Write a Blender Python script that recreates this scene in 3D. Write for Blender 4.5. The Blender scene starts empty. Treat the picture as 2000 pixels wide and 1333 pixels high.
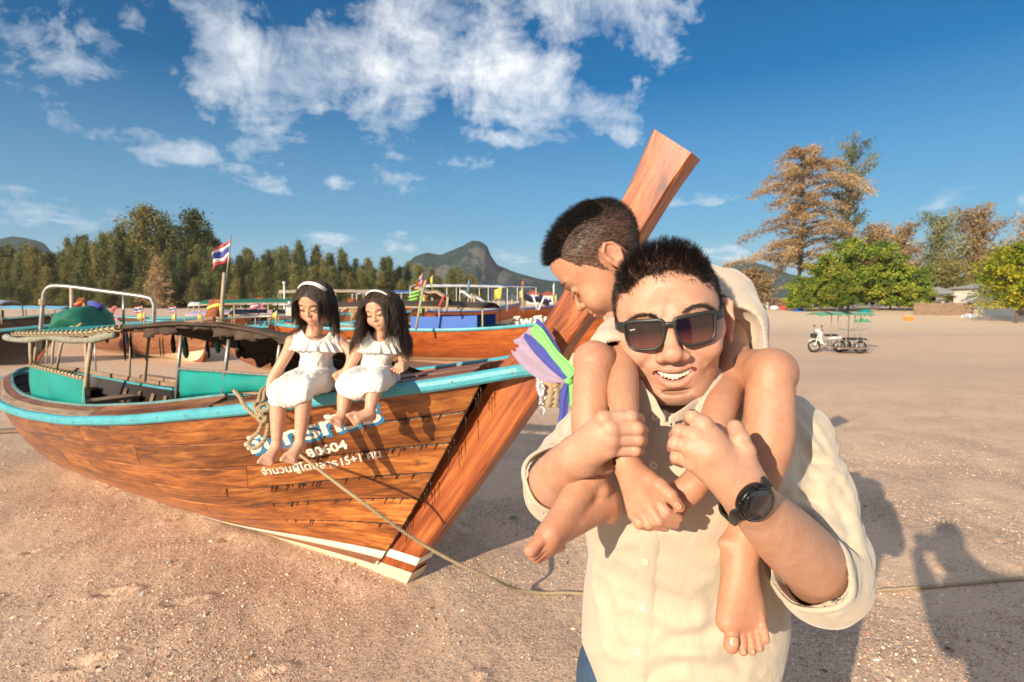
import bpy, math, random
import numpy as np
random.seed(7)
RS = np.random.RandomState(11)
PI = math.pi
R = math.radians
S = bpy.context.scene
COL = S.collection
# ------------------------------------------------ camera, sky, sun, exposure
PITCH = R(4.1); HC = 1.6; FPX = 1111.0
cam_d = bpy.data.cameras.new('camera'); cam = bpy.data.objects.new('camera', cam_d); COL.objects.link(cam)
cam_d.sensor_width = 36; cam_d.lens = 20; cam_d.clip_start = .03; cam_d.clip_end = 6000
cam.location = (0, 0, HC); cam.rotation_euler = (PI/2-PITCH, 0, 0)
cam_d.dof.use_dof = True; cam_d.dof.focus_distance = .95; cam_d.dof.aperture_fstop = 9.0
S.camera = cam
SUN_EL, SUN_AZ = R(18.9), R(216)
W = bpy.data.worlds.new("World"); S.world = W; W.use_nodes = True
sun_d = bpy.data.lights.new('sun', 'SUN'); sun = bpy.data.objects.new('sun', sun_d); COL.objects.link(sun)
sun_d.energy = 4.3; sun_d.angle = R(.53); sun_d.color = (1, .84, .63)
sun.rotation_euler = (PI/2-SUN_EL, 0, PI-SUN_AZ+0)
S.view_settings.view_transform = 'Standard'; S.view_settings.look = 'None'
S.view_settings.exposure = 0.82; S.view_settings.gamma = 1
S.view_settings.use_curve_mapping = False
S.render.engine = 'CYCLES'

def world_sky():
    nt = W.node_tree; nt.nodes.clear(); N = nt.nodes.new; L = nt.links.new
    out = N('ShaderNodeOutputWorld'); bg = N('ShaderNodeBackground'); bg.inputs[1].default_value = .10
    L(bg.outputs[0], out.inputs[0])
    sky = N('ShaderNodeTexSky'); sky.sky_type = 'NISHITA'; sky.sun_disc = False
    sky.sun_elevation = SUN_EL; sky.sun_rotation = SUN_AZ
    sky.air_density = 1.0; sky.dust_density = .6; sky.ozone_density = 3.0
    hs = N('ShaderNodeHueSaturation'); hs.inputs['Saturation'].default_value = 2.1; hs.inputs['Value'].default_value = .56
    L(sky.outputs[0], hs.inputs['Color'])
    geo = N('ShaderNodeNewGeometry'); neg = N('ShaderNodeVectorMath'); neg.operation = 'SCALE'; neg.inputs['Scale'].default_value = -1
    tc = N('ShaderNodeTexCoord')
    sep = N('ShaderNodeSeparateXYZ'); L(tc.outputs['Generated'], sep.inputs[0])
    def M(op, a, b=None, c=None, clamp=False):
        n = N('ShaderNodeMath'); n.operation = op; n.use_clamp = clamp
        for i, x in enumerate((a, b, c)):
            if x is None: continue
            if isinstance(x, (int, float)): n.inputs[i].default_value = x
            else: L(x, n.inputs[i])
        return n.outputs[0]
    az = M('MULTIPLY', M('ARCTAN2', sep.outputs[0], sep.outputs[1]), 180/PI)
    el = M('MULTIPLY', M('ARCSINE', sep.outputs[2]), 180/PI)
    # planar cloud-layer coordinates (perspective of a flat deck)
    zz = M('MAXIMUM', M('ADD', sep.outputs[2], .10), .03)
    comb = N('ShaderNodeCombineXYZ'); L(M('DIVIDE', sep.outputs[0], zz), comb.inputs[0]); L(M('DIVIDE', sep.outputs[1], zz), comb.inputs[1])
    comb.inputs[2].default_value = 3.7
    def noise(scale, detail, rough, vec, dist=0.0, w=0):
        n = N('ShaderNodeTexNoise'); n.inputs['Scale'].default_value = scale; n.inputs['Detail'].default_value = detail
        n.inputs['Roughness'].default_value = rough; n.inputs['Distortion'].default_value = dist
        L(vec, n.inputs['Vector']); return n.outputs['Fac']
    dirn = tc.outputs['Generated']
    # warp az / el a little so that the masses have broken outlines
    wz = M('MULTIPLY', M('SUBTRACT', noise(5, 5, .6, dirn), .5), 16)
    azw = M('ADD', az, wz)
    off = N('ShaderNodeVectorMath'); off.operation = 'ADD'; L(dirn, off.inputs[0]); off.inputs[1].default_value = (5, 3, 2)
    elw = M('ADD', el, M('MULTIPLY', M('SUBTRACT', noise(6, 5, .6, off.outputs[0]), .5), 12))
    # az, el, half widths az/el, tilt, weight : cloud masses seen in the sky
    CL = [(-24, 19.5, 8.5, 8, 0, 1.0), (-12, 22.5, 10, 9, 0, 1.0), (1, 22.5, 10, 9, 0, .95), (-7, 31, 14, 9, 0, 1.0), (7, 28, 10, 6, 0, .9), (5, 19, 9, 3.5, 0, .85), (13, 24.5, 6, 4, 0, .7),
          (-25, 13.5, 4, 3.0, 0, .7), (-10, 33, 22, 6, 0, .9), (-39, 20, 6, 6, -.5, .50), (-33, 23, 7, 3, 0, .4), (-2, 15.5, 3.0, 1.1, 0, .55),
          (-32, 12.8, 5, 1.7, -.12, .70), (-24, 10.6, 7, 1.1, -.1, .42), (-12.5, 11.5, 5, 1.7, .12, .50), (-5, 13.3, 3.5, 1, .1, .42), (-39, 15.3, 3, .9, -.1, .45),
          (-40, 7.2, 9, 2.2, -.08, .48), (-33, 12, 2, .8, 0, .35), (-14, 5.5, 9, 1.3, 0, .38), (4, 4.2, 10, 1.0, 0, .35),
          (17.5, 9.3, 4, .8, .12, .45), (21, 4.4, 4.5, 1.3, 0, .62), (24, 10.2, 2.5, .6, .15, .4), (36.5, 8, 4, .8, .16, .42), (43.5, 7.8, 4, .8, .14, .42), (7, 31, 5, 3, 0, .4), (-22, 31, 6, 5, 0, .3)]
    tot = None
    for a, e, wa, we, tl, wt in CL:
        dx = M('SUBTRACT', azw, a); dy = M('SUBTRACT', elw if we > 2.5 else M('ADD', el, M('MULTIPLY', M('SUBTRACT', elw, el), .2)), e)
        dy = M('SUBTRACT', dy, M('MULTIPLY', dx, tl)) if tl else dy
        q = M('ADD', M('POWER', M('ABSOLUTE', M('DIVIDE', dx, wa)), 2), M('POWER', M('ABSOLUTE', M('DIVIDE', dy, we)), 2))
        g = M('MULTIPLY', M('SUBTRACT', 1, q, clamp=True), wt)
        tot = g if tot is None else M('MAXIMUM', tot, g)
    # unseen sky behind and overhead: cloud cover added to lift the fill light
    away = M('MAXIMUM', M('GREATER_THAN', M('ABSOLUTE', az), 58), M('GREATER_THAN', el, 38))
    back = M('MULTIPLY', away, M('ADD', .45, M('MULTIPLY', M('SUBTRACT', noise(2.2, 3, .5, dirn), .42, clamp=True), 3.5)))
    tot = M('MAXIMUM', tot, back)
    f1 = noise(11, 12, .68, dirn, .35)
    f2 = noise(3.2, 10, .60, comb.outputs[0], .3)
    fb = M('ADD', M('MULTIPLY', f1, .6), M('MULTIPLY', f2, .4))
    dens = M('ADD', M('MULTIPLY', tot, .60), M('MULTIPLY', M('SUBTRACT', fb, .5), 3.0))
    dens = M('MULTIPLY', M('SUBTRACT', dens, .16), 1.45, clamp=True)
    dens = M('MULTIPLY', dens, M('MULTIPLY', tot, 5, clamp=True))
    shade = M('MULTIPLY', M('SUBTRACT', noise(7, 6, .6, off.outputs[0], .2), .35, clamp=True), 2.2, clamp=True)
    cr = N('ShaderNodeMix'); cr.data_type = 'RGBA'; L(shade, cr.inputs[0])
    cr.inputs[6].default_value = (3.6, 4.1, 4.7, 1); cr.inputs[7].default_value = (8.6, 8.4, 8.0, 1)
    mx = N('ShaderNodeMix'); mx.data_type = 'RGBA'; L(M('MULTIPLY', M('POWER', dens, .9), .93), mx.inputs[0])
    hz = N('ShaderNodeMix'); hz.data_type = 'RGBA'; hz.inputs[7].default_value = (1.55, 2.85, 4.05, 1); L(hs.outputs[0], hz.inputs[6])
    hm = N('ShaderNodeMapRange'); hm.inputs[1].default_value = 20; hm.inputs[2].default_value = -1; hm.inputs[4].default_value = .92; L(el, hm.inputs[0]); L(hm.outputs[0], hz.inputs[0])
    L(hz.outputs[2], mx.inputs[6]); L(cr.outputs[2], mx.inputs[7])
    L(mx.outputs[2], bg.inputs[0])
world_sky()
# ------------------------------------------------ helpers
CP, SP = math.cos(PITCH), math.sin(PITCH)
def ray(u, v):
    a = (u-1000)/FPX; b = (666.5-v)/FPX
    return np.array([a, CP+b*SP, b*CP-SP])
CAM = np.array([0, 0, HC])
def C(u, v, d):
    """point seen at (u, v) of the 2000 px photograph at distance d along the view axis"""
    return CAM + ray(u, v)*d
def Y(u, v, y):
    r = ray(u, v); return CAM + r*(y/r[1])
def G(u, v, z=0.0):
    r = ray(u, v); return CAM + r*((z-HC)/r[2])
def sm(a, b, x):
    t = np.clip((np.asarray(x, float)-a)/(b-a), 0, 1); return t*t*(3-2*t)
def nz(v):
    v = np.asarray(v, float); return v/(np.linalg.norm(v)+1e-12)

def empty(name, label=None, cat=None, loc=(0, 0, 0), rz=0, group=None, kind=None):
    o = bpy.data.objects.new(name, None); COL.objects.link(o); o.location = loc; o.rotation_euler = (0, 0, rz)
    o.empty_display_size = .1
    return tag(o, label, cat, group, kind)
def tag(o, label=None, cat=None, group=None, kind=None):
    if label: o['label'] = label
    if cat: o['category'] = cat
    if group: o['group'] = group
    if kind: o['kind'] = kind
    return o
def wloc(o):
    p = np.zeros(3)
    while o is not None:
        p = p + np.array(o.location); o = o.parent
    return p
def mesh(name, V, F, mat=None, parent=None, smooth=True, attrs=None, origin=None, world=True):
    """V (n,3) and F: (m,3)/(m,4) array or list of polygons. World coordinates unless world=False."""
    V = np.asarray(V, float).reshape(-1, 3)
    base = wloc(parent) if (parent is not None and world) else np.zeros(3)
    if origin is not None: base = np.asarray(origin, float)
    me = bpy.data.meshes.new(name)
    if isinstance(F, np.ndarray) and F.dtype != object:
        k = F.shape[1]; me.vertices.add(len(V)); me.vertices.foreach_set('co', (V-base).astype(np.float32).ravel())
        me.loops.add(F.size); me.loops.foreach_set('vertex_index', F.astype(np.int32).ravel())
        me.polygons.add(len(F)); me.polygons.foreach_set('loop_start', np.arange(0, F.size, k, dtype=np.int32))
        me.update(calc_edges=True)
    else:
        me.from_pydata([tuple(x) for x in (V-base)], [], [tuple(int(i) for i in f) for f in F]); me.update()
    me.polygons.foreach_set('use_smooth', np.full(len(me.polygons), smooth))
    if attrs:
        for k, a in attrs.items():
            a = np.asarray(a, np.float32)
            if a.ndim == 1:
                at = me.attributes.new(k, 'FLOAT', 'POINT'); at.data.foreach_set('value', a)
            else:
                at = me.attributes.new(k, 'FLOAT_VECTOR', 'POINT'); at.data.foreach_set('vector', a.ravel())
    if mat: me.materials.append(mat)
    o = bpy.data.objects.new(name, me); COL.objects.link(o)
    if parent is not None: o.parent = parent
    if origin is not None:
        o.location = base - (wloc(parent) if parent is not None else 0)
    return o
class MB:
    """collects polygons into one mesh"""
    def __init__(s): s.V = []; s.F = []; s.P = []; s.n = 0
    def add(s, V, F, pc=None):
        V = np.asarray(V, float).reshape(-1, 3)
        s.V.append(V); s.F += [tuple(int(i)+s.n for i in f) for f in F]; s.n += len(V)
        s.P.append(np.asarray(pc, float) if pc is not None else V)
        return s
    def build(s, name, mat, parent=None, smooth=False, **k):
        V = np.vstack(s.V)
        return mesh(name, V, s.F, mat, parent, smooth, attrs={'pc': np.vstack(s.P)}, **k)
BOXF = [(0, 1, 3, 2), (4, 6, 7, 5), (0, 4, 5, 1), (2, 3, 7, 6), (0, 2, 6, 4), (1, 5, 7, 3)]
def box(c, size, rz=0, M=None):
    """corner vertices of a box"""
    sx, sy, sz = np.array(size)/2
    v = np.array([[x, y, z] for x in (-sx, sx) for y in (-sy, sy) for z in (-sz, sz)])
    if M is not None: v = v@np.asarray(M).T
    elif rz: c_, s_ = math.cos(rz), math.sin(rz); v = v@np.array([[c_, -s_, 0], [s_, c_, 0], [0, 0, 1]]).T
    return v+np.asarray(c, float), BOXF
def bbox_bar(a, b, wd, th, up=(0, 0, 1)):
    """bar of rectangular section from a to b"""
    a = np.asarray(a, float); b = np.asarray(b, float); t = nz(b-a); x = nz(np.cross(t, up)); z = np.cross(x, t)
    M = np.stack([t, x, z], 1)
    v, f = box((0, 0, 0), (np.linalg.norm(b-a), wd, th))
    return v@M.T+(a+b)/2, f
def bev_box(c, size, r=.01, rz=0, M=None):
    """box with chamfered edges"""
    sx, sy, sz = np.array(size)/2; r = min(r, sx*.9, sy*.9, sz*.9)
    V = []; F = []
    idx = {}
    for ix in (-1, 1):
        for iy in (-1, 1):
            for iz in (-1, 1):
                for k in range(3):
                    p = [ix*(sx-(0 if k == 0 else r)), iy*(sy-(0 if k == 1 else r)), iz*(sz-(0 if k == 2 else r))]
                    idx[(ix, iy, iz, k)] = len(V); V.append(p)
    for k in range(3):
        o = [i for i in range(3) if i != k]
        for sgn in (-1, 1):
            q = []
            for a, b in ((-1, -1), (1, -1), (1, 1), (-1, 1)):
                t = [0, 0, 0]; t[k] = sgn; t[o[0]] = a; t[o[1]] = b; q.append(idx[(*t, k)])
            F.append(q)
    for k in range(3):
        o = [i for i in range(3) if i != k]
        for a in (-1, 1):
            for b in (-1, 1):
                t = [0, 0, 0]; t[o[0]] = a; t[o[1]] = b
                t1 = list(t); t1[k] = -1; t2 = list(t); t2[k] = 1
                F.append([idx[(*t1, o[0])], idx[(*t2, o[0])], idx[(*t2, o[1])], idx[(*t1, o[1])]])
    for ix in (-1, 1):
        for iy in (-1, 1):
            for iz in (-1, 1): F.append([idx[(ix, iy, iz, k)] for k in range(3)])
    v = np.array(V)
    # orient outward
    FF = []
    for f in F:
        p = v[list(f)]; nrm = np.cross(p[1]-p[0], p[2]-p[0])
        FF.append(list(f) if np.dot(nrm, p.mean(0)) > 0 else list(f)[::-1])
    if M is not None: v = v@np.asarray(M).T
    elif rz: c_, s_ = math.cos(rz), math.sin(rz); v = v@np.array([[c_, -s_, 0], [s_, c_, 0], [0, 0, 1]]).T
    return v+np.asarray(c, float), FF
def frames(P):
    P = np.asarray(P, float); T = np.gradient(P, axis=0); T /= np.linalg.norm(T, axis=1)[:, None]+1e-12
    n0 = np.cross(T[0], [0, 0, 1]); 
    if np.linalg.norm(n0) < 1e-3: n0 = np.cross(T[0], [1, 0, 0])
    N_ = [nz(n0)]
    for i in range(1, len(P)):
        v = N_[-1]-T[i]*np.dot(N_[-1], T[i]); N_.append(nz(v))
    N_ = np.array(N_); return T, N_, np.cross(T, N_)
def tube(P, r, k=8, cap=True, prof=None):
    """tube along points P, r scalar or array; prof: (k,2) cross-section"""
    P = np.asarray(P, float); n = len(P); r = np.broadcast_to(np.asarray(r, float), (n,))
    T, A_, B_ = frames(P)
    if prof is None:
        a = np.arange(k)*2*PI/k; prof = np.stack([np.cos(a), np.sin(a)], 1)
    k = len(prof)
    V = P[:, None, :]+r[:, None, None]*(prof[None, :, 0:1]*A_[:, None, :]+prof[None, :, 1:2]*B_[:, None, :])
    F = []
    for i in range(n-1):
        for j in range(k):
            j2 = (j+1) % k; F.append((i*k+j, i*k+j2, (i+1)*k+j2, (i+1)*k+j))
    if cap: F.append(tuple(range(k))[::-1]); F.append(tuple((n-1)*k+j for j in range(k)))
    return V.reshape(-1, 3), F
def spline(P, n):
    """Catmull-Rom resample"""
    P = np.asarray(P, float)
    if len(P) == 2: return P[0]+(P[1]-P[0])*np.linspace(0, 1, n)[:, None]
    Q = np.vstack([2*P[0]-P[1], P, 2*P[-1]-P[-2]]); m = len(P)-1
    out = []
    for t in np.linspace(0, m, n):
        i = min(int(t), m-1); x = t-i; p0, p1, p2, p3 = Q[i:i+4]
        out.append(.5*((2*p1)+(-p0+p2)*x+(2*p0-5*p1+4*p2-p3)*x*x+(-p0+3*p1-3*p2+p3)*x**3))
    return np.array(out)
def grid(fn, nu, nv, thick=0, closed=False):
    """surface fn(u,v)->xyz on [0,1]^2"""
    U, V_ = np.meshgrid(np.linspace(0, 1, nu), np.linspace(0, 1, nv), indexing='ij')
    P = np.array([[fn(U[i, j], V_[i, j]) for j in range(nv)] for i in range(nu)])
    F = [(i*nv+j, (i+1)*nv+j, (i+1)*nv+j+1, i*nv+j+1) for i in range(nu-1) for j in range(nv-1)]
    P = P.reshape(-1, 3)
    if thick:
        me_n = np.zeros_like(P)
        for f in F:
            nr = np.cross(P[f[1]]-P[f[0]], P[f[3]]-P[f[0]])
            for i in f: me_n[i] += nr
        me_n /= np.linalg.norm(me_n, axis=1)[:, None]+1e-12
        Q = P-me_n*thick; n = len(P)
        F2 = [tuple(i+n for i in f[::-1]) for f in F]
        E = []
        for i in range(nu-1): E += [(i*nv, i*nv+n, (i+1)*nv+n, (i+1)*nv), ((i+1)*nv+nv-1, (i+1)*nv+nv-1+n, i*nv+nv-1+n, i*nv+nv-1)]
        for j in range(nv-1): E += [(j+1, j+1+n, j+n, j), ((nu-1)*nv+j, (nu-1)*nv+j+n, (nu-1)*nv+j+1+n, (nu-1)*nv+j+1)]
        return np.vstack([P, Q]), F+F2+E
    return P, F
def lathe(prof, k=16, c=(0, 0, 0), M=None):
    """prof: list of (r, z)"""
    prof = np.asarray(prof, float); n = len(prof); a = np.arange(k)*2*PI/k
    V = np.stack([prof[:, None, 0]*np.cos(a), prof[:, None, 0]*np.sin(a), np.repeat(prof[:, 1:2], k, 1)], 2).reshape(-1, 3)
    F = [(i*k+j, i*k+(j+1) % k, (i+1)*k+(j+1) % k, (i+1)*k+j) for i in range(n-1) for j in range(k)]
    F += [tuple(range(k))[::-1], tuple((n-1)*k+j for j in range(k))]
    if M is not None: V = V@np.asarray(M).T
    return V+np.asarray(c, float), F
def prism(poly, axis0, ax, ay, az, t0, t1):
    """extrude polygon (list of 2D) in the frame (ax, ay) along az from t0 to t1"""
    poly = np.asarray(poly, float); n = len(poly)
    b = np.asarray(axis0)+poly[:, :1]*np.asarray(ax)+poly[:, 1:]*np.asarray(ay)
    V = np.vstack([b+np.asarray(az)*t0, b+np.asarray(az)*t1])
    F = [tuple(range(n))[::-1], tuple(range(n, 2*n))]+[(i, (i+1) % n, (i+1) % n+n, i+n) for i in range(n)]
    return V, F
def fbm(P, sc, seed=0, oct=3):
    """cheap sum-of-sines noise in [-1,1]"""
    rs = np.random.RandomState(seed); P = np.asarray(P, float); out = np.zeros(P.shape[:-1]); amp = 1; tot = 0
    for o in range(oct):
        for k in range(4):
            d = rs.normal(size=P.shape[-1]); d /= np.linalg.norm(d)
            out += amp*np.sin(P@d*sc*(1+.5*rs.rand())*2+rs.rand()*6.28)/4
        tot += amp; amp *= .55; sc *= 2.1
    return out/tot*1.6
def copy_tree(o, parent=None):
    c = o.copy(); COL.objects.link(c); c.parent = parent
    for ch in o.children: copy_tree(ch, c)
    return c

# ------------------------------------------------ materials
def mat(name, col=(.5, .5, .5), rough=.6, metal=0, var=.0, vscale=8, bump=0, bscale=60, spec=.5, coat=0, sheen=0, trans=0, emis=None, attr_col=None, rnd=0, alpha=1, stretch=None, darkdirt=0, detail=5):
    m = bpy.data.materials.new(name); m.use_nodes = True; nt = m.node_tree; N = nt.nodes.new; L = nt.links.new
    b = nt.nodes['Principled BSDF']
    b.inputs['Roughness'].default_value = rough; b.inputs['Metallic'].default_value = metal
    b.inputs['Specular IOR Level'].default_value = spec; b.inputs['Coat Weight'].default_value = coat; b.inputs['Coat Roughness'].default_value = .15
    if sheen: b.inputs['Sheen Weight'].default_value = sheen
    if trans: b.inputs['Transmission Weight'].default_value = trans
    b.inputs['Base Color'].default_value = (*col, 1)
    tc = N('ShaderNodeTexCoord'); vec = tc.outputs['Object']
    if stretch is not None:
        mp = N('ShaderNodeMapping'); mp.inputs['Scale'].default_value = stretch; L(vec, mp.inputs[0]); vec = mp.outputs[0]
    if var or rnd or attr_col or darkdirt:
        n = N('ShaderNodeTexNoise'); n.inputs['Scale'].default_value = vscale; n.inputs['Detail'].default_value = detail; n.inputs['Roughness'].default_value = .65
        L(vec, n.inputs['Vector'])
        mr = N('ShaderNodeMapRange'); mr.inputs[1].default_value = .25; mr.inputs[2].default_value = .75
        mr.inputs[3].default_value = 1-var; mr.inputs[4].default_value = 1+var; L(n.outputs['Fac'], mr.inputs[0])
        fac = mr.outputs[0]
        if rnd:
            oi = N('ShaderNodeObjectInfo'); mr2 = N('ShaderNodeMapRange'); mr2.inputs[3].default_value = 1-rnd; mr2.inputs[4].default_value = 1+rnd
            L(oi.outputs['Random'], mr2.inputs[0]); mm = N('ShaderNodeMath'); mm.operation = 'MULTIPLY'; L(fac, mm.inputs[0]); L(mr2.outputs[0], mm.inputs[1]); fac = mm.outputs[0]
        if attr_col:
            at = N('ShaderNodeAttribute'); at.attribute_name = attr_col
            mc = N('ShaderNodeVectorMath'); mc.operation = 'SCALE'; L(at.outputs['Vector'], mc.inputs[0]); L(fac, mc.inputs['Scale'])
            src = mc.outputs[0]
        else:
            mc = N('ShaderNodeVectorMath'); mc.operation = 'SCALE'; mc.inputs[0].default_value = col; L(fac, mc.inputs['Scale']); src = mc.outputs[0]
        if darkdirt:
            n2 = N('ShaderNodeTexNoise'); n2.inputs['Scale'].default_value = vscale*2.7; n2.inputs['Detail'].default_value = 8; n2.inputs['Roughness'].default_value = .7; L(vec, n2.inputs['Vector'])
            m3 = N('ShaderNodeMapRange'); m3.inputs[1].default_value = .55; m3.inputs[2].default_value = .72; m3.inputs[4].default_value = darkdirt; L(n2.outputs['Fac'], m3.inputs[0])
            mx = N('ShaderNodeMix'); mx.data_type = 'RGBA'; L(m3.outputs[0], mx.inputs[0]); L(src, mx.inputs[6]); mx.inputs[7].default_value = (.10, .07, .045, 1); src = mx.outputs[2]
        L(src, b.inputs['Base Color'])
    if bump:
        n = N('ShaderNodeTexNoise'); n.inputs['Scale'].default_value = bscale; n.inputs['Detail'].default_value = 4; L(vec, n.inputs['Vector'])
        bp = N('ShaderNodeBump'); bp.inputs['Strength'].default_value = bump; bp.inputs['Distance'].default_value = .01
        L(n.outputs['Fac'], bp.inputs['Height']); L(bp.outputs[0], b.inputs['Normal'])
    if emis: b.inputs['Emission Color'].default_value = (*emis, 1); b.inputs['Emission Strength'].default_value = 1
    return m
def wood(name, c1, c2, c3, rough=.4, coat=.3, gs=1.0, rnd=.18, dirt=.4, bump=.15, worn=0.0):
    """varnished wood; grain runs along x of the 'pc' attribute (metres)"""
    m = bpy.data.materials.new(name); m.use_nodes = True; nt = m.node_tree; N = nt.nodes.new; L = nt.links.new
    b = nt.nodes['Principled BSDF']; b.inputs['Roughness'].default_value = rough; b.inputs['Coat Weight'].default_value = coat; b.inputs['Coat Roughness'].default_value = .2
    at = N('ShaderNodeAttribute'); at.attribute_name = 'pc'; oi = N('ShaderNodeObjectInfo')
    ad = N('ShaderNodeVectorMath'); ad.operation = 'ADD'; L(at.outputs['Vector'], ad.inputs[0])
    sc = N('ShaderNodeVectorMath'); sc.operation = 'SCALE'; sc.inputs[0].default_value = (31, 17, 53); L(oi.outputs['Random'], sc.inputs['Scale']); L(sc.outputs[0], ad.inputs[1])
    def nz_(scale3, detail=5, rough_=.6, dist=0.):
        mp = N('ShaderNodeMapping'); mp.inputs['Scale'].default_value = scale3; L(ad.outputs[0], mp.inputs[0])
        n = N('ShaderNodeTexNoise'); n.inputs['Scale'].default_value = 1; n.inputs['Detail'].default_value = detail; n.inputs['Roughness'].default_value = rough_; n.inputs['Distortion'].default_value = dist
        L(mp.outputs[0], n.inputs['Vector']); return n.outputs['Fac']
    g1 = nz_((2.2*gs, 22*gs, 22*gs), 8, .65, 1.2); g2 = nz_((9*gs, 160*gs, 160*gs), 4, .6); g3 = nz_((1.3*gs, 4*gs, 4*gs), 5, .6, .6)
    cr = N('ShaderNodeValToRGB'); e = cr.color_ramp.elements
    e[0].position = .30; e[0].color = (*c1, 1); e[1].position = .72; e[1].color = (*c3, 1); x = e.new(.5); x.color = (*c2, 1)
    a = N('ShaderNodeMath'); a.operation = 'MULTIPLY_ADD'; L(g2, a.inputs[0]); a.inputs[1].default_value = .22; L(g1, a.inputs[2])
    a2 = N('ShaderNodeMath'); a2.operation = 'MULTIPLY_ADD'; L(g3, a2.inputs[0]); a2.inputs[1].default_value = .7; L(a.outputs[0], a2.inputs[2])
    a3 = N('ShaderNodeMath'); a3.operation = 'SUBTRACT'; L(a2.outputs[0], a3.inputs[0]); a3.inputs[1].default_value = .46
    L(a3.outputs[0], cr.inputs[0])
    mr2 = N('ShaderNodeMapRange'); mr2.inputs[3].default_value = 1-rnd; mr2.inputs[4].default_value = 1+rnd; L(oi.outputs['Random'], mr2.inputs[0])
    v = N('ShaderNodeVectorMath'); v.operation = 'SCALE'; L(cr.outputs[0], v.inputs[0]); L(mr2.outputs[0], v.inputs['Scale'])
    d = nz_((5*gs, 14*gs, 14*gs), 9, .72, .5); md = N('ShaderNodeMapRange'); md.inputs[1].default_value = .54; md.inputs[2].default_value = .70; md.inputs[4].default_value = dirt; L(d, md.inputs[0])
    mx = N('ShaderNodeMix'); mx.data_type = 'RGBA'; L(md.outputs[0], mx.inputs[0]); L(v.outputs[0], mx.inputs[6]); mx.inputs[7].default_value = (.035, .012, .006, 1)
    src = mx.outputs[2]
    if worn:
        wv = nz_((3*gs, 9*gs, 9*gs), 6, .7, .4); mw = N('ShaderNodeMapRange'); mw.inputs[1].default_value = .46; mw.inputs[2].default_value = .62; mw.inputs[4].default_value = worn; L(wv, mw.inputs[0])
        mx2 = N('ShaderNodeMix'); mx2.data_type = 'RGBA'; L(mw.outputs[0], mx2.inputs[0]); L(src, mx2.inputs[6]); mx2.inputs[7].default_value = (.33, .24, .17, 1); src = mx2.outputs[2]
    L(src, b.inputs['Base Color'])
    bp = N('ShaderNodeBump'); bp.inputs['Strength'].default_value = bump; bp.inputs['Distance'].default_value = .004
    L(a.outputs[0], bp.inputs['Height']); L(bp.outputs[0], b.inputs['Normal'])
    mr = N('ShaderNodeMapRange'); mr.inputs[3].default_value = rough-.12; mr.inputs[4].default_value = rough+.2; L(g3, mr.inputs[0]); L(mr.outputs[0], b.inputs['Roughness'])
    return m
MT = {}
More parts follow.
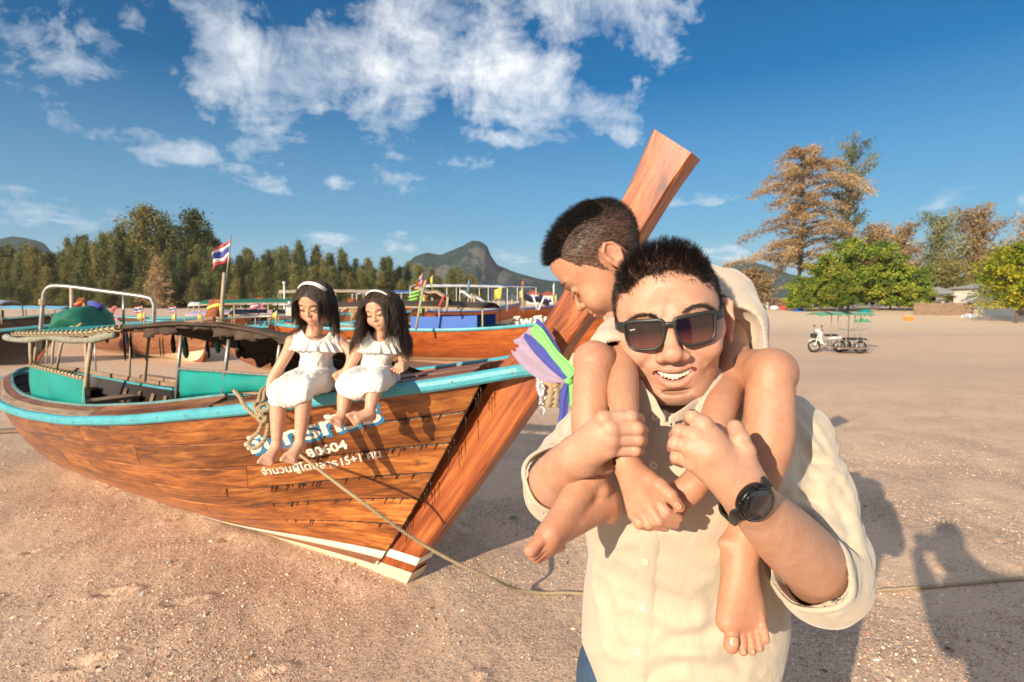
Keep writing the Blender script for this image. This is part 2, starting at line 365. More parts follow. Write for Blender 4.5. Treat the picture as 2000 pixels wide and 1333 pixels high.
def mk():
    MT['hull'] = wood('varnished_hull_wood', (.085, .024, .008), (.29, .085, .018), (.55, .21, .048), rnd=.36, dirt=.8, rough=.34, coat=.5, gs=1.3)
    MT['stem'] = wood('stem_wood', (.10, .022, .008), (.27, .060, .014), (.46, .14, .034), rough=.36, coat=.4, dirt=.4, gs=1.1)
    MT['hull2'] = wood('red_brown_hull_wood', (.20, .042, .010), (.40, .09, .017), (.52, .15, .028), dirt=.25)
    MT['hull3'] = wood('dull_hull_wood', (.16, .06, .03), (.26, .105, .05), (.34, .16, .08), coat=.05, rough=.55)
    MT['deck'] = wood('deck_wood', (.10, .035, .018), (.20, .07, .03), (.32, .13, .06), coat=.1, rough=.55, dirt=.5)
    MT['grey'] = wood('weathered_wood', (.16, .105, .07), (.27, .18, .12), (.38, .27, .19), coat=0, rough=.8, dirt=.45)
    MT['cream'] = wood('cream_bottom_paint', (.52, .42, .28), (.62, .51, .35), (.66, .56, .42), coat=0, rough=.75, dirt=.15, rnd=.05)
    MT['white'] = wood('white_stripe_paint', (.66, .60, .48), (.74, .68, .56), (.78, .72, .6), coat=0, rough=.6, dirt=.12, rnd=.03)
    MT['cyan'] = mat('cyan_paint', (.07, .36, .43), .45, var=.2, vscale=9, bump=.15, darkdirt=.5)
    MT['cyan_dark'] = mat('faded_cyan_paint', (.10, .25, .26), .6, var=.4, vscale=14, darkdirt=.9)
    MT['tarp'] = mat('turquoise_tarpaulin', (.0, .235, .205), .5, var=.2, vscale=5, bump=.3, bscale=9)
    MT['tarp_green'] = mat('green_tarpaulin', (.008, .13, .08), .5, var=.3, vscale=9, bump=.4, bscale=12)
    MT['tarp_dark'] = mat('underside_tarpaulin', (.06, .036, .022), .8, var=.5, vscale=7, bump=.4, bscale=14)
    MT['bamboo'] = mat('bleached_pole', (.42, .33, .22), .7, var=.3, vscale=25, bump=.2)
    MT['pipe'] = mat('galvanised_pipe', (.35, .33, .30), .4, metal=.6, var=.3, vscale=18)
    MT['rope'] = mat('rope_fibre', (.46, .35, .21), .9, var=.25, vscale=120, bump=.8, bscale=300)
    MT['caulk'] = mat('dark_caulk', (.02, .012, .008), .35)
    MT['dark'] = mat('dark_interior', (.035, .025, .02), .8)
    MT['bluepl'] = mat('blue_plastic', (.01, .10, .42), .4, var=.1)
    MT['navy'] = mat('navy_box', (.02, .015, .10), .5)
    MT['lilac'] = mat('lilac_tarpaulin', (.42, .32, .48), .6, var=.15)
    MT['letter'] = mat('white_letter_paint', (.74, .70, .60), .6, var=.06, vscale=40)
    MT['letter_blue'] = mat('blue_letter_shadow_paint', (.02, .20, .42), .5, var=.1)
    MT['letter_yellow'] = mat('yellow_letter_paint', (.75, .5, .08), .6)
    MT['metal'] = mat('engine_metal', (.45, .45, .43), .35, metal=.8, var=.3, vscale=20)
    MT['whitep'] = mat('white_gloss_paint', (.75, .75, .72), .3, var=.05)
    MT['black'] = mat('black_rubber', (.02, .02, .02), .6, var=.2)
    for n, c in dict(red=(.55, .03, .03), white=(.78, .77, .74), blue=(.03, .05, .32), yellow=(.75, .62, .08), skyblue=(.02, .35, .62), pink=(.8, .12, .25), lime=(.25, .72, .12), orange=(.85, .22, .03), purple=(.14, .09, .38), mauve=(.34, .25, .36), indigo=(.03, .04, .32), limeband=(.22, .78, .16), green=(.02, .25, .12), peach=(.8, .4, .16)).items():
        MT['f_'+n] = mat(n+'_cloth', tuple(.85*x+.02 for x in c), .75, var=.12, vscale=20, sheen=.2)
mk()
# ------------------------------------------------ ground
def gz(x, y):
    x = np.asarray(x, float); y = np.asarray(y, float)
    z = -.8*sm(9, 24, y)*sm(-.05, .22, x/np.maximum(y, 1))*(1-sm(55, 78, y))
    z = z+.35*sm(60, 80, y)*sm(-.05, .22, x/np.maximum(y, 1))+.5*sm(108, 125, y)
    z = z+.02*np.sin(x*.7+y*.3)*sm(4, 9, y)+.015*np.sin(y*.9-x*.35)*sm(5, 10, y)
    return z
def near_relief(x, y):
    P = np.stack([x, y], -1)
    fade = 1-sm(7, 12, np.hypot(x, y))
    h = .006*fbm(P, 3.0, 3, 3)+.0035*fbm(P, 14, 5, 3)
    kx, ky = x+.5929, y-3.1871; ks = -(kx*.84489-ky*.53493); kw = kx*-.53493-ky*.84489
    h = h+.017*np.exp(-((kw-.17-.03*np.sin(ks*9))/.085)**2)*sm(-.25, .1, ks)*sm(4.6, 3.6, ks)*(.7+.3*np.sin(ks*5+1))
    for (cx, cy, a, sx, sy) in FOOT:
        dx = (x-cx)*math.cos(a)+(y-cy)*math.sin(a); dy = -(x-cx)*math.sin(a)+(y-cy)*math.cos(a)
        r = (dx/sx)**2+(dy/sy)**2
        h = h-.022*np.exp(-r*1.5)+.011*np.exp(-(np.sqrt(r)-1.5)**2*3)
    return h*fade
rs = np.random.RandomState(4)
FOOT = []
for (fx, fy, a) in [(-1.35, 2.15, .5), (-1.1, 2.3, .4), (-1.75, 2.9, .3), (-.85, 1.75, .7), (-.6, 2.0, .6), (-2.2, 3.0, .2), (-1.9, 2.4, .4), (-.35, 1.7, .9), (-2.9, 2.9, .3), (1.9, 3.2, 1.2), (2.6, 4.6, 1.0), (-1.5, 1.75, .2), (-.2, 2.2, 1.1)]:
    FOOT.append((fx, fy, a, .075, .035)); FOOT.append((fx+.1*math.cos(a), fy+.1*math.sin(a), a, .035, .03))
for i in range(40): FOOT.append((rs.uniform(-4, 4), rs.uniform(1.4, 7), rs.uniform(0, 3), rs.uniform(.02, .05), rs.uniform(.015, .03)))
def axis(lo, hi, c0, c1, h):
    n = int((c1-c0)/h); mid = np.linspace(c0, c1, n+1)
    a = [c1]; s = h
    while a[-1] < hi: s *= 1.09; a.append(a[-1]+s)
    b = [c0]; s = h
    while b[-1] > lo: s *= 1.09; b.append(b[-1]-s)
    return np.concatenate([b[::-1][:-1], mid, a[1:]])
def build_ground():
    xs = axis(-1450, 1450, -3.6, 3.6, .022); ys = axis(-250, 1500, 1.15, 6.2, .022)
    Xg, Yg = np.meshgrid(xs, ys, indexing='ij'); Z = gz(Xg, Yg)+near_relief(Xg, Yg)
    nx, ny = len(xs), len(ys); i = np.arange(nx*ny).reshape(nx, ny)
    F = np.stack([i[:-1, :-1], i[1:, :-1], i[1:, 1:], i[:-1, 1:]], -1).reshape(-1, 4)
    V = np.stack([Xg, Yg, Z], -1).reshape(-1, 3)
    m = bpy.data.materials.new('shelly_sand'); m.use_nodes = True; nt = m.node_tree; N = nt.nodes.new; L = nt.links.new
    b = nt.nodes['Principled BSDF']; b.inputs['Roughness'].default_value = .9; b.inputs['Specular IOR Level'].default_value = .25
    tc = N('ShaderNodeTexCoord'); ob = tc.outputs['Object']
    def noise(s, d=6, r=.6, vec=ob, dist=0):
        n = N('ShaderNodeTexNoise'); n.inputs['Scale'].default_value = s; n.inputs['Detail'].default_value = d; n.inputs['Roughness'].default_value = r; n.inputs['Distortion'].default_value = dist; L(vec, n.inputs['Vector']); return n
    def mrange(x, a, b_, c=0, d=1):
        n = N('ShaderNodeMapRange'); n.inputs[1].default_value = a; n.inputs[2].default_value = b_; n.inputs[3].default_value = c; n.inputs[4].default_value = d; L(x, n.inputs[0]); return n.outputs[0]
    def mix(f, a, c, mode='MIX'):
        n = N('ShaderNodeMix'); n.data_type = 'RGBA'; n.blend_type = mode
        if isinstance(f, float): n.inputs[0].default_value = f
        else: L(f, n.inputs[0])
        for s, x in ((6, a), (7, c)):
            if isinstance(x, tuple): n.inputs[s].default_value = (*x, 1)
            else: L(x, n.inputs[s])
        return n.outputs[2]
    sep = N('ShaderNodeSeparateXYZ'); L(ob, sep.inputs[0])
    sand = mix(mrange(noise(.9, 6).outputs['Fac'], .3, .7), (.68, .475, .325), (.61, .43, .30))
    sand = mix(mrange(noise(35, 6, .7).outputs['Fac'], .35, .7), sand, (.70, .485, .335))
    # far banding: wet grey flats and paler dry sand high on the beach
    st = N('ShaderNodeMapping'); st.inputs['Scale'].default_value = (.02, .16, 1); L(ob, st.inputs[0])
    band = mrange(noise(1.0, 5, .6, st.outputs[0]).outputs['Fac'], .50, .64, 0, .75)
    far = mrange(sep.outputs[1], 8, 20)
    mm = N('ShaderNodeMath'); mm.operation = 'MULTIPLY'; L(band, mm.inputs[0]); L(far, mm.inputs[1])
    sand = mix(mm.outputs[0], sand, (.52, .40, .31))
    rdv = N('ShaderNodeMath'); rdv.operation = 'DIVIDE'; L(sep.outputs[0], rdv.inputs[0]); L(sep.outputs[1], rdv.inputs[1]); rsm = N('ShaderNodeMapRange'); rsm.inputs[1].default_value = -.12; rsm.inputs[2].default_value = .3; L(rdv.outputs[0], rsm.inputs[0]); ratio = rsm
    hi = mrange(sep.outputs[1], 38, 56); m5 = N('ShaderNodeMath'); m5.operation = 'MULTIPLY'; L(hi, m5.inputs[0]); L(ratio.outputs[0], m5.inputs[1])
    sand = mix(m5.outputs[0], sand, (.72, .55, .38))
    # shell flecks
    stv = N('ShaderNodeMapping'); stv.inputs['Rotation'].default_value = (0, 0, .6); stv.inputs['Scale'].default_value = (1, 1.6, 1); L(ob, stv.inputs[0])
    vor = N('ShaderNodeTexVoronoi'); vor.inputs['Scale'].default_value = 115; vor.inputs['Randomness'].default_value = 1; L(stv.outputs[0], vor.inputs['Vector'])
    sepc = N('ShaderNodeSeparateColor'); L(vor.outputs['Color'], sepc.inputs[0])
    crs = N('ShaderNodeValToRGB'); el = crs.color_ramp.elements; crs.color_ramp.interpolation = 'CONSTANT'
    el[0].position = 0; el[0].color = (.40, .26, .185, 1); el[1].position = .93; el[1].color = (.70, .64, .54, 1)
    for p, c in ((.18, (.54, .37, .27)), (.36, (.50, .27, .18)), (.5, (.60, .43, .32)), (.64, (.30, .19, .13)), (.72, (.60, .36, .25)), (.84, (.60, .48, .36))):
        x = el.new(p); x.color = (*c, 1)
    L(sepc.outputs[0], crs.inputs[0])
    pn = noise(1.1, 7, .62, dist=.4)
    patch = mrange(pn.outputs['Fac'], .44, .60)
    dist_near = mrange(sep.outputs[1], 3.0, 11, 1.0, .12)
    den = N('ShaderNodeMath'); den.operation = 'MULTIPLY'; L(patch, den.inputs[0]); L(dist_near, den.inputs[1])
    d2 = mrange(den.outputs[0], 0, 1, .05, .80)
    gate = N('ShaderNodeMath'); gate.operation = 'LESS_THAN'; L(sepc.outputs[1], gate.inputs[0]); L(d2, gate.inputs[1])
    colr = mix(gate.outputs[0], sand, crs.outputs[0])
    L(colr, b.inputs['Base Color'])
    hmix = N('ShaderNodeMath'); hmix.operation = 'MULTIPLY'; L(vor.outputs['Distance'], hmix.inputs[0]); L(gate.outputs[0], hmix.inputs[1])
    bp = N('ShaderNodeBump'); bp.inputs['Strength'].default_value = .8; bp.inputs['Distance'].default_value = .006; bp.invert = True; L(hmix.outputs[0], bp.inputs['Height'])
    bp2 = N('ShaderNodeBump'); bp2.inputs['Strength'].default_value = .7; bp2.inputs['Distance'].default_value = .02; L(noise(22, 8, .7).outputs['Fac'], bp2.inputs['Height']); L(bp.outputs[0], bp2.inputs['Normal'])
    L(bp2.outputs[0], b.inputs['Normal'])
    o = mesh('ground', V, F, m, smooth=True); tag(o, kind='structure')
build_ground()
def build_shells():
    """broken shells and pebbles lying on the sand"""
    rs = np.random.RandomState(5); n = 62000
    t = rs.rand(n*2); y = 1.25+5.2*t**1.25; x = rs.uniform(-1, 1, n*2)*(y*.95+.35)
    P = np.stack([x, y], -1); dn = fbm(P, 1.1, 8, 3)+.35*fbm(P, 4, 2, 2)
    keep = rs.rand(n*2) < np.clip(.30+.9*dn, .06, 1); x, y = x[keep][:n], y[keep][:n]; n = len(x)
    z = gz(x, y)+near_relief(x, y)
    s = .0034+.0060*rs.rand(n)**2.5+.010*(rs.rand(n) > .992)
    base = np.array([[0, 0, .45]]+[[math.cos(a), .62*math.sin(a), -.12+.1*math.sin(3*a)] for a in np.arange(5)*2*PI/5])
    F0 = np.array([[0, i+1, (i+1) % 5+1] for i in range(5)])
    ang = rs.rand(n)*6.28; tx, ty = rs.normal(0, .3, n), rs.normal(0, .3, n)
    jit = 1+.35*rs.uniform(-1, 1, (n, 6, 1)); B = base[None]*jit*s[:, None, None]*np.array([1, 1, 1.1])
    c, s_ = np.cos(ang)[:, None], np.sin(ang)[:, None]
    X = B[:, :, 0]*c-B[:, :, 1]*s_; Yv = B[:, :, 0]*s_+B[:, :, 1]*c; Z = B[:, :, 2]+X*tx[:, None]+Yv*ty[:, None]
    V = np.stack([X+x[:, None], Yv+y[:, None], Z+z[:, None]+.0012], -1).reshape(-1, 3)
    F = (F0[None]+6*np.arange(n)[:, None, None]).reshape(-1, 3)
    pal = 1.1*np.array([[.72, .66, .56], [.56, .42, .31], [.5, .24, .14], [.36, .22, .15], [.60, .33, .2], [.2, .13, .1], [.7, .5, .36], [.52, .36, .26]])
    col = pal[rs.choice(8, n, p=[.13, .2, .12, .14, .13, .06, .1, .12])]*rs.uniform(.8, 1.1, (n, 1))
    m = mat('shell_fragments', rough=.55, attr_col='tint', var=.08, vscale=300)
    o = mesh('shell_gravel', V, F, m, smooth=False, attrs={'tint': np.repeat(col, 6, 0)})
    tag(o, 'scattered broken shells and pebbles lying on the damp sand', 'shells', kind='stuff')
build_shells()

# ------------------------------------------------ hills
def hill(prof, y, depth, matr, seed, rough=5.0, base=-5):
    """prof: (u, v) skyline seen in the photograph, built as a ridge at distance y"""
    us = np.array([p[0] for p in prof], float); vs = np.array([p[1] for p in prof], float)
    n = 240; u = np.linspace(us[0], us[-1], n); v = np.interp(u, us, vs)
    top = np.array([Y(a, b, y) for a, b in zip(u, v)])
    nv = 26; V = []
    for j in range(nv):
        t = j/(nv-1)*2-1  # -1 front foot, 0 ridge, 1 back foot
        h = (1-abs(t)**1.35); yy = y+t*depth*(.4+.6*np.clip(top[:, 2]/max(top[:, 2].max(), 1), 0, 1))
        P = np.stack([top[:, 0]*yy/y if False else top[:, 0], yy, base+(top[:, 2]-base)*h], -1)
        nzv = fbm(P, .012*1400/y, seed, 4)*rough+fbm(P, .09*1400/y, seed+1, 3)*rough*.45
        P[:, 1] += nzv*2.5*min(1, 4*abs(t)+.1); P[:, 2] += nzv*(.25 if abs(t) < .05 else .8)*h
        V.append(P)
    V = np.concatenate(V); i = np.arange(n*nv).reshape(nv, n)
    F = np.stack([i[:-1, :-1], i[:-1, 1:], i[1:, 1:], i[1:, :-1]], -1).reshape(-1, 4)
    o = mesh('hills', V, F, matr, smooth=False); tag(o, kind='structure'); return o
def hill_mat(name, g1, g2, rock, amt, sc=.012):
    m = bpy.data.materials.new(name); m.use_nodes = True; nt = m.node_tree; N = nt.nodes.new; L = nt.links.new
    b = nt.nodes['Principled BSDF']; b.inputs['Roughness'].default_value = .95; b.inputs['Specular IOR Level'].default_value = .1
    tc = N('ShaderNodeTexCoord')
    def noise(s, d, r=.6):
        n = N('ShaderNodeTexNoise'); n.inputs['Scale'].default_value = s; n.inputs['Detail'].default_value = d; n.inputs['Roughness'].default_value = r; L(tc.outputs['Object'], n.inputs['Vector']); return n.outputs['Fac']
    cr = N('ShaderNodeValToRGB'); cr.color_ramp.elements[0].position = .35; cr.color_ramp.elements[0].color = (*g1, 1); cr.color_ramp.elements[1].position = .68; cr.color_ramp.elements[1].color = (*g2, 1); L(noise(sc*8, 8, .7), cr.inputs[0])
    mr = N('ShaderNodeMapRange'); mr.inputs[1].default_value = .56; mr.inputs[2].default_value = .64; mr.inputs[4].default_value = amt; L(noise(sc, 5), mr.inputs[0])
    mx = N('ShaderNodeMix'); mx.data_type = 'RGBA'; L(mr.outputs[0], mx.inputs[0]); L(cr.outputs[0], mx.inputs[6]); mx.inputs[7].default_value = (*rock, 1); L(mx.outputs[2], b.inputs['Base Color'])
    bp = N('ShaderNodeBump'); bp.inputs['Strength'].default_value = 1; bp.inputs['Distance'].default_value = 8; L(noise(sc*9, 6, .7), bp.inputs['Height']); L(bp.outputs[0], b.inputs['Normal'])
    return m
HM = hill_mat('wooded_limestone', (.018, .036, .034), (.05, .078, .058), (.24, .20, .18), .55)
HM2 = hill_mat('far_wooded_hill', (.015, .032, .024), (.045, .075, .045), (.1, .1, .1), .2)
hill([(690, 560), (790, 520), (812, 500), (835, 492), (862, 497), (885, 488), (905, 480), (922, 470), (938, 471), (952, 480), (958, 498), (972, 517), (1000, 528), (1030, 538), (1055, 545), (1080, 549), (1110, 551), (1150, 556), (1250, 560)], 900, 170, HM, 3, 5)
hill([(1180, 575), (1300, 548), (1400, 528), (1425, 514), (1450, 508), (1475, 513), (1500, 520), (1540, 535), (1620, 550), (1700, 560), (1850, 572)], 1300, 200, HM2, 9, 7)
hill([(-300, 500), (-150, 455), (-60, 462), (0, 468), (30, 461), (60, 468), (95, 500), (160, 530), (260, 565)], 1100, 200, HM2, 14, 6)
hill([(1860, 560), (1900, 535), (1925, 500), (1955, 482), (2000, 478), (2100, 470), (2300, 500)], 420, 60, hill_mat('dry_wooded_slope', (.05, .05, .022), (.11, .09, .045), (.2, .16, .12), .4, .03), 21, 2.5)

def haze():
    v, f = box((0, 750, 74), (3600, 2300, 156)); m = bpy.data.materials.new('haze'); m.use_nodes = True; nt = m.node_tree; nt.nodes.clear()
    o = nt.nodes.new('ShaderNodeOutputMaterial'); p = nt.nodes.new('ShaderNodeVolumePrincipled'); p.inputs['Density'].default_value = .00014; p.inputs['Color'].default_value = (.80, .88, 1, 1); nt.links.new(p.outputs[0], o.inputs['Volume'])
    tag(MB().add(v, f).build('haze', m), 'thin blue sea haze over the beach and far hills', 'haze', kind='stuff')
haze()
# ------------------------------------------------ trees
def leaf_mat(name, cols, rough=.65):
    m = bpy.data.materials.new(name); m.use_nodes = True; nt = m.node_tree; N = nt.nodes.new; L = nt.links.new
    b = nt.nodes['Principled BSDF']; b.inputs['Roughness'].default_value = rough; b.inputs['Specular IOR Level'].default_value = .2
    at = N('ShaderNodeAttribute'); at.attribute_name = 'tint'; cr = N('ShaderNodeValToRGB')
    e = cr.color_ramp.elements
    for i, c in enumerate(cols):
        p = i/(len(cols)-1)
        if i == 0: e[0].position = 0; e[0].color = (*c, 1)
        elif i == len(cols)-1: e[-1].position = 1; e[-1].color = (*c, 1)
        else: x = e.new(p); x.color = (*c, 1)
    L(at.outputs['Fac'], cr.inputs[0])
    oi = N('ShaderNodeObjectInfo'); mr = N('ShaderNodeMapRange'); mr.inputs[3].default_value = .75; mr.inputs[4].default_value = 1.25; L(oi.outputs['Random'], mr.inputs[0])
    sc = N('ShaderNodeVectorMath'); sc.operation = 'SCALE'; L(cr.outputs[0], sc.inputs[0]); L(mr.outputs[0], sc.inputs['Scale']); L(sc.outputs[0], b.inputs['Base Color'])
    tr = N('ShaderNodeBsdfTranslucent'); L(sc.outputs[0], tr.inputs[0]); ms = N('ShaderNodeMixShader'); ms.inputs[0].default_value = .25
    out = nt.nodes['Material Output']; L(b.outputs[0], ms.inputs[1]); L(tr.outputs[0], ms.inputs[2]); L(ms.outputs[0], out.inputs[0])
    return m
MT['needle_green'] = leaf_mat('green_needles', [(.07, .085, .028), (.14, .155, .05), (.21, .215, .075), (.27, .235, .09)])
MT['needle_olive'] = leaf_mat('olive_needles', [(.10, .10, .035), (.18, .17, .055), (.27, .24, .08), (.32, .26, .10)])
MT['needle_dark'] = leaf_mat('dark_needles', [(.04, .06, .024), (.085, .105, .036), (.14, .155, .055), (.19, .18, .07)])
MT['needle_brown'] = leaf_mat('dry_brown_needles', [(.22, .14, .07), (.36, .24, .12), (.47, .32, .17), (.50, .36, .20)])
MT['needle_grey'] = leaf_mat('grey_green_needles', [(.10, .12, .07), (.17, .19, .10), (.24, .25, .13), (.30, .25, .14)])
MT['leaf_bright'] = leaf_mat('bright_broad_leaves', [(.06, .10, .016), (.15, .22, .028), (.28, .33, .04), (.48, .38, .06)])
MT['leaf_yellow'] = leaf_mat('yellow_green_leaves', [(.06, .10, .008), (.16, .20, .012), (.30, .28, .018), (.45, .33, .03)])
MT['frond'] = leaf_mat('palm_frond', [(.07, .10, .01), (.18, .20, .02), (.34, .28, .03)])
MT['bark'] = mat('grey_brown_bark', (.14, .10, .075), .9, var=.35, vscale=3, bump=.6, bscale=12)
def tree_mesh(h, crad, nbr, per, ls, droop, seed, base=.12, prof=None, up=.5, spread=.35, sharp=1.0, leafw=.3, trunk_r=None, jag=.35, cluster=.6):
    """trunk with limbs; crown of many small leaf sprays along the limbs. local origin at the foot"""
    rs = np.random.RandomState(seed); prof = prof or (lambda t: (1-t)**.8)
    tb = MB(); lean = rs.uniform(-.04, .04, 2)*h
    axisf = lambda t: np.array([lean[0]*t*t+.02*h*math.sin(3*t+seed), lean[1]*t*t+.02*h*math.cos(2.3*t), h*t])
    tr = trunk_r or h*.016
    tb.add(*tube([axisf(t)-np.array([0, 0, .3*(t == 0)]) for t in np.linspace(0, .97, 9)], np.linspace(tr, tr*.15, 9), 7))
    LV = []; tint = []
    for i in range(nbr):
        t = base+(1-base)*((i+rs.rand())/nbr); a = i*2.4+rs.uniform(-.5, .5); ln = crad*prof((t-base)/(1-base))*(1+jag*rs.uniform(-1, 1))
        p0 = axisf(t); el = up*(1+rs.uniform(-.4, .4)); d = np.array([math.cos(a)*math.cos(el), math.sin(a)*math.cos(el), math.sin(el)])
        pts = [p0+d*ln*s+np.array([0, 0, -droop*ln*s*s]) for s in (0, .35, .7, 1)]
        if ln > .06*h: tb.add(*tube(pts, [tr*.28, tr*.2, tr*.12, tr*.04], 5, cap=False))
        pts = spline(pts, 12)
        k = max(4, int(per*(.35+ln/crad)))
        s = rs.rand(k)**.75; idx = (s*11).astype(int); c = pts[idx]+rs.normal(0, 1, (k, 3))*spread*ls*np.array([1, 1, .8])*(.5+s[:, None])*cluster*2
        dirv = d[None]*.7+rs.normal(0, .55, (k, 3))+np.array([0, 0, sharp-1.0-droop*.6]); dirv /= np.linalg.norm(dirv, axis=1)[:, None]
        side = np.cross(dirv, rs.normal(0, 1, (k, 3))); side /= np.linalg.norm(side, axis=1)[:, None]+1e-9
        L_ = ls*rs.uniform(.5, 1.3, (k, 1)); w = L_*leafw
        q = np.stack([c-dirv*L_*.5, c+side*w*.5+dirv*L_*.05, c+dirv*L_*.5, c-side*w*.5-dirv*L_*.05], 1)
        LV.append(q.reshape(-1, 3)); br = rs.uniform(.1, .75); tint.append(np.repeat(np.clip(br+rs.normal(0, .16, k), 0, 1), 4))
    LV = np.concatenate(LV); n = len(LV)//4
    return tb, LV, np.arange(n*4).reshape(n, 4), np.concatenate(tint)
def make_tree(name, label, lm, group=None, cat='tree', **k):
    tb, V, F, t = tree_mesh(**k)
    r = empty(name, label, cat, group=group)
    tb.build('trunk', MT['bark'], r, smooth=True); mesh('crown', V, F, lm, r, smooth=False, attrs={'tint': t})
    return r
def put(r, x, y, s=1, rz=0, sx=None, label=None, group=None, z=None):
    r.location = (x, y, float(gz(x, y)) if z is None else z); r.rotation_euler = (0, 0, rz); r.scale = (s if sx is None else sx, s if sx is None else sx, s)
    if label: r['label'] = label
    if group: r['group'] = group
    return r
def treeline():
    rs = np.random.RandomState(21); protos = []
    for i in range(9):
        lm = [MT['needle_green'], MT['needle_olive'], MT['needle_green'], MT['needle_dark'], MT['needle_olive'], MT['needle_green']][i % 6]
        protos.append(make_tree('casuarina_tree', 'slender olive green casuarina in the dense treeline behind the beach flats', lm, 'casuarinas in the treeline across the flats',
            h=12, crad=2.2+.35*(i % 3), nbr=130, per=52, ls=.50, droop=.06, seed=100+i, base=.03, prof=(lambda t: (1-t)**.75*(.55+.45*min(1, t*6+.4))), up=.85, sharp=1.7, leafw=.20, jag=.55, cluster=.9))
    used = [False]*9
    # skyline heights along the treeline (u, v of tops)
    sky = [(-60, 475), (0, 482), (60, 470), (100, 505), (140, 452), (190, 462), (235, 440), (280, 465), (330, 462), (370, 455), (410, 460), (440, 490), (490, 492), (540, 490), (580, 478), (640, 480), (700, 505), (760, 508), (820, 525), (860, 530), (905, 525), (935, 560)]
    us = [a for a, b in sky]; vs = [b for a, b in sky]
    tones = {0: 'green', 1: 'olive', 3: 'dark green'}
    ROW = {'b': ('tall slender casuarina whose feathery top makes the skyline of the treeline', 'tall casuarinas along the skyline of the treeline'), 'm': ('middle height olive green casuarina standing before the taller ones of the treeline', 'middle height casuarinas in the treeline'), 'f': ('low bushy casuarina at the foot of the treeline behind the flats', 'low casuarinas at the foot of the treeline')}
    def place(u, v, y, sxf=1.0, row='b'):
        x = Y(u, v, y)[0]; zt = Y(u, v, y)[2]; g0 = float(gz(x, y)); h = max(3, zt-g0)
        i = rs.randint(9); p = protos[i]
        r = p if not used[i] else copy_tree(p); used[i] = True
        put(r, x, y, h/12, rs.rand()*6.28, sx=h/12*.55*sxf+.42*sxf, label=ROW[row][0], group=ROW[row][1])
        return r
    for k in range(104):   # back row makes the skyline
        u = -70+k*9.8+rs.uniform(-5, 5); v = np.interp(u, us, vs)-8+rs.choice([0, 5, 14, 24])+rs.uniform(0, 9); place(u, v, 128+rs.uniform(-5, 6), 1.15)
    for k in range(96):   # middle row
        u = -70+k*10.5+rs.uniform(-7, 7); v = np.interp(u, us, vs)+14+rs.uniform(0, 34); place(u, min(v, 575), 119+rs.uniform(-3, 3), 1.0, 'm')
    for k in range(92):   # front row, low growth
        u = -70+k*10.9+rs.uniform(-7, 7); v = 540+rs.uniform(0, 34)-(18 if rs.rand() > .7 else 0); place(u, min(v, 582), 112+rs.uniform(-3, 3), 1.25, 'f')
    # taller open crowned trees standing out
    for (u, v, lab, lm, cr, sd) in [(280, 405, 'tallest broad brownish green tree standing over the treeline', MT['needle_olive'], 4.6, 5), (372, 415, 'second tall dark tree right of the tallest one in the treeline', MT['needle_dark'], 3.9, 6), (325, 430, 'middling dark tree wedged between the two tallest trees of the treeline', MT['needle_dark'], 3.2, 7), (405, 455, 'short dark tree at the right foot of the two tallest trees', MT['needle_dark'], 2.6, 16)]:
        r = make_tree('casuarina_tree', lab, lm, h=18, crad=cr, nbr=70, per=90, ls=.62, droop=.02, seed=sd, base=.3, prof=lambda t: (1-(2*t-.75)**2*.62 if t > .2 else .7), up=.55, sharp=1.3, leafw=.38, jag=.45, cluster=1.1)
        q = Y(u, v, 124); put(r, q[0], 124, (q[2]-.5)/18.0)
    q = Y(305, 500, 107); r = make_tree('dry_casuarina', 'small orange brown dead casuarina standing in front of the treeline', MT['needle_brown'], h=9, crad=3.0, nbr=100, per=36, ls=.5, droop=.1, seed=55, base=.04, up=.25, leafw=.22, prof=lambda t: (1-t)**.8); put(r, q[0], 107, (q[2])/9)
treeline()
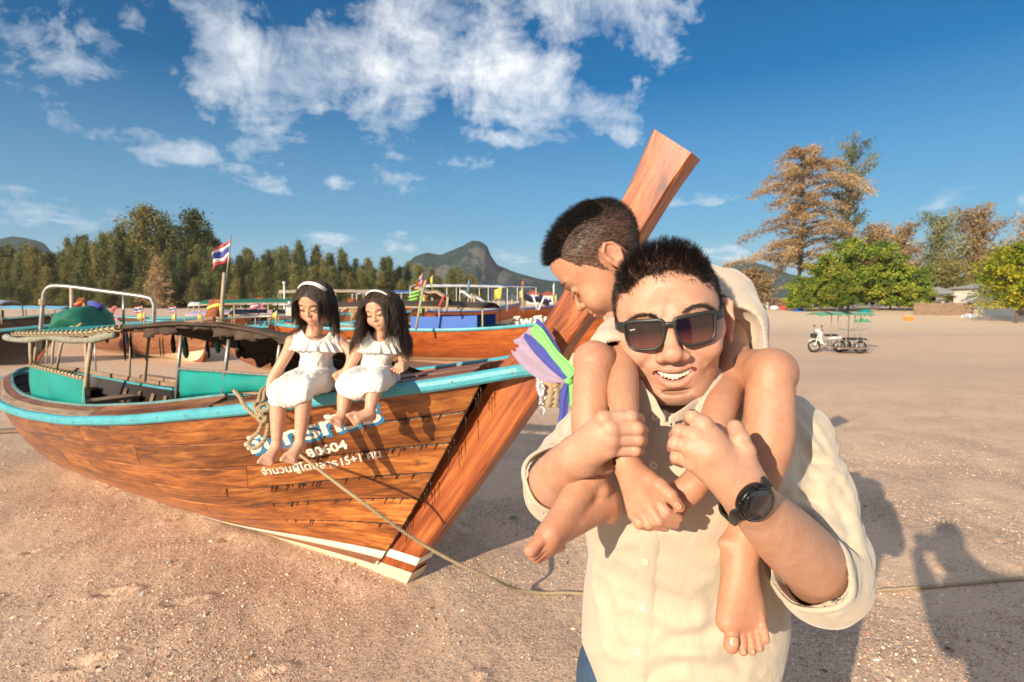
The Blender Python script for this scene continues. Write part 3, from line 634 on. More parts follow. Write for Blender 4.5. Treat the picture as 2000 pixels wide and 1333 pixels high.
def right_trees():
    def T(u, vtop, y, **k):
        q = Y(u, vtop, y); g0 = float(gz(q[0], y)); r = make_tree(**k); h = k['h']; put(r, q[0], y, (q[2]-g0)/h); return r
    big = dict(leafw=.26, cluster=1.0)
    T(1572, 292, 84, name='dry_casuarina', label='huge dry brown casuarina with drooping sprays on the right shore', lm=MT['needle_brown'], h=23, crad=9.4, nbr=74, per=430, ls=.46, droop=.50, seed=31, base=.24, prof=lambda t: .90-.40*t+.16*math.sin(9*t+1)+.10*math.sin(23*t)-.2*max(0, t-.88)*4, up=.48, jag=.5, sharp=.9, trunk_r=.32, **big)
    T(1655, 300, 87, name='casuarina_tree', label='grey green casuarina leaning out right of the huge brown one', lm=MT['needle_grey'], h=22, crad=5.2, nbr=34, per=230, ls=.46, droop=.10, seed=32, base=.45, prof=lambda t: .85-.35*t, up=.75, jag=.5, sharp=1.1, trunk_r=.3, **big)
    T(1475, 530, 80, name='dry_casuarina', label='low brown dry branches beside the grey roofed pavilion', lm=MT['needle_brown'], h=6, crad=4.0, nbr=46, per=130, ls=.6, droop=.2, seed=33, base=.1, prof=lambda t: 1-.6*t, up=.3, **big)
    for (u, v, y, cr, sd, lab, lm_) in [(1712, 448, 100, 5.2, 41, 'hazy brown casuarina behind the bright green trees, left of its twin', 'needle_brown'), (1768, 448, 102, 4.6, 42, 'brown casuarina behind the bright green trees, right of its twin', 'needle_brown'),
                                   (1835, 432, 98, 4.4, 43, 'thin grey green casuarina with open airy branches above the palm', 'needle_grey'), (1900, 420, 100, 5.6, 44, 'reddish brown casuarina with upswept branches above the white hut', 'needle_brown'), (2025, 425, 92, 5, 45, 'brown casuarina at the right edge of the beach view', 'needle_brown')]:
        T(u, v, y, name='dry_casuarina' if 'brown' in lm_ else 'casuarina_tree', label=lab, lm=MT[lm_], h=14, crad=cr, nbr=46, per=110, ls=.8, droop=-.05, seed=sd, base=.25, prof=lambda t: .9-.45*t, up=.65, jag=.55, leafw=.2, cluster=.8)
    T(1845, 515, 90, name='casuarina_tree', label='rounded olive green tree behind the palm and parked cars', lm=MT['needle_olive'], h=8, crad=4.4, nbr=70, per=130, ls=.55, droop=.0, seed=46, base=.08, prof=lambda t: math.sqrt(max(.02, 1-t*t)), up=.5, leafw=.35, cluster=.9)
    # spreading broad-leaved sea almonds: layered crowns
    al = [(1548, 562, 75, 2.2, 161, 'small olive sea almond filling the gap left of the clump'), (1640, 520, 72, 3.0, 162, 'lower front sea almond in the left half of the clump'), (1745, 505, 79, 3.2, 163, 'back sea almond peeking between the two right ones'), (1800, 538, 77, 2.6, 164, 'last small sea almond trailing off to the right of the clump'), (1610, 500, 74, 4.6, 61, 'bright green sea almond under the huge brown casuarina, leftmost'), (1665, 470, 76, 4.6, 62, 'bright green sea almond with yellow leaves right of the leftmost one'), (1722, 478, 75, 4.8, 63, 'bright green layered sea almond in the middle of the clump'), (1770, 520, 74, 3.4, 64, 'low green sea almond at the right end of the clump'), (1575, 545, 73, 2.6, 65, 'lowest green bush at the left foot of the almond clump')]
    for (u, v, y, cr, sd, lab) in al:
        T(u, v, y, name='sea_almond_tree', label=lab, lm=MT['leaf_bright'], h=8, crad=cr, nbr=50, per=200, ls=.36, droop=.10, seed=sd, base=.10, prof=lambda t: (math.sqrt(max(.03, 1-(1.15*t-.12)**2)))*(.82+.18*math.sin(t*22)), up=.26, jag=.55, leafw=.6, sharp=.9, cluster=.95)
    for (u, v, y, cr, sd, lab) in [(1800, 548, 84, 3.0, 66, 'low green shrubby tree left of the palm'), (1880, 560, 84, 3.0, 67, 'low green shrubby tree right behind the palm'), (1925, 545, 88, 3.2, 68, 'olive shrubby tree left behind the white hut')]:
        T(u, v, y, name='shrubby_tree', label=lab, lm=MT['leaf_bright'], h=6, crad=cr, nbr=50, per=110, ls=.42, droop=.1, seed=sd, base=.1, prof=lambda t: math.sqrt(max(.03, 1-t*t)), up=.3, leafw=.5, cluster=1.1)
    T(1995, 482, 58, name='almond_tree', label='yellow green tree with layered branches at the right edge', lm=MT['leaf_yellow'], h=8, crad=3.7, nbr=58, per=150, ls=.38, droop=.1, seed=71, base=.2, prof=lambda t: .75+.3*math.sin(t*3.1)-.5*t*t, up=.25, leafw=.5, cluster=1.3)
    # palm
    q = Y(1860, 580, 72); g0 = float(gz(q[0], 72)); r = empty('palm_tree', 'short coconut palm with arching yellow green fronds by the wall', 'tree', (q[0], 72, g0))
    b = MB(); b.add(*tube([(q[0]+.1*math.sin(i), 72, g0-.3+i*.42) for i in range(5)], [.24, .2, .17, .16, .14], 9)); b.build('trunk', MT['bark'], r, smooth=True)
    rs = np.random.RandomState(3)
    for i in range(13):
        a = i*2.399; e = rs.uniform(.2, 1.1); ln = rs.uniform(2.4, 3.3); d = np.array([math.cos(a)*math.cos(e), math.sin(a)*math.cos(e), math.sin(e)])
        p0 = np.array([q[0], 72, g0+1.4]); ms = spline([p0+d*ln*s+np.array([0, 0, -1.5*s*s]) for s in (0, .33, .66, 1)], 20); fb = MB(); fb.add(*tube(ms, np.linspace(.04, .01, 20), 4))
        for j in range(2, 20):
            t = nz(ms[min(j+1, 19)]-ms[j-1]); sd = nz(np.cross(t, [0, 0, 1])); w = .75*math.sin(PI*min(.95, j/20+.08))
            for s_ in (-1, 1):
                tip = ms[j]+sd*s_*w+t*.25-np.array([0, 0, .25*w]); fb.add([ms[j]-t*.05, ms[j]+t*.06, tip], [(0, 1, 2)])
        o = mesh('frond', np.vstack(fb.V), fb.F, MT['frond'], r, smooth=False, attrs={'tint': np.full(fb.n, rs.uniform(.2, 1))})
right_trees()
# ------------------------------------------------ the near long-tail boat
BA = G(800, 1128); BD = nz([.845, -.535, 0]); BN = np.array([BD[1], -BD[0], 0.])
BN = np.array([-.53493, -.84489, 0.]) ; BD = np.array([.84489, -.53493, 0.])
def bp_(s, w, z): return BA-BD*s+BN*w+np.array([0, 0, z])
_rs = np.array([-.95, -.87, -.68, -.55, -.18, .22, .58, .97, 1.74, 2.6, 3.4, 4.0, 4.5, 5.0, 5.2, 5.3, 5.35])
_rw = np.array([.072, .08, .16, .222, .355, .47, .552, .617, .67, .685, .67, .64, .56, .42, .30, .17, .0])
_rz = np.array([1.30, 1.285, 1.241, 1.213, 1.150, 1.082, 1.022, .962, .845, .745, .70, .695, .72, .77, .80, .82, .83])
def RWs(s): return np.interp(s, _rs, _rw)
def RZs(s): return np.interp(s, _rs, _rz)
_ks = np.linspace(-.95, 5.35, 200)
_w2 = np.convolve(np.pad(RWs(_ks), 6, 'edge'), np.ones(13)/13, 'valid'); _z2 = np.convolve(np.pad(RZs(_ks), 6, 'edge'), np.ones(13)/13, 'valid')
_w2[-14:] = RWs(_ks)[-14:]; _w2[:4] = RWs(_ks)[:4]
RW = lambda s: np.interp(s, _ks, _w2); RZ = lambda s: np.interp(s, _ks, _z2)
def solve_w(u, v, w):
    r = ray(u, v); t = (w-np.dot(CAM-BA, BN))/np.dot(r, BN); Q = CAM+r*t
    return -np.dot(Q-BA, BD), Q[2]
def hull_swz(a, t):
    """a: 0 bow rabbet .. 1 stern, t: 0 keel .. 1 rail -> s, w, z"""
    sr = -.66+6.01*a; ksx = .25+4.75*a**.98
    rw, rz = RW(sr), RZ(sr); kz = -.02+.38*max(0, (a-.80)/.20)**1.6
    k = float(sm(0, .35, a)); k2 = float(sm(.72, 1, a))
    kw = .055*(1-k2)
    p1w = (kw+(rw-kw)*(.50+.24*k)); p1z = kz+(rz-kz)*(.46-.28*k+.18*k2)
    w = (1-t)**2*kw+2*t*(1-t)*p1w+t*t*rw; z = (1-t)**2*kz+2*t*(1-t)*p1z+t*t*rz
    st = t if a < .3 else t
    s = ksx+(sr-ksx)*(st**.95)
    return s, w, z
def hull_pt(a, t, off=0., side=1):
    s, w, z = hull_swz(a, t); e = 1e-3
    s1, w1, z1 = hull_swz(min(a+e, 1), t); s2, w2, z2 = hull_swz(max(a-e, 0), t); s3, w3, z3 = hull_swz(a, min(t+e, 1)); s4, w4, z4 = hull_swz(a, max(t-e, 0))
    n = np.cross([s1-s2, w1-w2, z1-z2], [s3-s4, w3-w4, z3-z4]); n = nz(n); n = n if n[1] > 0 else -n
    s, w, z = s+n[0]*off, w+n[1]*off, z+n[2]*off
    return bp_(s, side*w, z)
TE = [0, .055, .10, .145, .31, .46, .59, .73, .865, 1.0]
def boat_main():
    rs = np.random.RandomState(9)
    B = empty('longtail_boat', 'nearest wooden longtail boat with two girls sitting on its high bow', 'boat', tuple(BA))
    def strip(a0, a1, t0, t1, side, m, name='plank', off=0., th=.02, gap=.0016, na=None):
        na = na or max(8, int(60*(a1-a0))); A_ = np.linspace(a0+gap*.25, a1-gap*.25, na); V = []; P = []
        for j, (tt, o) in enumerate([(t0+gap*.2, -th), (t0+gap, off-.004), (t0+gap*3.2, off), ((t0+t1)/2, off+.0015), (t1-gap*3.2, off), (t1-gap, off-.004), (t1-gap*.2, -th)]):
            for a in A_: V.append(hull_pt(a, tt, o, side)); s, w, z = hull_swz(a, tt); P.append((s, tt*1.3, 0))
        n = len(A_); i = np.arange(7*n).reshape(7, n)
        F = [(i[r, c], i[r, c+1], i[r+1, c+1], i[r+1, c]) for r in range(6) for c in range(n-1)]
        F += [tuple(i[:, 0]), tuple(i[::-1, -1])]
        if side > 0: F = [f[::-1] for f in F]
        return MB().add(V, F, P).build(name, m, B, smooth=False)
    for side in (1, -1):
        strip(0, 1, TE[0], TE[1], side, MT['cream'], 'keel_plank'); strip(0, 1, TE[1], TE[2], side, MT['hull3'], 'bottom_plank'); strip(0, 1, TE[2], TE[3], side, MT['white'], 'white_stripe', off=.002)
        joints = [(.0, .46, 1), (.0, .30, .72, 1), (.0, .55, 1), (.0, .22, .62, 1), (.0, .40, .8, 1), (.0, .52, 1)]
        for k in range(6):
            J = joints[k]
            for a0, a1 in zip(J[:-1], J[1:]): strip(a0, a1, TE[3+k], TE[4+k], side, MT['hull'])
        # dark lining behind the seams
        na, ntt = 70, 10; V = [hull_pt(a, t, -.012, side) for a in np.linspace(0, 1, na) for t in np.linspace(.0, .985, ntt)]
        F = [(i*ntt+j, (i+1)*ntt+j, (i+1)*ntt+j+1, i*ntt+j+1) for i in range(na-1) for j in range(ntt-1)]
        MB().add(V, F).build('hull_lining', MT['caulk'], B, smooth=True)
        # rub rail
        S_ = np.concatenate([np.linspace(-.93, 4.6, 90), np.linspace(4.65, 5.35, 24)])
        prof = np.array([(-.012, -.031), (.022, -.031), (.034, -.02), (.037, 0), (.034, .02), (.022, .031), (-.012, .031)])
        def sweep(name, m, Sx, cw, cz, prof, taper=True):
            P = np.array([[s, cw(s), cz(s)] for s in Sx]); T = np.gradient(P, axis=0); T /= np.linalg.norm(T, axis=1)[:, None]
            V = []; pc = []
            for i, s in enumerate(Sx):
                nx = nz([-T[i, 1], T[i, 0], 0]); nx = nx if nx[1] >= 0 or s > 5.3 else -nx
                if s > 5.25: nx = nz([.5+.5*(s-5.25)*10, 1-.9*min(1, (s-5.25)*10), 0])
                for (x, zz) in prof: q = P[i]+nx*x+np.array([0, 0, zz]); V.append(bp_(q[0], side*q[1], q[2])); pc.append((s, x, zz))
            k = len(prof); F = [(i*k+j, (i+1)*k+j, (i+1)*k+(j+1) % k, i*k+(j+1) % k) for i in range(len(Sx)-1) for j in range(k)]+[tuple(range(k)), tuple((len(Sx)-1)*k+j for j in range(k))[::-1]]
            if side < 0: F = [f[::-1] for f in F]
            return MB().add(V, F, pc).build(name, m, B, smooth=False)
        sweep('rub_rail', MT['cyan'], S_, RW, RZ, prof)
        Sd = np.linspace(.55, 5.30, 80)
        wb = lambda s: np.minimum(.115, RW(s)*.9)
        # washboard planks (two widths), then a cyan lip
        for q0, q1 in ((.02, .5), (.54, .98)):
            for sa, sb in ((.95, 2.3), (2.31, 3.9), (3.91, 5.28)):
                Sx = np.linspace(sa, sb, 30); V = []; pc = []
                for s in Sx:
                    for q, dz in ((q0, -.0), (q1, .0), (q1, -.022), (q0, -.022)): V.append(bp_(s, side*(RW(s)-.005-wb(s)*q), RZ(s)+.034+.05*q+dz)); pc.append((s, q*.12, dz))
                F = [(i*4+j, (i+1)*4+j, (i+1)*4+(j+1) % 4, i*4+(j+1) % 4) for i in range(len(Sx)-1) for j in range(4)]+[(0, 1, 2, 3), tuple(len(V)-4+j for j in (3, 2, 1, 0))]
                MB().add(V, F, pc).build('washboard_plank', MT['grey'] if rs.rand() > .35 else MT['deck'], B, smooth=False)
        sweep('coaming_lip', MT['cyan_dark'] if side > 0 else MT['grey'], Sd[Sd > .93], lambda s: RW(s)-wb(s)-.012, lambda s: RZ(s)+.088, np.array([(-.010, -.035), (.010, -.035), (.010, .008), (-.010, .008)]))
    # foredeck: lengthwise planks
    NQ = 7
    for k in range(NQ):
        q0, q1 = -1+2*k/NQ+.012, -1+2*(k+1)/NQ-.012
        cuts = [(-.60, .10), (.11, .92)] if k % 2 else [(-.60, -.20), (-.19, .45), (.46, .92)]
        for sa, sb in cuts:
            Sx = np.linspace(sa, sb, 14); V = []; pc = []; dz0 = rs.uniform(-.004, .006)
            for s in Sx:
                for q, dz in ((q0, 0), (q1, 0), (q1, -.03), (q0, -.03)):
                    V.append(bp_(s, q*(RW(s)-.004), RZ(s)+.036+.03*(1-q*q)+dz+dz0)); pc.append((s, q*.4, dz))
            F = [(i*4+j, (i+1)*4+j, (i+1)*4+(j+1) % 4, i*4+(j+1) % 4) for i in range(len(Sx)-1) for j in range(4)]+[(0, 1, 2, 3), tuple(len(V)-4+j for j in (3, 2, 1, 0))]
            MB().add(V, F, pc).build('deck_plank', MT['deck'], B, smooth=False)
    # low bulwark boards with a thin cyan edge on the far side of the bow
    for side, m in ((-1, MT['cyan']),):
        Sx = np.linspace(-.62, .95, 30)
        b = MB(); P = [bp_(s, side*(RW(s)-.005), RZ(s)+.075) for s in Sx]; b.add(*tube(P, .014, 6)); b.build('bow_edge_strip', m, B, smooth=True)
        V = []; pc = []
        for s in Sx:
            for w_, z_ in ((0, .03), (0, .07), (-.02, .07), (-.02, .03)): V.append(bp_(s, side*(RW(s)+w_), RZ(s)+z_)); pc.append((s, w_, z_))
        F = [(i*4+j, (i+1)*4+j, (i+1)*4+(j+1) % 4, i*4+(j+1) % 4) for i in range(len(Sx)-1) for j in range(4)]
        MB().add(V, F, pc).build('bulwark_board', MT['hull2'], B, smooth=False)
    # stem post
    back = [(-1.420, 2.300), (-1.35, 2.15), (-1.28, 2.016), (-1.08, 1.74), (-.909, 1.497), (-.72, 1.33), (-.60, 1.205), (-.23, .68), (.137, .167), (.27, -.03)]
    front = [(-.016, -.03), (-.138, .174), (-.53, .68), (-.935, 1.225), (-1.04, 1.40), (-1.20, 1.61), (-1.384, 1.89), (-1.49, 2.05), (-1.585, 2.175), (-1.565, 2.215)]
    b0 = spline(back, 30); f0 = spline(front[:-1], 30)[::-1]
    hw = .062; V = []; pc = []; n = 30
    for i in range(n):
        B_, F_ = b0[i], f0[i]; dz = F_-B_; L_ = np.linalg.norm(dz)
        for q, w in ((0, -hw+.012), (.0, hw-.012), (.05, hw), (.35, hw+.001), (.65, hw), (.95, hw), (1, hw-.012), (1, -hw+.012), (.95, -hw), (.5, -hw), (.05, -hw)):
            p = B_+dz*q; V.append(bp_(p[0], w, p[1])); pc.append((i*.085, q*L_, w))
    k = 11; F = [(i*k+j, i*k+(j+1) % k, (i+1)*k+(j+1) % k, (i+1)*k+j) for i in range(n-1) for j in range(k)]+[tuple(range(k))[::-1], tuple((n-1)*k+j for j in range(k))]
    o = MB().add(V, F, pc).build('stem_post', MT['stem'], B, smooth=False)
    # painted foot of the stem: cream and white sheets lying on the side of the post
    for nm, m, z0, z1 in (('cream_foot', MT['cream'], -.02, .075), ('white_foot', MT['white'], .125, .175)):
        for sd in (1, -1):
            bx = lambda z: np.interp(z, [-.03, .167], [.27, .137])-.004; fx = lambda z: np.interp(z, [-.03, .174], [-.016, -.138])+.002
            V = [bp_(x, sd*(hw+.004), z) for z in (z0, z1) for x in (bx(z), fx(z))]+[bp_(fx(z), sd*.03, z) for z in (z0, z1)]
            MB().add([bp_(bx(z0), sd*(hw+.005), z0), bp_(fx(z0)-.004, sd*(hw+.005), z0), bp_(fx(z1)-.004, sd*(hw+.005), z1), bp_(bx(z1), sd*(hw+.005), z1), bp_(fx(z0)-.006, 0, z0), bp_(fx(z1)-.006, 0, z1)],
                     [(0, 1, 2, 3), (1, 4, 5, 2)], [(0, 0, 0), (.3, 0, 0), (.3, .1, 0), (0, .1, 0), (.4, 0, 0), (.4, .1, 0)]).build(nm, m, B, smooth=False)
    # dark water line under the rail on the stem, cracks
    # inside: floor boards, ribs, thwarts
    for side in (1, -1):
        for i in range(16):
            a = .32+i*.036; P = [hull_pt(a, t, -.03, side) for t in np.linspace(.12, .93, 9)]
            if 1: v, f = tube(P, .02, 4); MB().add(v, f).build('rib', MT['grey'], B, smooth=False)
    for i in range(6):
        w0 = -.36+i*.12; V, F = box(bp_(3.0, w0+.06, .36), (2.6, .105, .022), M=np.stack([-BD, BN, np.array([0, 0, 1.])], 1)); MB().add(V, F, V@np.stack([-BD, BN, [0, 0, 1]], 1)).build('floor_board', MT['grey'], B)
    for s, zz in ((1.35, .66), (2.0, .60), (2.7, .56), (3.4, .56), (4.3, .60), (4.9, .66)):
        v, f = bbox_bar(bp_(s, -RW(s)+.1, zz), bp_(s, RW(s)-.1, zz), .2, .03); MB().add(v, f, v@np.stack([BN, -BD, [0, 0, 1]], 1)).build('thwart', MT['grey'], B)
    for i, (s, w) in enumerate([(1.55, -.1), (1.75, -.25), (1.95, -.38), (2.2, -.45)]):
        v, f = bbox_bar(bp_(s, w-.12, .50), bp_(s-.32, w+.1, .78), .07, .03); MB().add(v, f).build('slanting_board', MT['bamboo'], B)
    v, f = bbox_bar(bp_(1.2, -.58, .80), bp_(4.3, -.6, .80), .09, .03, up=(0, 0, 1)); MB().add(v, f, v@np.stack([-BD, BN, [0, 0, 1]], 1)).build('side_bench', MT['grey'], B)
    # canopy
    edge = [(30, 650), (100, 649), (172, 648), (202, 642), (300, 633), (359, 630), (432, 633), (485, 641), (557, 658), (585, 668)]
    E = np.array([solve_w(u, v, .52) for u, v in edge]); o_ = np.argsort(E[:, 0]); E = E[o_]
    Es = lambda s: np.interp(s, E[:, 0], E[:, 1])
    s0, s1 = E[0, 0], min(E[-1, 0], 4.7)
    def roof(u, v, dz=0):
        s = s0+(s1-s0)*u; w = .52-1.06*v; return bp_(s, w, Es(s)+.03*math.sin(PI*v)-.012*v-.30*v*float(1-sm(1.9, 2.9, s))+.006*math.sin(s*9+v*4)+.012*math.sin(s*23+v*11)*v+dz)
    us = (2.2-s0)/(s1-s0)
    for ua, ub, mm in ((us, 1, 'tarp'), (0, us, 'tarp_dark')): v, f = grid(lambda u, v: roof(ua+(ub-ua)*u, v), 36, 12, thick=.008); MB().add(v, f).build('canopy_roof', MT[mm], B, smooth=True)
    v, f = grid(lambda u, v: roof(u, v, -.012), 60, 12, thick=.006); MB().add(v, f).build('canopy_underside', MT['tarp_dark'], B, smooth=True)
    for sa_, sb_, mm in ((s0, 2.2, 'tarp_dark'), (2.2, s1, 'bamboo')): P = [bp_(s, .525, Es(s)-.008) for s in np.linspace(sa_, sb_, 40)]; MB().add(*tube(P, .010, 6)).build('edge_pole', MT[mm], B, smooth=True)
    P = [bp_(s, -.545, Es(s)-.02-.30*float(1-sm(1.9, 2.9, s))) for s in np.linspace(s0, s1, 40)]; MB().add(*tube(P, .013, 6)).build('edge_pole', MT['bamboo'], B, smooth=True)
    b = MB()  # lashing cord wound round the stern half of the edge pole
    sl = np.linspace(2.1, s1, 700); ph = (sl-2.1)*2*PI/.085; b.add(*tube([bp_(s, .525+.02*math.cos(p), Es(s)-.008+.02*math.sin(p)) for s, p in zip(sl, ph)], .0065, 5)); b.build('lashing_cord', MT['rope'], B, smooth=True)
    def hang(sA, sB, w, z0f, hf, m, name, seed, nu=50, amp=.03, top=None):
        V, F = grid(lambda u, v: (lambda s: bp_(s, w+amp*math.sin(s*31+seed)*v+.01*math.sin(s*90), z0f(s)-v*hf(s)))(sA+(sB-sA)*u), nu, 5, thick=.004); return MB().add(V, F).build(name, m, B, smooth=True)
    rr = lambda sd: (lambda s: .07+.05*math.sin(s*7+sd)+.035*math.sin(s*23+sd*2)+.02*math.sin(s*57))
    hang(s0, 1.9, -.53, lambda s: Es(s)-.31*float(1-sm(1.9, 2.9, s))-.01, lambda s: .05+.8*rr(1)(s), MT['tarp_dark'], 'torn_curtain', 1)
    hang(1.9, 3.2, -.53, lambda s: Es(s)-.31*float(1-sm(1.9, 2.9, s))-.01, lambda s: .05+.6*max(0, rr(4)(s)), MT['tarp_dark'], 'torn_curtain', 4)
    hang(s0, 2.0, .50, lambda s: Es(s)-.012, lambda s: .02+.35*max(0, rr(2)(s)), MT['tarp_dark'], 'torn_curtain', 2)
    # rolled-up side curtain under the stern half
    P = [bp_(s, .49+.01*math.sin(s*8), Es(s)-.055-.012*math.sin(s*5)) for s in np.linspace(2.3, 4.4, 40)]; v, f = tube(P, .028+.006*np.sin(np.linspace(0, 20, 40)), 8); MB().add(v, f).build('rolled_curtain', mat('grimy_rolled_curtain', (.24, .24, .19), .8, var=.4, vscale=20, bump=.5), B, smooth=True)
    def panel(sA, sB, w, ztop, zbot, name, seed):
        V, F = grid(lambda u, v: (lambda s: bp_(s, w+.012*math.sin(s*11+seed)*math.sin(PI*v)+.02*math.sin(PI*u)*math.sin(PI*v), ztop(u)+(zbot(u)-ztop(u))*v))(sA+(sB-sA)*u), 26, 8, thick=.004)
        return MB().add(V, F).build(name, MT['tarp'], B, smooth=True)
    def seg(pa, pb, w): a = solve_w(*pa, w); b_ = solve_w(*pb, w); return a, b_
    (sa, za), (sb, zb) = seg((58, 712), (166, 739), .50); (sa2, zb1), (sb2, zb2) = seg((60, 775), (162, 800), .50)
    panel(sb, sa, .50, lambda u: zb+(za-zb)*u, lambda u: zb2+(zb1-zb2)*u, 'side_screen', 3)
    P = [bp_(sb+(sa-sb)*q, .505, zb+(za-zb)*q) for q in np.linspace(0, 1, 300)]; ph = np.linspace(0, 2*PI*16, 300)
    MB().add(*tube([p+BN*.016*math.cos(h)+np.array([0, 0, .016*math.sin(h)]) for p, h in zip(P, ph)], .006, 5)).build('screen_lacing', MT['rope'], B, smooth=True)
    MB().add(*tube(P[::30], .011, 6)).build('screen_rod', MT['bamboo'], B, smooth=True)
    (sc, zc), (sd, zd) = seg((350, 722), (545, 736), .47); (_, zc2), (_, zd2) = seg((345, 775), (545, 762), .47)
    panel(sd, sc, .47, lambda u: zd+(zc-zd)*u, lambda u: zd2+(zc2-zd2)*u, 'side_screen', 5)
    MB().add(*tube([bp_(sc+(sd-sc)*q, .475, zc+(zd-zc)*q+.006) for q in np.linspace(0, 1, 9)], .008, 6)).build('screen_rod', MT['pipe'], B, smooth=True)
    def post(ub, vb, ut, vt, w, r=.014, m='bamboo'):
        a = bp_(solve_w(ub, vb, w)[0], w, solve_w(ub, vb, w)[1]); c = bp_(solve_w(ut, vt, w)[0], w, solve_w(ut, vt, w)[1]); c2 = a+(c-a)*1.04
        MB().add(*tube([a-(c-a)*.12, a+(c-a)*.5+BN*.004, c2], r, 8)).build('canopy_post', MT[m], B, smooth=True)
    post(164, 795, 180, 655, .49, .017); post(345, 775, 354, 660, .47, .012, 'pipe'); post(437, 765, 447, 668, .47, .012, 'pipe'); post(62, 715, 60, 660, .48); post(284, 735, 293, 645, -.05, .013); post(253, 735, 257, 655, -.5, .011); post(68, 708, 76, 655, .3, .015)
    post(102, 712, 106, 660, -.2, .013); post(112, 716, 124, 660, -.1, .013); post(188, 735, 186, 665, -.5, .008, 'pipe'); post(91, 706, 93, 660, -.45, .01); post(540, 740, 548, 665, .4, .011, 'pipe')
    # hanging odds and ends under the canopy
    for (u, v0, v1, w, m, r) in [(242, 652, 705, 0, 'black', .008), (248, 652, 672, -.1, 'f_skyblue', .010), (255, 655, 700, -.2, 'black', .010), (318, 665, 697, .1, 'rope', .005), (312, 665, 697, .1, 'rope', .005), (338, 660, 690, -.1, 'black', .018), (362, 665, 700, 0, 'tarp_green', .02), (405, 672, 700, .1, 'black', .014), (425, 668, 690, 0, 'f_green', .016), (465, 672, 700, .1, 'black', .018), (470, 670, 690, -.2, 'tarp_dark', .03), (208, 652, 670, .2, 'black', .012), (190, 652, 665, .1, 'f_skyblue', .02)]:
        a = solve_w(u, v0-6, w); c = solve_w(u, v1, w); MB().add(*tube([bp_(a[0]+.004*math.sin(k), w, a[1]+(c[1]-a[1])*k/5) for k in range(6)], np.array([.5, .8, 1.1, 1, 1.15, .5])*r, 7)).build('hanging_rag', MT[m], B, smooth=True)
    # tall pipe frame over the stern
    w = -.35; pts = [(75, 690), (80, 640), (84, 590), (88, 570), (100, 560), (130, 560), (200, 569), (285, 581), (298, 590), (301, 605), (297, 660)]
    y0 = 6.0
    MB().add(*tube(spline([Y(u, v, y0+(u-75)*.000) for u, v in pts], 60), .021, 9)).build('pipe_frame', MT['pipe'], B, smooth=True)
    MB().add(*tube([Y(140, 562, y0), Y(141, 640, y0)], .02, 8)).build('frame_strut', MT['bamboo'], B, smooth=True)
    MB().add(*tube([Y(241, 576, y0), Y(242, 640, y0)], .012, 6)).build('frame_strut', MT['pipe'], B, smooth=True)
    for i in range(5): a = Y(84, 586+i*2.2, y0); v, f = tube([a+.033*np.array([math.cos(t), math.sin(t), 0]) for t in np.linspace(0, 6.28, 13)], .007, 5); MB().add(v, f).build('pipe_lashing', MT['rope'], B, smooth=True)
    MB().add(*tube([Y(86, 600, y0), Y(105, 625, y0)], .005, 5)).build('guy_line', MT['rope'], B, smooth=True)
    # ------------- lettering on the side
    A_ = np.linspace(0, .5, 260); T_ = np.linspace(.1, 1, 110)
    GP = np.array([[hull_swz(a, t) for t in T_] for a in A_]).reshape(-1, 3)
    WP = BA-BD*GP[:, :1]+BN*GP[:, 1:2]; WP[:, 2] = GP[:, 2]
    q = WP-CAM; c_ = q[:, 1]*CP-q[:, 2]*SP; up = q[:, 1]*SP+q[:, 2]*CP; UV = np.stack([1000+FPX*q[:, 0]/c_, 666.5-FPX*up/c_], 1)
    def p2h(u, v): i = np.argmin((UV[:, 0]-u)**2+(UV[:, 1]-v)**2); return GP[i]
    def w_at(sz):
        out = []
        for s, z in sz:
            d = (GP[:, 0]-s)**2+(GP[:, 2]-z)**2; i = np.argpartition(d, 4)[:4]; wt = 1/(d[i]+1e-7); out.append((GP[i, 1]*wt).sum()/wt.sum())
        return np.array(out)
    global hull_w_at, hull_p2h
    hull_w_at, hull_p2h = w_at, p2h
    def text(txt, p0, p1, height, m, off, name, ext=.002, dz=0, ds=0, bold=0, shear=0, squeeze=None):
        """txt written from pixel p0 to p1 (baseline) on the planks, height in metres"""
        cu = bpy.data.curves.new(name, 'FONT'); cu.body = txt; cu.size = 1; cu.offset = bold; cu.shear = shear; cu.resolution_u = 3
        ob = bpy.data.objects.new(name, cu); COL.objects.link(ob); bpy.context.view_layer.update()
        me = ob.to_mesh(); V = np.array([v.co for v in me.vertices]); F = [tuple(p.vertices) for p in me.polygons]; ob.to_mesh_clear(); bpy.data.objects.remove(ob)
        if not len(V): print('NO GLYPHS', txt); return
        a = p2h(*p0); b_ = p2h(*p1); x0, x1 = V[:, 0].min(), V[:, 0].max()
        t = (V[:, 0]-x0)/(x1-x0); s = a[0]+(b_[0]-a[0])*t+ds; zl = a[2]+(b_[2]-a[2])*t
        z = zl+V[:, 1]*height+dz; slope = (b_[2]-a[2])/(b_[0]-a[0])
        w = w_at(np.stack([s, z], 1)); P = BA-BD*s[:, None]+BN*(w+off)[:, None]; P[:, 2] = z
        n = len(P); Q = P-BN*(ext+.002)
        from collections import Counter
        E = Counter();
        for f in F:
            for i in range(len(f)): E[(f[i], f[(i+1) % len(f)])] += 1
        side_ = [(e[0], e[0]+n, e[1]+n, e[1]) for e in E if (e[1], e[0]) not in E]
        MB().add(np.vstack([P, Q]), F+side_).build(name, m, B, smooth=False)
    text('จันทรทัวร์', (490, 888), (748, 820), .128, MT['letter_blue'], .004, 'boat_name_shadow', bold=.05, dz=-.009, ds=-.012)
    text('จันทรทัวร์', (490, 888), (748, 820), .128, MT['letter'], .008, 'boat_name', bold=.03)
    text('80604', (603, 896), (682, 876), .070, MT['letter'], .005, 'registration_number', bold=.03)
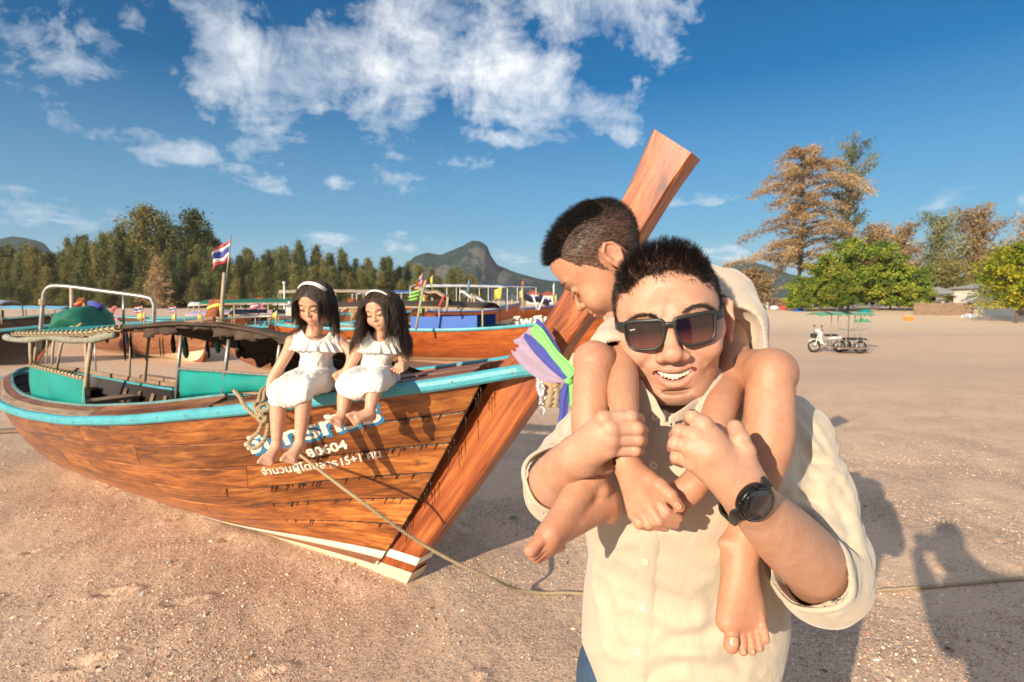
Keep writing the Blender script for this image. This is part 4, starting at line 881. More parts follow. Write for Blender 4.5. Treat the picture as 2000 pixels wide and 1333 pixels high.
    text('จำนวนผู้โดยสาร', (515, 928), (664, 909), .062, MT['letter'], .005, 'passenger_limit', bold=.018, shear=.1)
    text('15+1 คน', (670, 908), (748, 892), .066, MT['letter'], .005, 'passenger_number', bold=.018, shear=.1)
    # tar runs below the seams
    b = MB(); rs2 = np.random.RandomState(31)
    for i in range(85):
        k = rs2.choice([4, 5, 6, 7, 8], p=[.12, .15, .23, .32, .18]); a = rs2.uniform(.01, .19)+(.12 if rs2.rand() > .93 else 0); ln = rs2.uniform(.012, .055)*(1.6 if rs2.rand() > .85 else 1); r = rs2.uniform(.0015, .0032)
        t0 = TE[k]; P = [hull_pt(a, t0-ln*q/1.3, .0015) for q in np.linspace(-.1, 1, 6)]; P = [p+np.array([0, 0, 0]) for p in P]
        b.add(*tube(P, np.array([2.4, 1.6, 1.1, 1, 1.15, .4])*r, 5))
    for k in (4, 5, 6, 7, 8):
        P = [hull_pt(a, TE[k], .0005) for a in np.linspace(0, .22, 60)]; b.add(*tube(P, np.abs(.0028+.0012*np.sin(np.linspace(0, 60, 60)*1.7))*np.linspace(1.2, .4, 60), 5))
    P = [hull_pt(0.001, t, .002) for t in np.linspace(.06, .99, 50)]; b.add(*tube(P, .004+.002*np.sin(np.arange(50)*2.1), 5))
    for i in range(14):
        t = rs2.uniform(.3, .97); p = hull_pt(0, t, .006)-np.array([0, 0, .0]); ln = rs2.uniform(.03, .12); b.add(*tube([p+BD*.005+np.array([0, 0, -ln*q])+BD*.0*q for q in np.linspace(0, 1, 5)], np.array([1.6, 1, .9, 1, .4])*.003, 5))
    tag(b.build('tar_runs', MT['caulk'], B, smooth=True), kind='stuff')
    # nails on the rail
    for i in range(20):
        s = -.8+i*.27; p = bp_(s, RW(s)+.037, RZ(s)+.004*(i % 3-1)); v, f = lathe([(.0001, -.002), (.006, -.002), (.006, .002), (.003, .003)], 8, p, M=np.stack([BD, [0, 0, 1], BN], 1)); MB().add(v, f).build('nail_head', MT['grey'], B, smooth=True)
    return B
BOAT = boat_main()
def things_on_boat():
    # engine wrapped in a green tarpaulin on its post
    y0 = 5.8; c = Y(165, 618, y0); r = empty('covered_engine', 'dark green tarpaulin bundled over the engine at the stern', 'engine cover', tuple(c-np.array([0, 0, .8])))
    out = [(115, 640), (120, 625), (128, 612), (140, 606), (160, 600), (182, 596), (192, 602), (200, 615), (205, 632), (205, 650), (118, 652)]
    rs = np.random.RandomState(2)
    n = 40; m = 16; V = []
    P = np.array([Y(u, v, y0) for u, v in out]); Pc = P.mean(0); Q = spline(np.vstack([P, P[:1]]), n+1)[:-1]
    for j in range(m):
        t = -1+2*j/(m-1); sc = math.sqrt(max(0, 1-t*t))**.8; V.append(Pc+(Q-Pc)*sc+np.array([0, .28*t, 0]))
    V = np.concatenate(V); V = V+(.018*fbm(V, 9, 3, 3))[:, None]*np.array([.4, 1, 1]); i = np.arange(n*m).reshape(m, n)
    F = [(i[a, b], i[a, (b+1) % n], i[a+1, (b+1) % n], i[a+1, b]) for a in range(m-1) for b in range(n)]
    MB().add(V, F).build('tarpaulin', MT['tarp_green'], r, smooth=True)
    MB().add(*tube([c-np.array([0, 0, .85]), c-np.array([0, 0, .1])], .018, 8)).build('engine_post', MT['bamboo'], r, smooth=True)
    MB().add(*tube(spline([Y(110, 640, y0-.1), Y(122, 628, y0-.2), Y(145, 640, y0-.25), Y(160, 632, y0-.25)], 20), .012, 6)).build('tie_cord', MT['rope'], r, smooth=True)
    MB().add(*tube([Y(174, 592, y0), Y(185, 596, y0), Y(197, 600, y0), Y(196, 603, y0)], [.03, .035, .035, .04], 6)).build('purple_tie', MT['f_indigo'], r, smooth=True)
    # blue jerrycan and dark box inside the hull
    s = solve_w(184, 776, .28)[0]
    r = empty('water_can', 'blue plastic jerrycan standing inside the boat by the canopy post', 'jerrycan', tuple(bp_(s, .28, .36)))
    M = np.stack([-BD, BN, [0, 0, 1.]], 1); v, f = bev_box(bp_(s, .28, .52), (.16, .2, .30), .03, M=M); MB().add(v, f).build('can_body', MT['bluepl'], r)
    v, f = lathe([(.025, 0), (.025, .04), (.02, .045)], 12, bp_(s, .32, .67)); MB().add(v, f).build('cap', MT['f_skyblue'], r); v, f = tube(spline([bp_(s, .20, .66), bp_(s, .21, .71), bp_(s, .27, .71), bp_(s, .28, .67)], 12), .01, 6); MB().add(v, f).build('handle', MT['bluepl'], r, smooth=True)
    r = empty('storage_box', 'dark navy plastic box lying low inside the boat beside the blue can', 'box', tuple(bp_(1.55, .24, .35)))
    v, f = bev_box(bp_(1.55, .24, .50), (.8, .3, .28), .02, M=M); MB().add(v, f).build('box_body', MT['navy'], r); v, f = bev_box(bp_(1.55, .24, .655), (.83, .33, .03), .01, M=M); MB().add(v, f).build('lid', MT['navy'], r)
    # cloths round the stem
    def cloth(name, up, lo, m, parent, d0=0, nu=26, nv=9, fold=.006, seed=1, rag=0):
        U = spline([C(u, v, d+d0) for u, v, d in up], nu); L_ = spline([C(u, v, d+d0) for u, v, d in lo], nu); rs = np.random.RandomState(seed); ph = rs.rand(4)*6
        V = []
        for i in range(nu):
            for j in range(nv):
                q = j/(nv-1); t = i/(nu-1); p = U[i]*(1-q)+L_[i]*q; k = fold*(math.sin(q*17+ph[0]+t*2)+.6*math.sin(q*31+ph[1]-t*3))*(1-.3*t); p = p-nz(p-CAM)*(k+.012*math.sin(PI*q))
                if rag and i == 0: p = p+(L_[i+2]-L_[i])*rs.uniform(-.9, .9)*rag
                V.append(p)
        i_ = np.arange(nu*nv).reshape(nu, nv); F = [(i_[a, b], i_[a+1, b], i_[a+1, b+1], i_[a, b+1]) for a in range(nu-1) for b in range(nv-1)]
        V = np.array(V); Vb = V+np.array([nz(p-CAM)*.004 for p in V]); n = len(V)
        E = [(i_[a, 0], i_[a, 0]+n, i_[a+1, 0]+n, i_[a+1, 0]) for a in range(nu-1)]+[(i_[a+1, -1], i_[a+1, -1]+n, i_[a, -1]+n, i_[a, -1]) for a in range(nu-1)]
        return MB().add(np.vstack([V, Vb]), [f[::-1] for f in F]+[tuple(x+n for x in f) for f in F]+E).build(name, m, parent, smooth=True)
    c0 = C(1110, 748, 2.50)
    D = 2.52
    r = empty('mauve_sash', 'faded mauve cloth with a ragged end tied round the stem of the near boat', 'sash', tuple(c0))
    cloth('cloth_band', [(1030, 655, 2.56), (1050, 660, D), (1078, 700, 2.48), (1110, 744, 2.44)], [(1000, 692, 2.60), (1025, 722, 2.56), (1062, 745, 2.50), (1108, 749, 2.44)], MT['f_mauve'], r, -.05, seed=3, rag=.9, nv=14, fold=.005)
    cloth('cloth_band', [(1038, 640, 2.56), (1052, 648, D), (1075, 680, 2.50), (1102, 720, 2.46)], [(1000, 668, 2.60), (1022, 680, 2.56), (1060, 712, 2.51), (1106, 744, 2.45)], MT['f_mauve'], r, -.03, seed=8, rag=.9, nv=14, fold=.006)
    r = empty('indigo_sash', 'deep indigo cloth tied round the stem with a long hanging tail', 'sash', tuple(c0))
    cloth('cloth_band', [(1026, 650, 2.55), (1050, 668, D), (1084, 700, 2.47), (1107, 728, 2.43)], [(1022, 660, 2.55), (1044, 690, D), (1075, 722, 2.47), (1108, 748, 2.43)], MT['f_indigo'], r, -.065, seed=4)
    cloth('cloth_band', [(1048, 622, 2.56), (1060, 632, 2.54), (1080, 660, 2.52), (1104, 704, 2.47)], [(1046, 632, 2.56), (1055, 646, 2.54), (1074, 672, 2.51), (1098, 706, 2.47)], MT['f_indigo'], r, -.05, seed=5, fold=.003)
    cloth('tail', [(1104, 744, 2.40), (1092, 775, 2.39), (1092, 810, 2.39), (1078, 866, 2.38)], [(1116, 748, 2.40), (1112, 780, 2.39), (1106, 815, 2.39), (1090, 862, 2.38)], MT['f_indigo'], r, 0, seed=6, fold=.008)
    r = empty('lime_sash', 'lime green cloth tied round the stem above the indigo one', 'sash', tuple(c0))
    cloth('cloth_band', [(1046, 632, 2.55), (1062, 646, 2.53), (1088, 684, 2.50), (1116, 712, 2.44), (1124, 726, 2.42)], [(1034, 646, 2.55), (1050, 668, 2.53), (1078, 704, 2.48), (1104, 732, 2.43), (1112, 742, 2.42)], MT['f_limeband'], r, -.075, seed=7, nv=12, fold=.005)
    cloth('tail', [(1109, 738, 2.40), (1111, 760, 2.39), (1112, 790, 2.39)], [(1124, 716, 2.40), (1125, 750, 2.39), (1120, 800, 2.39)], MT['f_limeband'], r, -.01, seed=9)
    v, f = lathe([(.001, -.02), (.016, -.012), (.02, 0), (.015, .014), (.001, .02)], 12, C(1111, 742, 2.37)); MB().add(v, f).build('knot', MT['f_limeband'], r, smooth=True)
    # flower garland and tassel below the rail end
    r = empty('old_garland', 'withered white and pink garland dangling from the stem below the sashes', 'garland', tuple(C(1050, 720, 2.5)))
    rs = np.random.RandomState(6)
    for k in range(5):
        P = spline([C(1048+k*3, 722, 2.50), C(1053+k*2, 760, 2.48), C(1056+k*1.5, 790+k*5, 2.47)], 30); P = P+.006*rs.normal(size=P.shape)*np.linspace(.3, 1, 30)[:, None]; MB().add(*tube(P, np.linspace(.009, .003, 30)*(1+.3*rs.rand(30)), 6)).build('strand', MT['f_white'] if k % 2 == 0 else MT['f_mauve'], r, smooth=True)
    for k in range(3): P = spline([C(1052, 716+k*5, 2.49), C(1068, 740+k*4, 2.46), C(1088, 752+k*2, 2.44)], 16); MB().add(*tube(P, .012*np.abs(1+.3*np.sin(np.arange(16)*2)), 7)).build('flower_rope', MT['f_peach'] if k < 2 else MT['rope'], r, smooth=True)
    for k in range(2): P = spline([C(1078+k*9, 748, 2.45), C(1075+k*12, 775, 2.44), C(1070+k*14, 795, 2.44)], 16); MB().add(*tube(P, .016*np.abs(1+.35*np.sin(np.arange(16)*1.7+k)), 7)).build('tassel', MT['rope'], r, smooth=True)
    # knotted rope on the rail
    def rope(name, pts, rad, parent, n=60, twist=True):
        P = spline(pts, n*3); L_ = np.concatenate([[0], np.cumsum(np.linalg.norm(np.diff(P, axis=0), axis=1))]); T, A_, B_ = frames(P); ph = L_/(rad*5.5)*2*PI
        b = MB()
        for k in range(3):
            a = ph+k*2*PI/3; b.add(*tube(P+(np.cos(a)[:, None]*A_+np.sin(a)[:, None]*B_)*rad*.5, rad*.56, 6))
        return b.build(name, MT['rope'], parent, smooth=True)
    r = empty('knotted_mooring_rope', 'thick pale rope knotted over the blue rail beside the elder girl', 'rope', tuple(C(505, 800, 2.9)))
    rd = .0105
    rope('rope_end', [C(457, 763, 2.93), C(468, 775, 2.90), C(480, 795, 2.86), C(498, 812, 2.83), C(512, 815, 2.82)], rd, r)
    rope('rope_loop', [C(518, 758, 2.96), C(511, 764, 2.93), C(506, 782, 2.87), C(506, 800, 2.83), C(513, 815, 2.81), C(507, 840, 2.80), C(492, 856, 2.80), C(486, 868, 2.79), C(494, 876, 2.78), C(510, 868, 2.78), C(520, 850, 2.79), C(524, 822, 2.80), C(515, 806, 2.80)], rd, r, 110)
    rope('rope_loop', [C(526, 756, 2.96), C(518, 765, 2.92), C(514, 785, 2.86), C(500, 789, 2.82), C(498, 797, 2.80), C(512, 803, 2.79), C(526, 799, 2.80), C(522, 790, 2.82), C(508, 794, 2.80), C(502, 806, 2.79), C(514, 812, 2.78)], rd, r, 90)
    rope('rope_loop', [C(512, 812, 2.79), C(520, 818, 2.78), C(512, 824, 2.78), C(504, 816, 2.79), C(514, 806, 2.79)], rd, r, 50)
    # mooring line running down to the sand
    a = bp_(*(lambda h: (h[0], h[1]+.01, h[2]))(hull_p2h(585, 885))); e1 = G(1060, 1159, .012); e2 = G(1400, 1172, .012); e3 = G(1700, 1155, .012); e4 = G(2010, 1129, .012); e5 = G(2300, 1100, .012)
    r = empty('mooring_line', 'long thin rope running from the boat side down across the sand to the right', 'rope', tuple(e1))
    m1 = a*.6+e1*.4+np.array([0, 0, -.055]); m2 = a*.22+e1*.78+np.array([0, 0, -.05])
    m1 = C(690, 968, 2.72); m2 = C(830, 1066, 2.80); m3 = C(950, 1126, 2.87)
    P = spline([a, m1, m2, m3, e1, e2, e3, e4, e5], 400)
    P[:, 2] = np.maximum(P[:, 2], .010+near_relief(P[:, 0], P[:, 1])); L_ = np.concatenate([[0], np.cumsum(np.linalg.norm(np.diff(P, axis=0), axis=1))]); P = spline(P[::8], 1000)
    T, A_, B_ = frames(P); L_ = np.concatenate([[0], np.cumsum(np.linalg.norm(np.diff(P, axis=0), axis=1))]); b = MB()
    for k in range(3): b.add(*tube(P+(np.cos(L_/.045*6.28+k*2.09)[:, None]*A_+np.sin(L_/.045*6.28+k*2.09)[:, None]*B_)*.0042, .0052, 5))
    b.build('line', MT['rope'], r, smooth=True)
things_on_boat()
# ------------------------------------------------ the other boats
def other_boat(label, foot, head, L_=9.0, beam=1.7, h_mid=.62, h_bow=1.15, bow=1.9, hullm='hull2', botm='cream', railm='cyan', canopy=None, roofm='tarp', ribbons=(), screens=None, screenm='bluepl', engine=False, name='longtail_boat', seed=1, group=None, stem_w=.20, roof_h=.75, postm='bamboo', inner='grey'):
    """foot: ground point of the stem, head: heading (radians, direction the bow points)"""
    rs = np.random.RandomState(seed); foot = np.asarray(foot, float)
    D = np.array([math.cos(head), math.sin(head), 0]); N_ = np.array([-D[1], D[0], 0])
    P_ = lambda s, w, z: foot-D*s+N_*w+np.array([0, 0, z])
    B = empty(name, label, 'boat', tuple(foot), group=group)
    rw = lambda a: beam/2*(math.sin(min(1, a*2.2+.03)*PI/2)**.75)*(1 if a < .7 else math.sqrt(max(.02, 1-((a-.7)/.33)**2)))
    rz = lambda a: h_mid+(h_bow-h_mid)*(1-min(1, a/.5))**2+.12*max(0, (a-.7)/.3)**2
    rs_ = lambda a: -.62*h_bow+(L_+.62*h_bow)*a
    ks = lambda a: .1+(L_-.6)*a
    def hp(a, t, side, off=0):
        w = (1-t)**2*.04+2*t*(1-t)*rw(a)*(.55+.3*min(1, a*3))+t*t*rw(a); kz = .3*max(0, (a-.75)/.25)**1.5-.03; z = (1-t)**2*kz+2*t*(1-t)*(kz+.18*(rz(a)-kz)+.3*(1-min(1, a*4))*rz(a))+t*t*rz(a)
        s = ks(a)+(rs_(a)-ks(a))*t
        return P_(s, side*(w+off), z)
    def shell(t0, t1, nt, m, name, off=0, sides=(1, -1)):
        b = MB(); na = 34
        for sd in sides:
            A_ = np.linspace(0, 1, na); T_ = np.linspace(t0, t1, nt); V = [hp(a, t, sd, off) for a in A_ for t in T_]; pc = [(a*L_, t*1.2, sd) for a in A_ for t in T_]
            F = [(i*nt+j, (i+1)*nt+j, (i+1)*nt+j+1, i*nt+j+1) for i in range(na-1) for j in range(nt-1)]
            b.add(V, F if sd < 0 else [f[::-1] for f in F], pc)
        return b.build(name, m, B, smooth=True)
    shell(0, .30, 5, MT[botm], 'bottom'); shell(.30, 1, 8, MT[hullm], 'hull'); shell(.34, .98, 5, MT[inner], 'inner_planking', off=-.03)
    for sd in (1, -1):
        P = [hp(a, 1, sd, .01) for a in np.linspace(0, 1, 40)]; v, f = tube(P, 1, 6, prof=np.array([(-.02, -.035), (.03, -.035), (.035, .035), (-.02, .035), (-.03, 0), (-.028, -.01)])); MB().add(v, f).build('rail', MT[railm], B, smooth=False)
    for i in range(5): a = .3+.13*i; v, f = bbox_bar(P_(rs_(a), -rw(a)+.05, rz(a)-.1), P_(rs_(a), rw(a)-.05, rz(a)-.1), .18, .03); MB().add(v, f).build('thwart', MT['grey'], B)
    v, f = grid(lambda u, q: P_(rs_(.02+.26*u), (2*q-1)*rw(.02+.26*u)*.97, rz(.02+.26*u)+.02), 10, 4, thick=.02); MB().add(v, f).build('foredeck', MT['deck'], B)
    # stem
    if bow:
        c0 = (.12, 0); pts = [(.0, -.03), (-.62*h_bow, h_bow), (-.62*h_bow-.42*(bow-h_bow)-.08, bow)]
        n = 9; V = []; q = spline([np.array([x, 0, z]) for x, z in pts], n)
        for i in range(n):
            for dx, w in ((0, -.05), (0, .05), (stem_w, .05), (stem_w, -.05)): V.append(P_(q[i][0]+dx*(.9+.15*(i/n)), w, q[i][2]))
        F = [(i*4+j, i*4+(j+1) % 4, (i+1)*4+(j+1) % 4, (i+1)*4+j) for i in range(n-1) for j in range(4)]+[(3, 2, 1, 0), tuple(4*n-4+j for j in range(4))]
        MB().add(V, F, [(i//4*.2, (i % 4)*.06, 0) for i in range(4*n)]).build('stem_post', MT['stem'], B)
        t = .62
        for k, rb in enumerate(ribbons):
            zt = h_bow+(bow-h_bow)*(.62-.13*k); xc = np.interp(zt, [0, h_bow, bow], [p[0] for p in pts])+stem_w/2
            ring = [P_(xc+(stem_w/2+.03)*math.cos(a), .075*math.sin(a), zt-.05*math.cos(a)) for a in np.linspace(0, 2*PI, 14)]
            MB().add(*tube(ring, .045, 6)).build('ribbon', MT['f_'+rb], B, smooth=True)
            P = [P_(xc-stem_w/2-.05-.02*k, .04*(k-1), zt), P_(xc-stem_w/2-.09, .05*(k-1), zt-.25), P_(xc-stem_w/2-.05, .07*(k-1), zt-.55-.1*rs.rand())]
            v, f = tube(spline(P, 8), 1, 4, prof=np.array([(.012, -.04), (.012, .04), (-.012, .04), (-.012, -.04)])*1.0); MB().add(v, f).build('ribbon_tail', MT['f_'+rb], B)
    if canopy:
        a0, a1 = canopy; w = beam/2*.86
        zr = lambda u: rz(a0+(a1-a0)*u)*.3+h_mid*.7+roof_h+.06*math.sin(PI*u)
        v, f = grid(lambda u, q: P_(rs_(a0+(a1-a0)*u), (2*q-1)*w, zr(u)+.13*math.sin(PI*q)+.012*math.sin(u*40)), 24, 9, thick=.02); MB().add(v, f).build('canopy_roof', MT[roofm], B, smooth=True)
        for k in range(5):
            u = k/4
            for sd in (1, -1):
                a = a0+(a1-a0)*u; MB().add(*tube([P_(rs_(a), sd*w*.96, rz(a)-.2), P_(rs_(a), sd*w*.97, zr(u)+.01)], .022, 6)).build('canopy_post', MT[postm], B, smooth=True)
        for sd in (1, -1): MB().add(*tube([P_(rs_(a0+(a1-a0)*u), sd*w, zr(u)-.01) for u in np.linspace(0, 1, 12)], .02, 6)).build('edge_pole', MT[postm], B, smooth=True)
        if screens:
            for (u0, u1) in screens:
                for sd in (1, -1):
                    v, f = grid(lambda u, q: (lambda uu: P_(rs_(a0+(a1-a0)*uu), sd*w*.99, rz(a0+(a1-a0)*uu)+.03+.30*q))(u0+(u1-u0)*u), 8, 4, thick=.01); MB().add(v, f).build('side_screen', MT[screenm], B)
    if engine:
        a = .93; c = P_(rs_(a), 0, rz(a)+.35)
        v, f = bev_box(c, (.5, .34, .34), .05, rz=head); MB().add(v, f).build('engine_block', MT['metal'], B)
        for k in range(4): v, f = lathe([(.02, 0), (.06, .02), (.06, .12), (.03, .16)], 10, c+D*(.18-.12*k)+np.array([0, 0, .15])); MB().add(v, f).build('engine_cylinder', MT['metal'], B, smooth=True)
        v, f = lathe([(.02, 0), (.10, .02), (.10, .2), (.04, .24)], 12, c-D*.2+N_*.2); MB().add(v, f).build('air_filter', MT['whitep'], B, smooth=True)
        MB().add(*tube([c+np.array([0, 0, -.1]), P_(L_+1.6, 0, rz(1)+.1)], .03, 8)).build('drive_shaft', MT['pipe'], B, smooth=True)
        MB().add(*tube([c+np.array([0, 0, -.7]), c], .06, 8)).build('engine_post', MT['grey'], B, smooth=True)
    return B, P_, rs_, rw, rz
BL = []
# second boat right of the girls: stem foot behind the near boat's stem
b2 = other_boat('orange brown longtail boat with blue side screens and a ragged canopy behind the girls', G(1150, 712), R(-14), 9.0, 2.0, .86, 1.32, 2.3, 'hull2', 'cream', 'cyan', canopy=(.34, .80), roofm='tarp_dark', screens=[(.03, .42)], engine=True, seed=3, roof_h=.52, ribbons=('orange', 'white'))
def letters_on(B, P_, txt, s0, z0, w, hgt, length, m, name):
    cu = bpy.data.curves.new(name, 'FONT'); cu.body = txt; cu.size = 1; cu.offset = .03
    ob = bpy.data.objects.new(name, cu); COL.objects.link(ob); bpy.context.view_layer.update(); me = ob.to_mesh(); V = np.array([v.co for v in me.vertices]); F = [tuple(p.vertices) for p in me.polygons]; ob.to_mesh_clear(); bpy.data.objects.remove(ob)
    x0, x1 = V[:, 0].min(), V[:, 0].max(); t = (V[:, 0]-x0)/(x1-x0)
    Q = np.array([P_(s0-length*a, w(s0-length*a), z0+b*hgt+.10*a) for a, b in zip(t, V[:, 1])]); MB().add(Q, F).build(name, m, B[0], smooth=False)
def wsec(bt, z):  # outer surface of a boat's side at station s, height z
    B, P_, rs_, rw, rz = bt
    def f(s):
        a = np.clip((s+.82)/(9.0+.82), .02, .9); t = .80
        return -(rw(a)*(t*t+2*t*(1-t)*(.55+.3*min(1, a*3)))+.045)
    return f
# rows of boats farther back and to the left
other_boat('brown longtail boat with lilac cloth under its rail, lying behind the near boat\'s canopy', G(398, 706), R(-33), 7.5, 1.8, .78, 1.15, 1.62, 'hull3', 'cream', 'grey', canopy=None, ribbons=('yellow',), seed=5, inner='lilac', stem_w=.5)
other_boat('brown longtail boat whose pale stern bottom shows left behind the elder girl', G(762, 742), R(-30), 5.2, 1.6, .66, .80, 0, 'hull3', 'cream', 'grey', seed=6)
other_boat('dark hulled longtail boat with a white and green rail at the left edge', G(70, 712), R(24), 8.5, 1.8, .72, 1.0, 1.3, 'dark', 'dark', 'cyan', canopy=(.45, .85), roofm='navy', seed=7, roof_h=.45, ribbons=('orange',))
other_boat('longtail boat with a short flat lilac canopy beyond the dark ragged roof', G(600, 672), R(4), 8.5, 1.8, .6, 1.0, 1.5, 'hull3', 'cream', 'cyan', canopy=(.15, .5), roofm='lilac', seed=8, roof_h=.45, ribbons=('lime',))
other_boat('green hulled boat with a pale roof at the far left', G(110, 668), R(18), 9.5, 1.9, .8, 1.15, 1.7, 'green_hull' if 0 else 'dark', 'dark', 'cyan_dark', canopy=(.2, .8), roofm='whitep', seed=9, roof_h=.6, ribbons=('orange', 'red'), screens=[(.1, .9)], screenm='f_green')
other_boat('far boat with a tall brown stem tied with yellow and orange ribbons', G(418, 655), R(-158+180), 8, 1.7, .6, .95, 1.75, 'hull3', 'cream', 'cyan', seed=10, ribbons=('yellow', 'orange', 'lime'), stem_w=.34)
other_boat('far boat with a red stem tied with pink and white ribbons', G(470, 656), R(30), 8, 1.7, .6, .95, 1.75, 'hull2', 'cream', 'cyan', seed=11, ribbons=('pink', 'white', 'pink'), stem_w=.30)
other_boat('far boat with a dark stem tied with a yellow ribbon', G(505, 652), R(12), 8, 1.6, .55, .9, 1.6, 'dark', 'cream', 'cyan', seed=12, ribbons=('yellow', 'lime'), stem_w=.26)
other_boat('far boat with red ribbons on its stem just left of the younger girl', G(655, 650), R(20), 8, 1.6, .6, .95, 1.7, 'hull2', 'cream', 'cyan', canopy=(.3, .8), roofm='whitep', seed=13, ribbons=('red', 'lime', 'yellow'), stem_w=.26)
other_boat('far boat with lime green ribbons high behind the younger girl', G(764, 672), R(10), 8, 1.7, .7, 1.2, 2.35, 'dark', 'cream', 'cyan', canopy=(.3, .8), roofm='tarp_green', seed=14, ribbons=('lime', 'lime', 'lime'), stem_w=.3)
other_boat('blue and white boat with a flat white roof in the right background row', G(1000, 632), R(40), 9, 2.0, .9, 1.4, 2.0, 'whitep' if 0 else 'hull2', 'cream', 'bluepl', canopy=(.2, .85), roofm='whitep', seed=15, roof_h=1.5, postm='whitep', ribbons=('yellow',), screens=[(.1, .9)], screenm='f_white')
other_boat('far boat with a black curved awning in the right background row', G(1085, 626), R(14), 10, 2.1, .9, 1.3, 1.9, 'hull2', 'cream', 'bluepl', canopy=(.25, .8), roofm='navy', seed=16, roof_h=1.7, postm='whitep', ribbons=('white', 'orange'), screens=[(.2, .8)], screenm='f_skyblue')
other_boat('far boat with a blue awning behind the second boat\'s mast', G(905, 634), R(25), 9, 1.9, .8, 1.3, 1.9, 'hull3', 'cream', 'cyan', canopy=(.25, .8), roofm='bluepl', seed=17, roof_h=1.2, postm='whitep', ribbons=('red',))
other_boat('far boat with a tan awning at the left of the second boat', G(800, 640), R(18), 9, 1.9, .8, 1.2, 1.9, 'hull3', 'cream', 'cyan', canopy=(.2, .8), roofm='bamboo', seed=18, roof_h=1.2, ribbons=('red', 'yellow'))
other_boat('far boat with a short low white roof left of the elder girl', G(560, 640), R(10), 9, 1.9, .6, 1.0, 1.6, 'hull3', 'cream', 'cyan', canopy=(.2, .5), roofm='whitep', seed=19, roof_h=.3, ribbons=('yellow', 'skyblue'))
other_boat('far white boat with a low blue roof at the left edge of the flats', G(200, 646), R(6), 9, 1.9, .6, .9, 1.3, 'dark', 'cream', 'whitep', canopy=(.2, .8), roofm='f_skyblue', seed=20, roof_h=.5, ribbons=('pink',))
letters_on(b2, b2[1], 'ไพลิน', 1.75, .97, wsec(b2, 1.0), .27, .95, MT['letter'], 'boat_name')
# awning frames of the second boat
def awning(label, pts_roof, poles, y, roofm):
    r = empty('pole_awning', label, 'awning', tuple(np.array([Y(*poles[0][:2], y)[0], y, 0])))
    a, b = [Y(u, v, y) for u, v in pts_roof]
    v, f = grid(lambda u, q: a+(b-a)*u+np.array([0, 1.3*q, .10*math.sin(PI*q)-.12*q])+np.array([0, 0, .03*math.sin(u*12)]), 12, 6, thick=.03); MB().add(v, f).build('roof', MT[roofm], r, smooth=True)
    for (u0, v0, u1, v1, m) in poles: MB().add(*tube([Y(u0, v0, y), Y(u1, v1, y)], .03, 7)).build('pole', MT[m], r, smooth=True)
awning('tan roof on pale poles standing over the second boat\'s engine end', [(810, 563), (872, 578)], [(812, 645, 826, 566, 'bamboo'), (827, 566, 832, 548, 'bamboo'), (872, 608, 875, 580, 'bamboo'), (858, 600, 868, 576, 'f_red')], 13.6, 'bamboo')
awning('slanting white roof on poles left of the yellow flag', [(898, 570), (952, 592)], [(918, 604, 922, 574, 'bamboo'), (926, 604, 927, 578, 'bamboo')], 15.5, 'whitep')
awning('black curved roof on white poles beside the near boat\'s stem', [(1015, 575), (1078, 588)], [(1022, 610, 1020, 562, 'bamboo'), (1050, 606, 1040, 575, 'whitep'), (1052, 606, 1064, 578, 'whitep')], 17, 'navy')

# ------------------------------------------------ flags
def flag(label, base, top, cloth, y, size, ang=0.2, name='flag_pole', thai=False, r=.012):
    a = Y(*base, y); b = Y(*top, y); o = empty(name, label, 'flag', tuple(a)); MB().add(*tube([a, b], [r, r*.6], 6)).build('pole', MT['bamboo'], o, smooth=True)
    w, h = size
    stripes = [('red', 0, 1/6), ('white', 1/6, 2/6), ('blue', 2/6, 4/6), ('white', 4/6, 5/6), ('red', 5/6, 1)] if thai else [(cloth, 0, 1)]
    for c, q0, q1 in stripes:
        def fn(u, q):
            qq = q0+(q1-q0)*q; p = b+np.array([-w*u*math.cos(ang), .12*w*math.sin(u*9+qq*3), -h*qq-w*u*math.sin(ang)+.04*w*math.sin(u*7)])
            return p
        v, f = grid(fn, 12, 4, thick=.003); MB().add(v, f).build('stripe' if thai else 'cloth', MT['f_'+c], o, smooth=True)
    return o
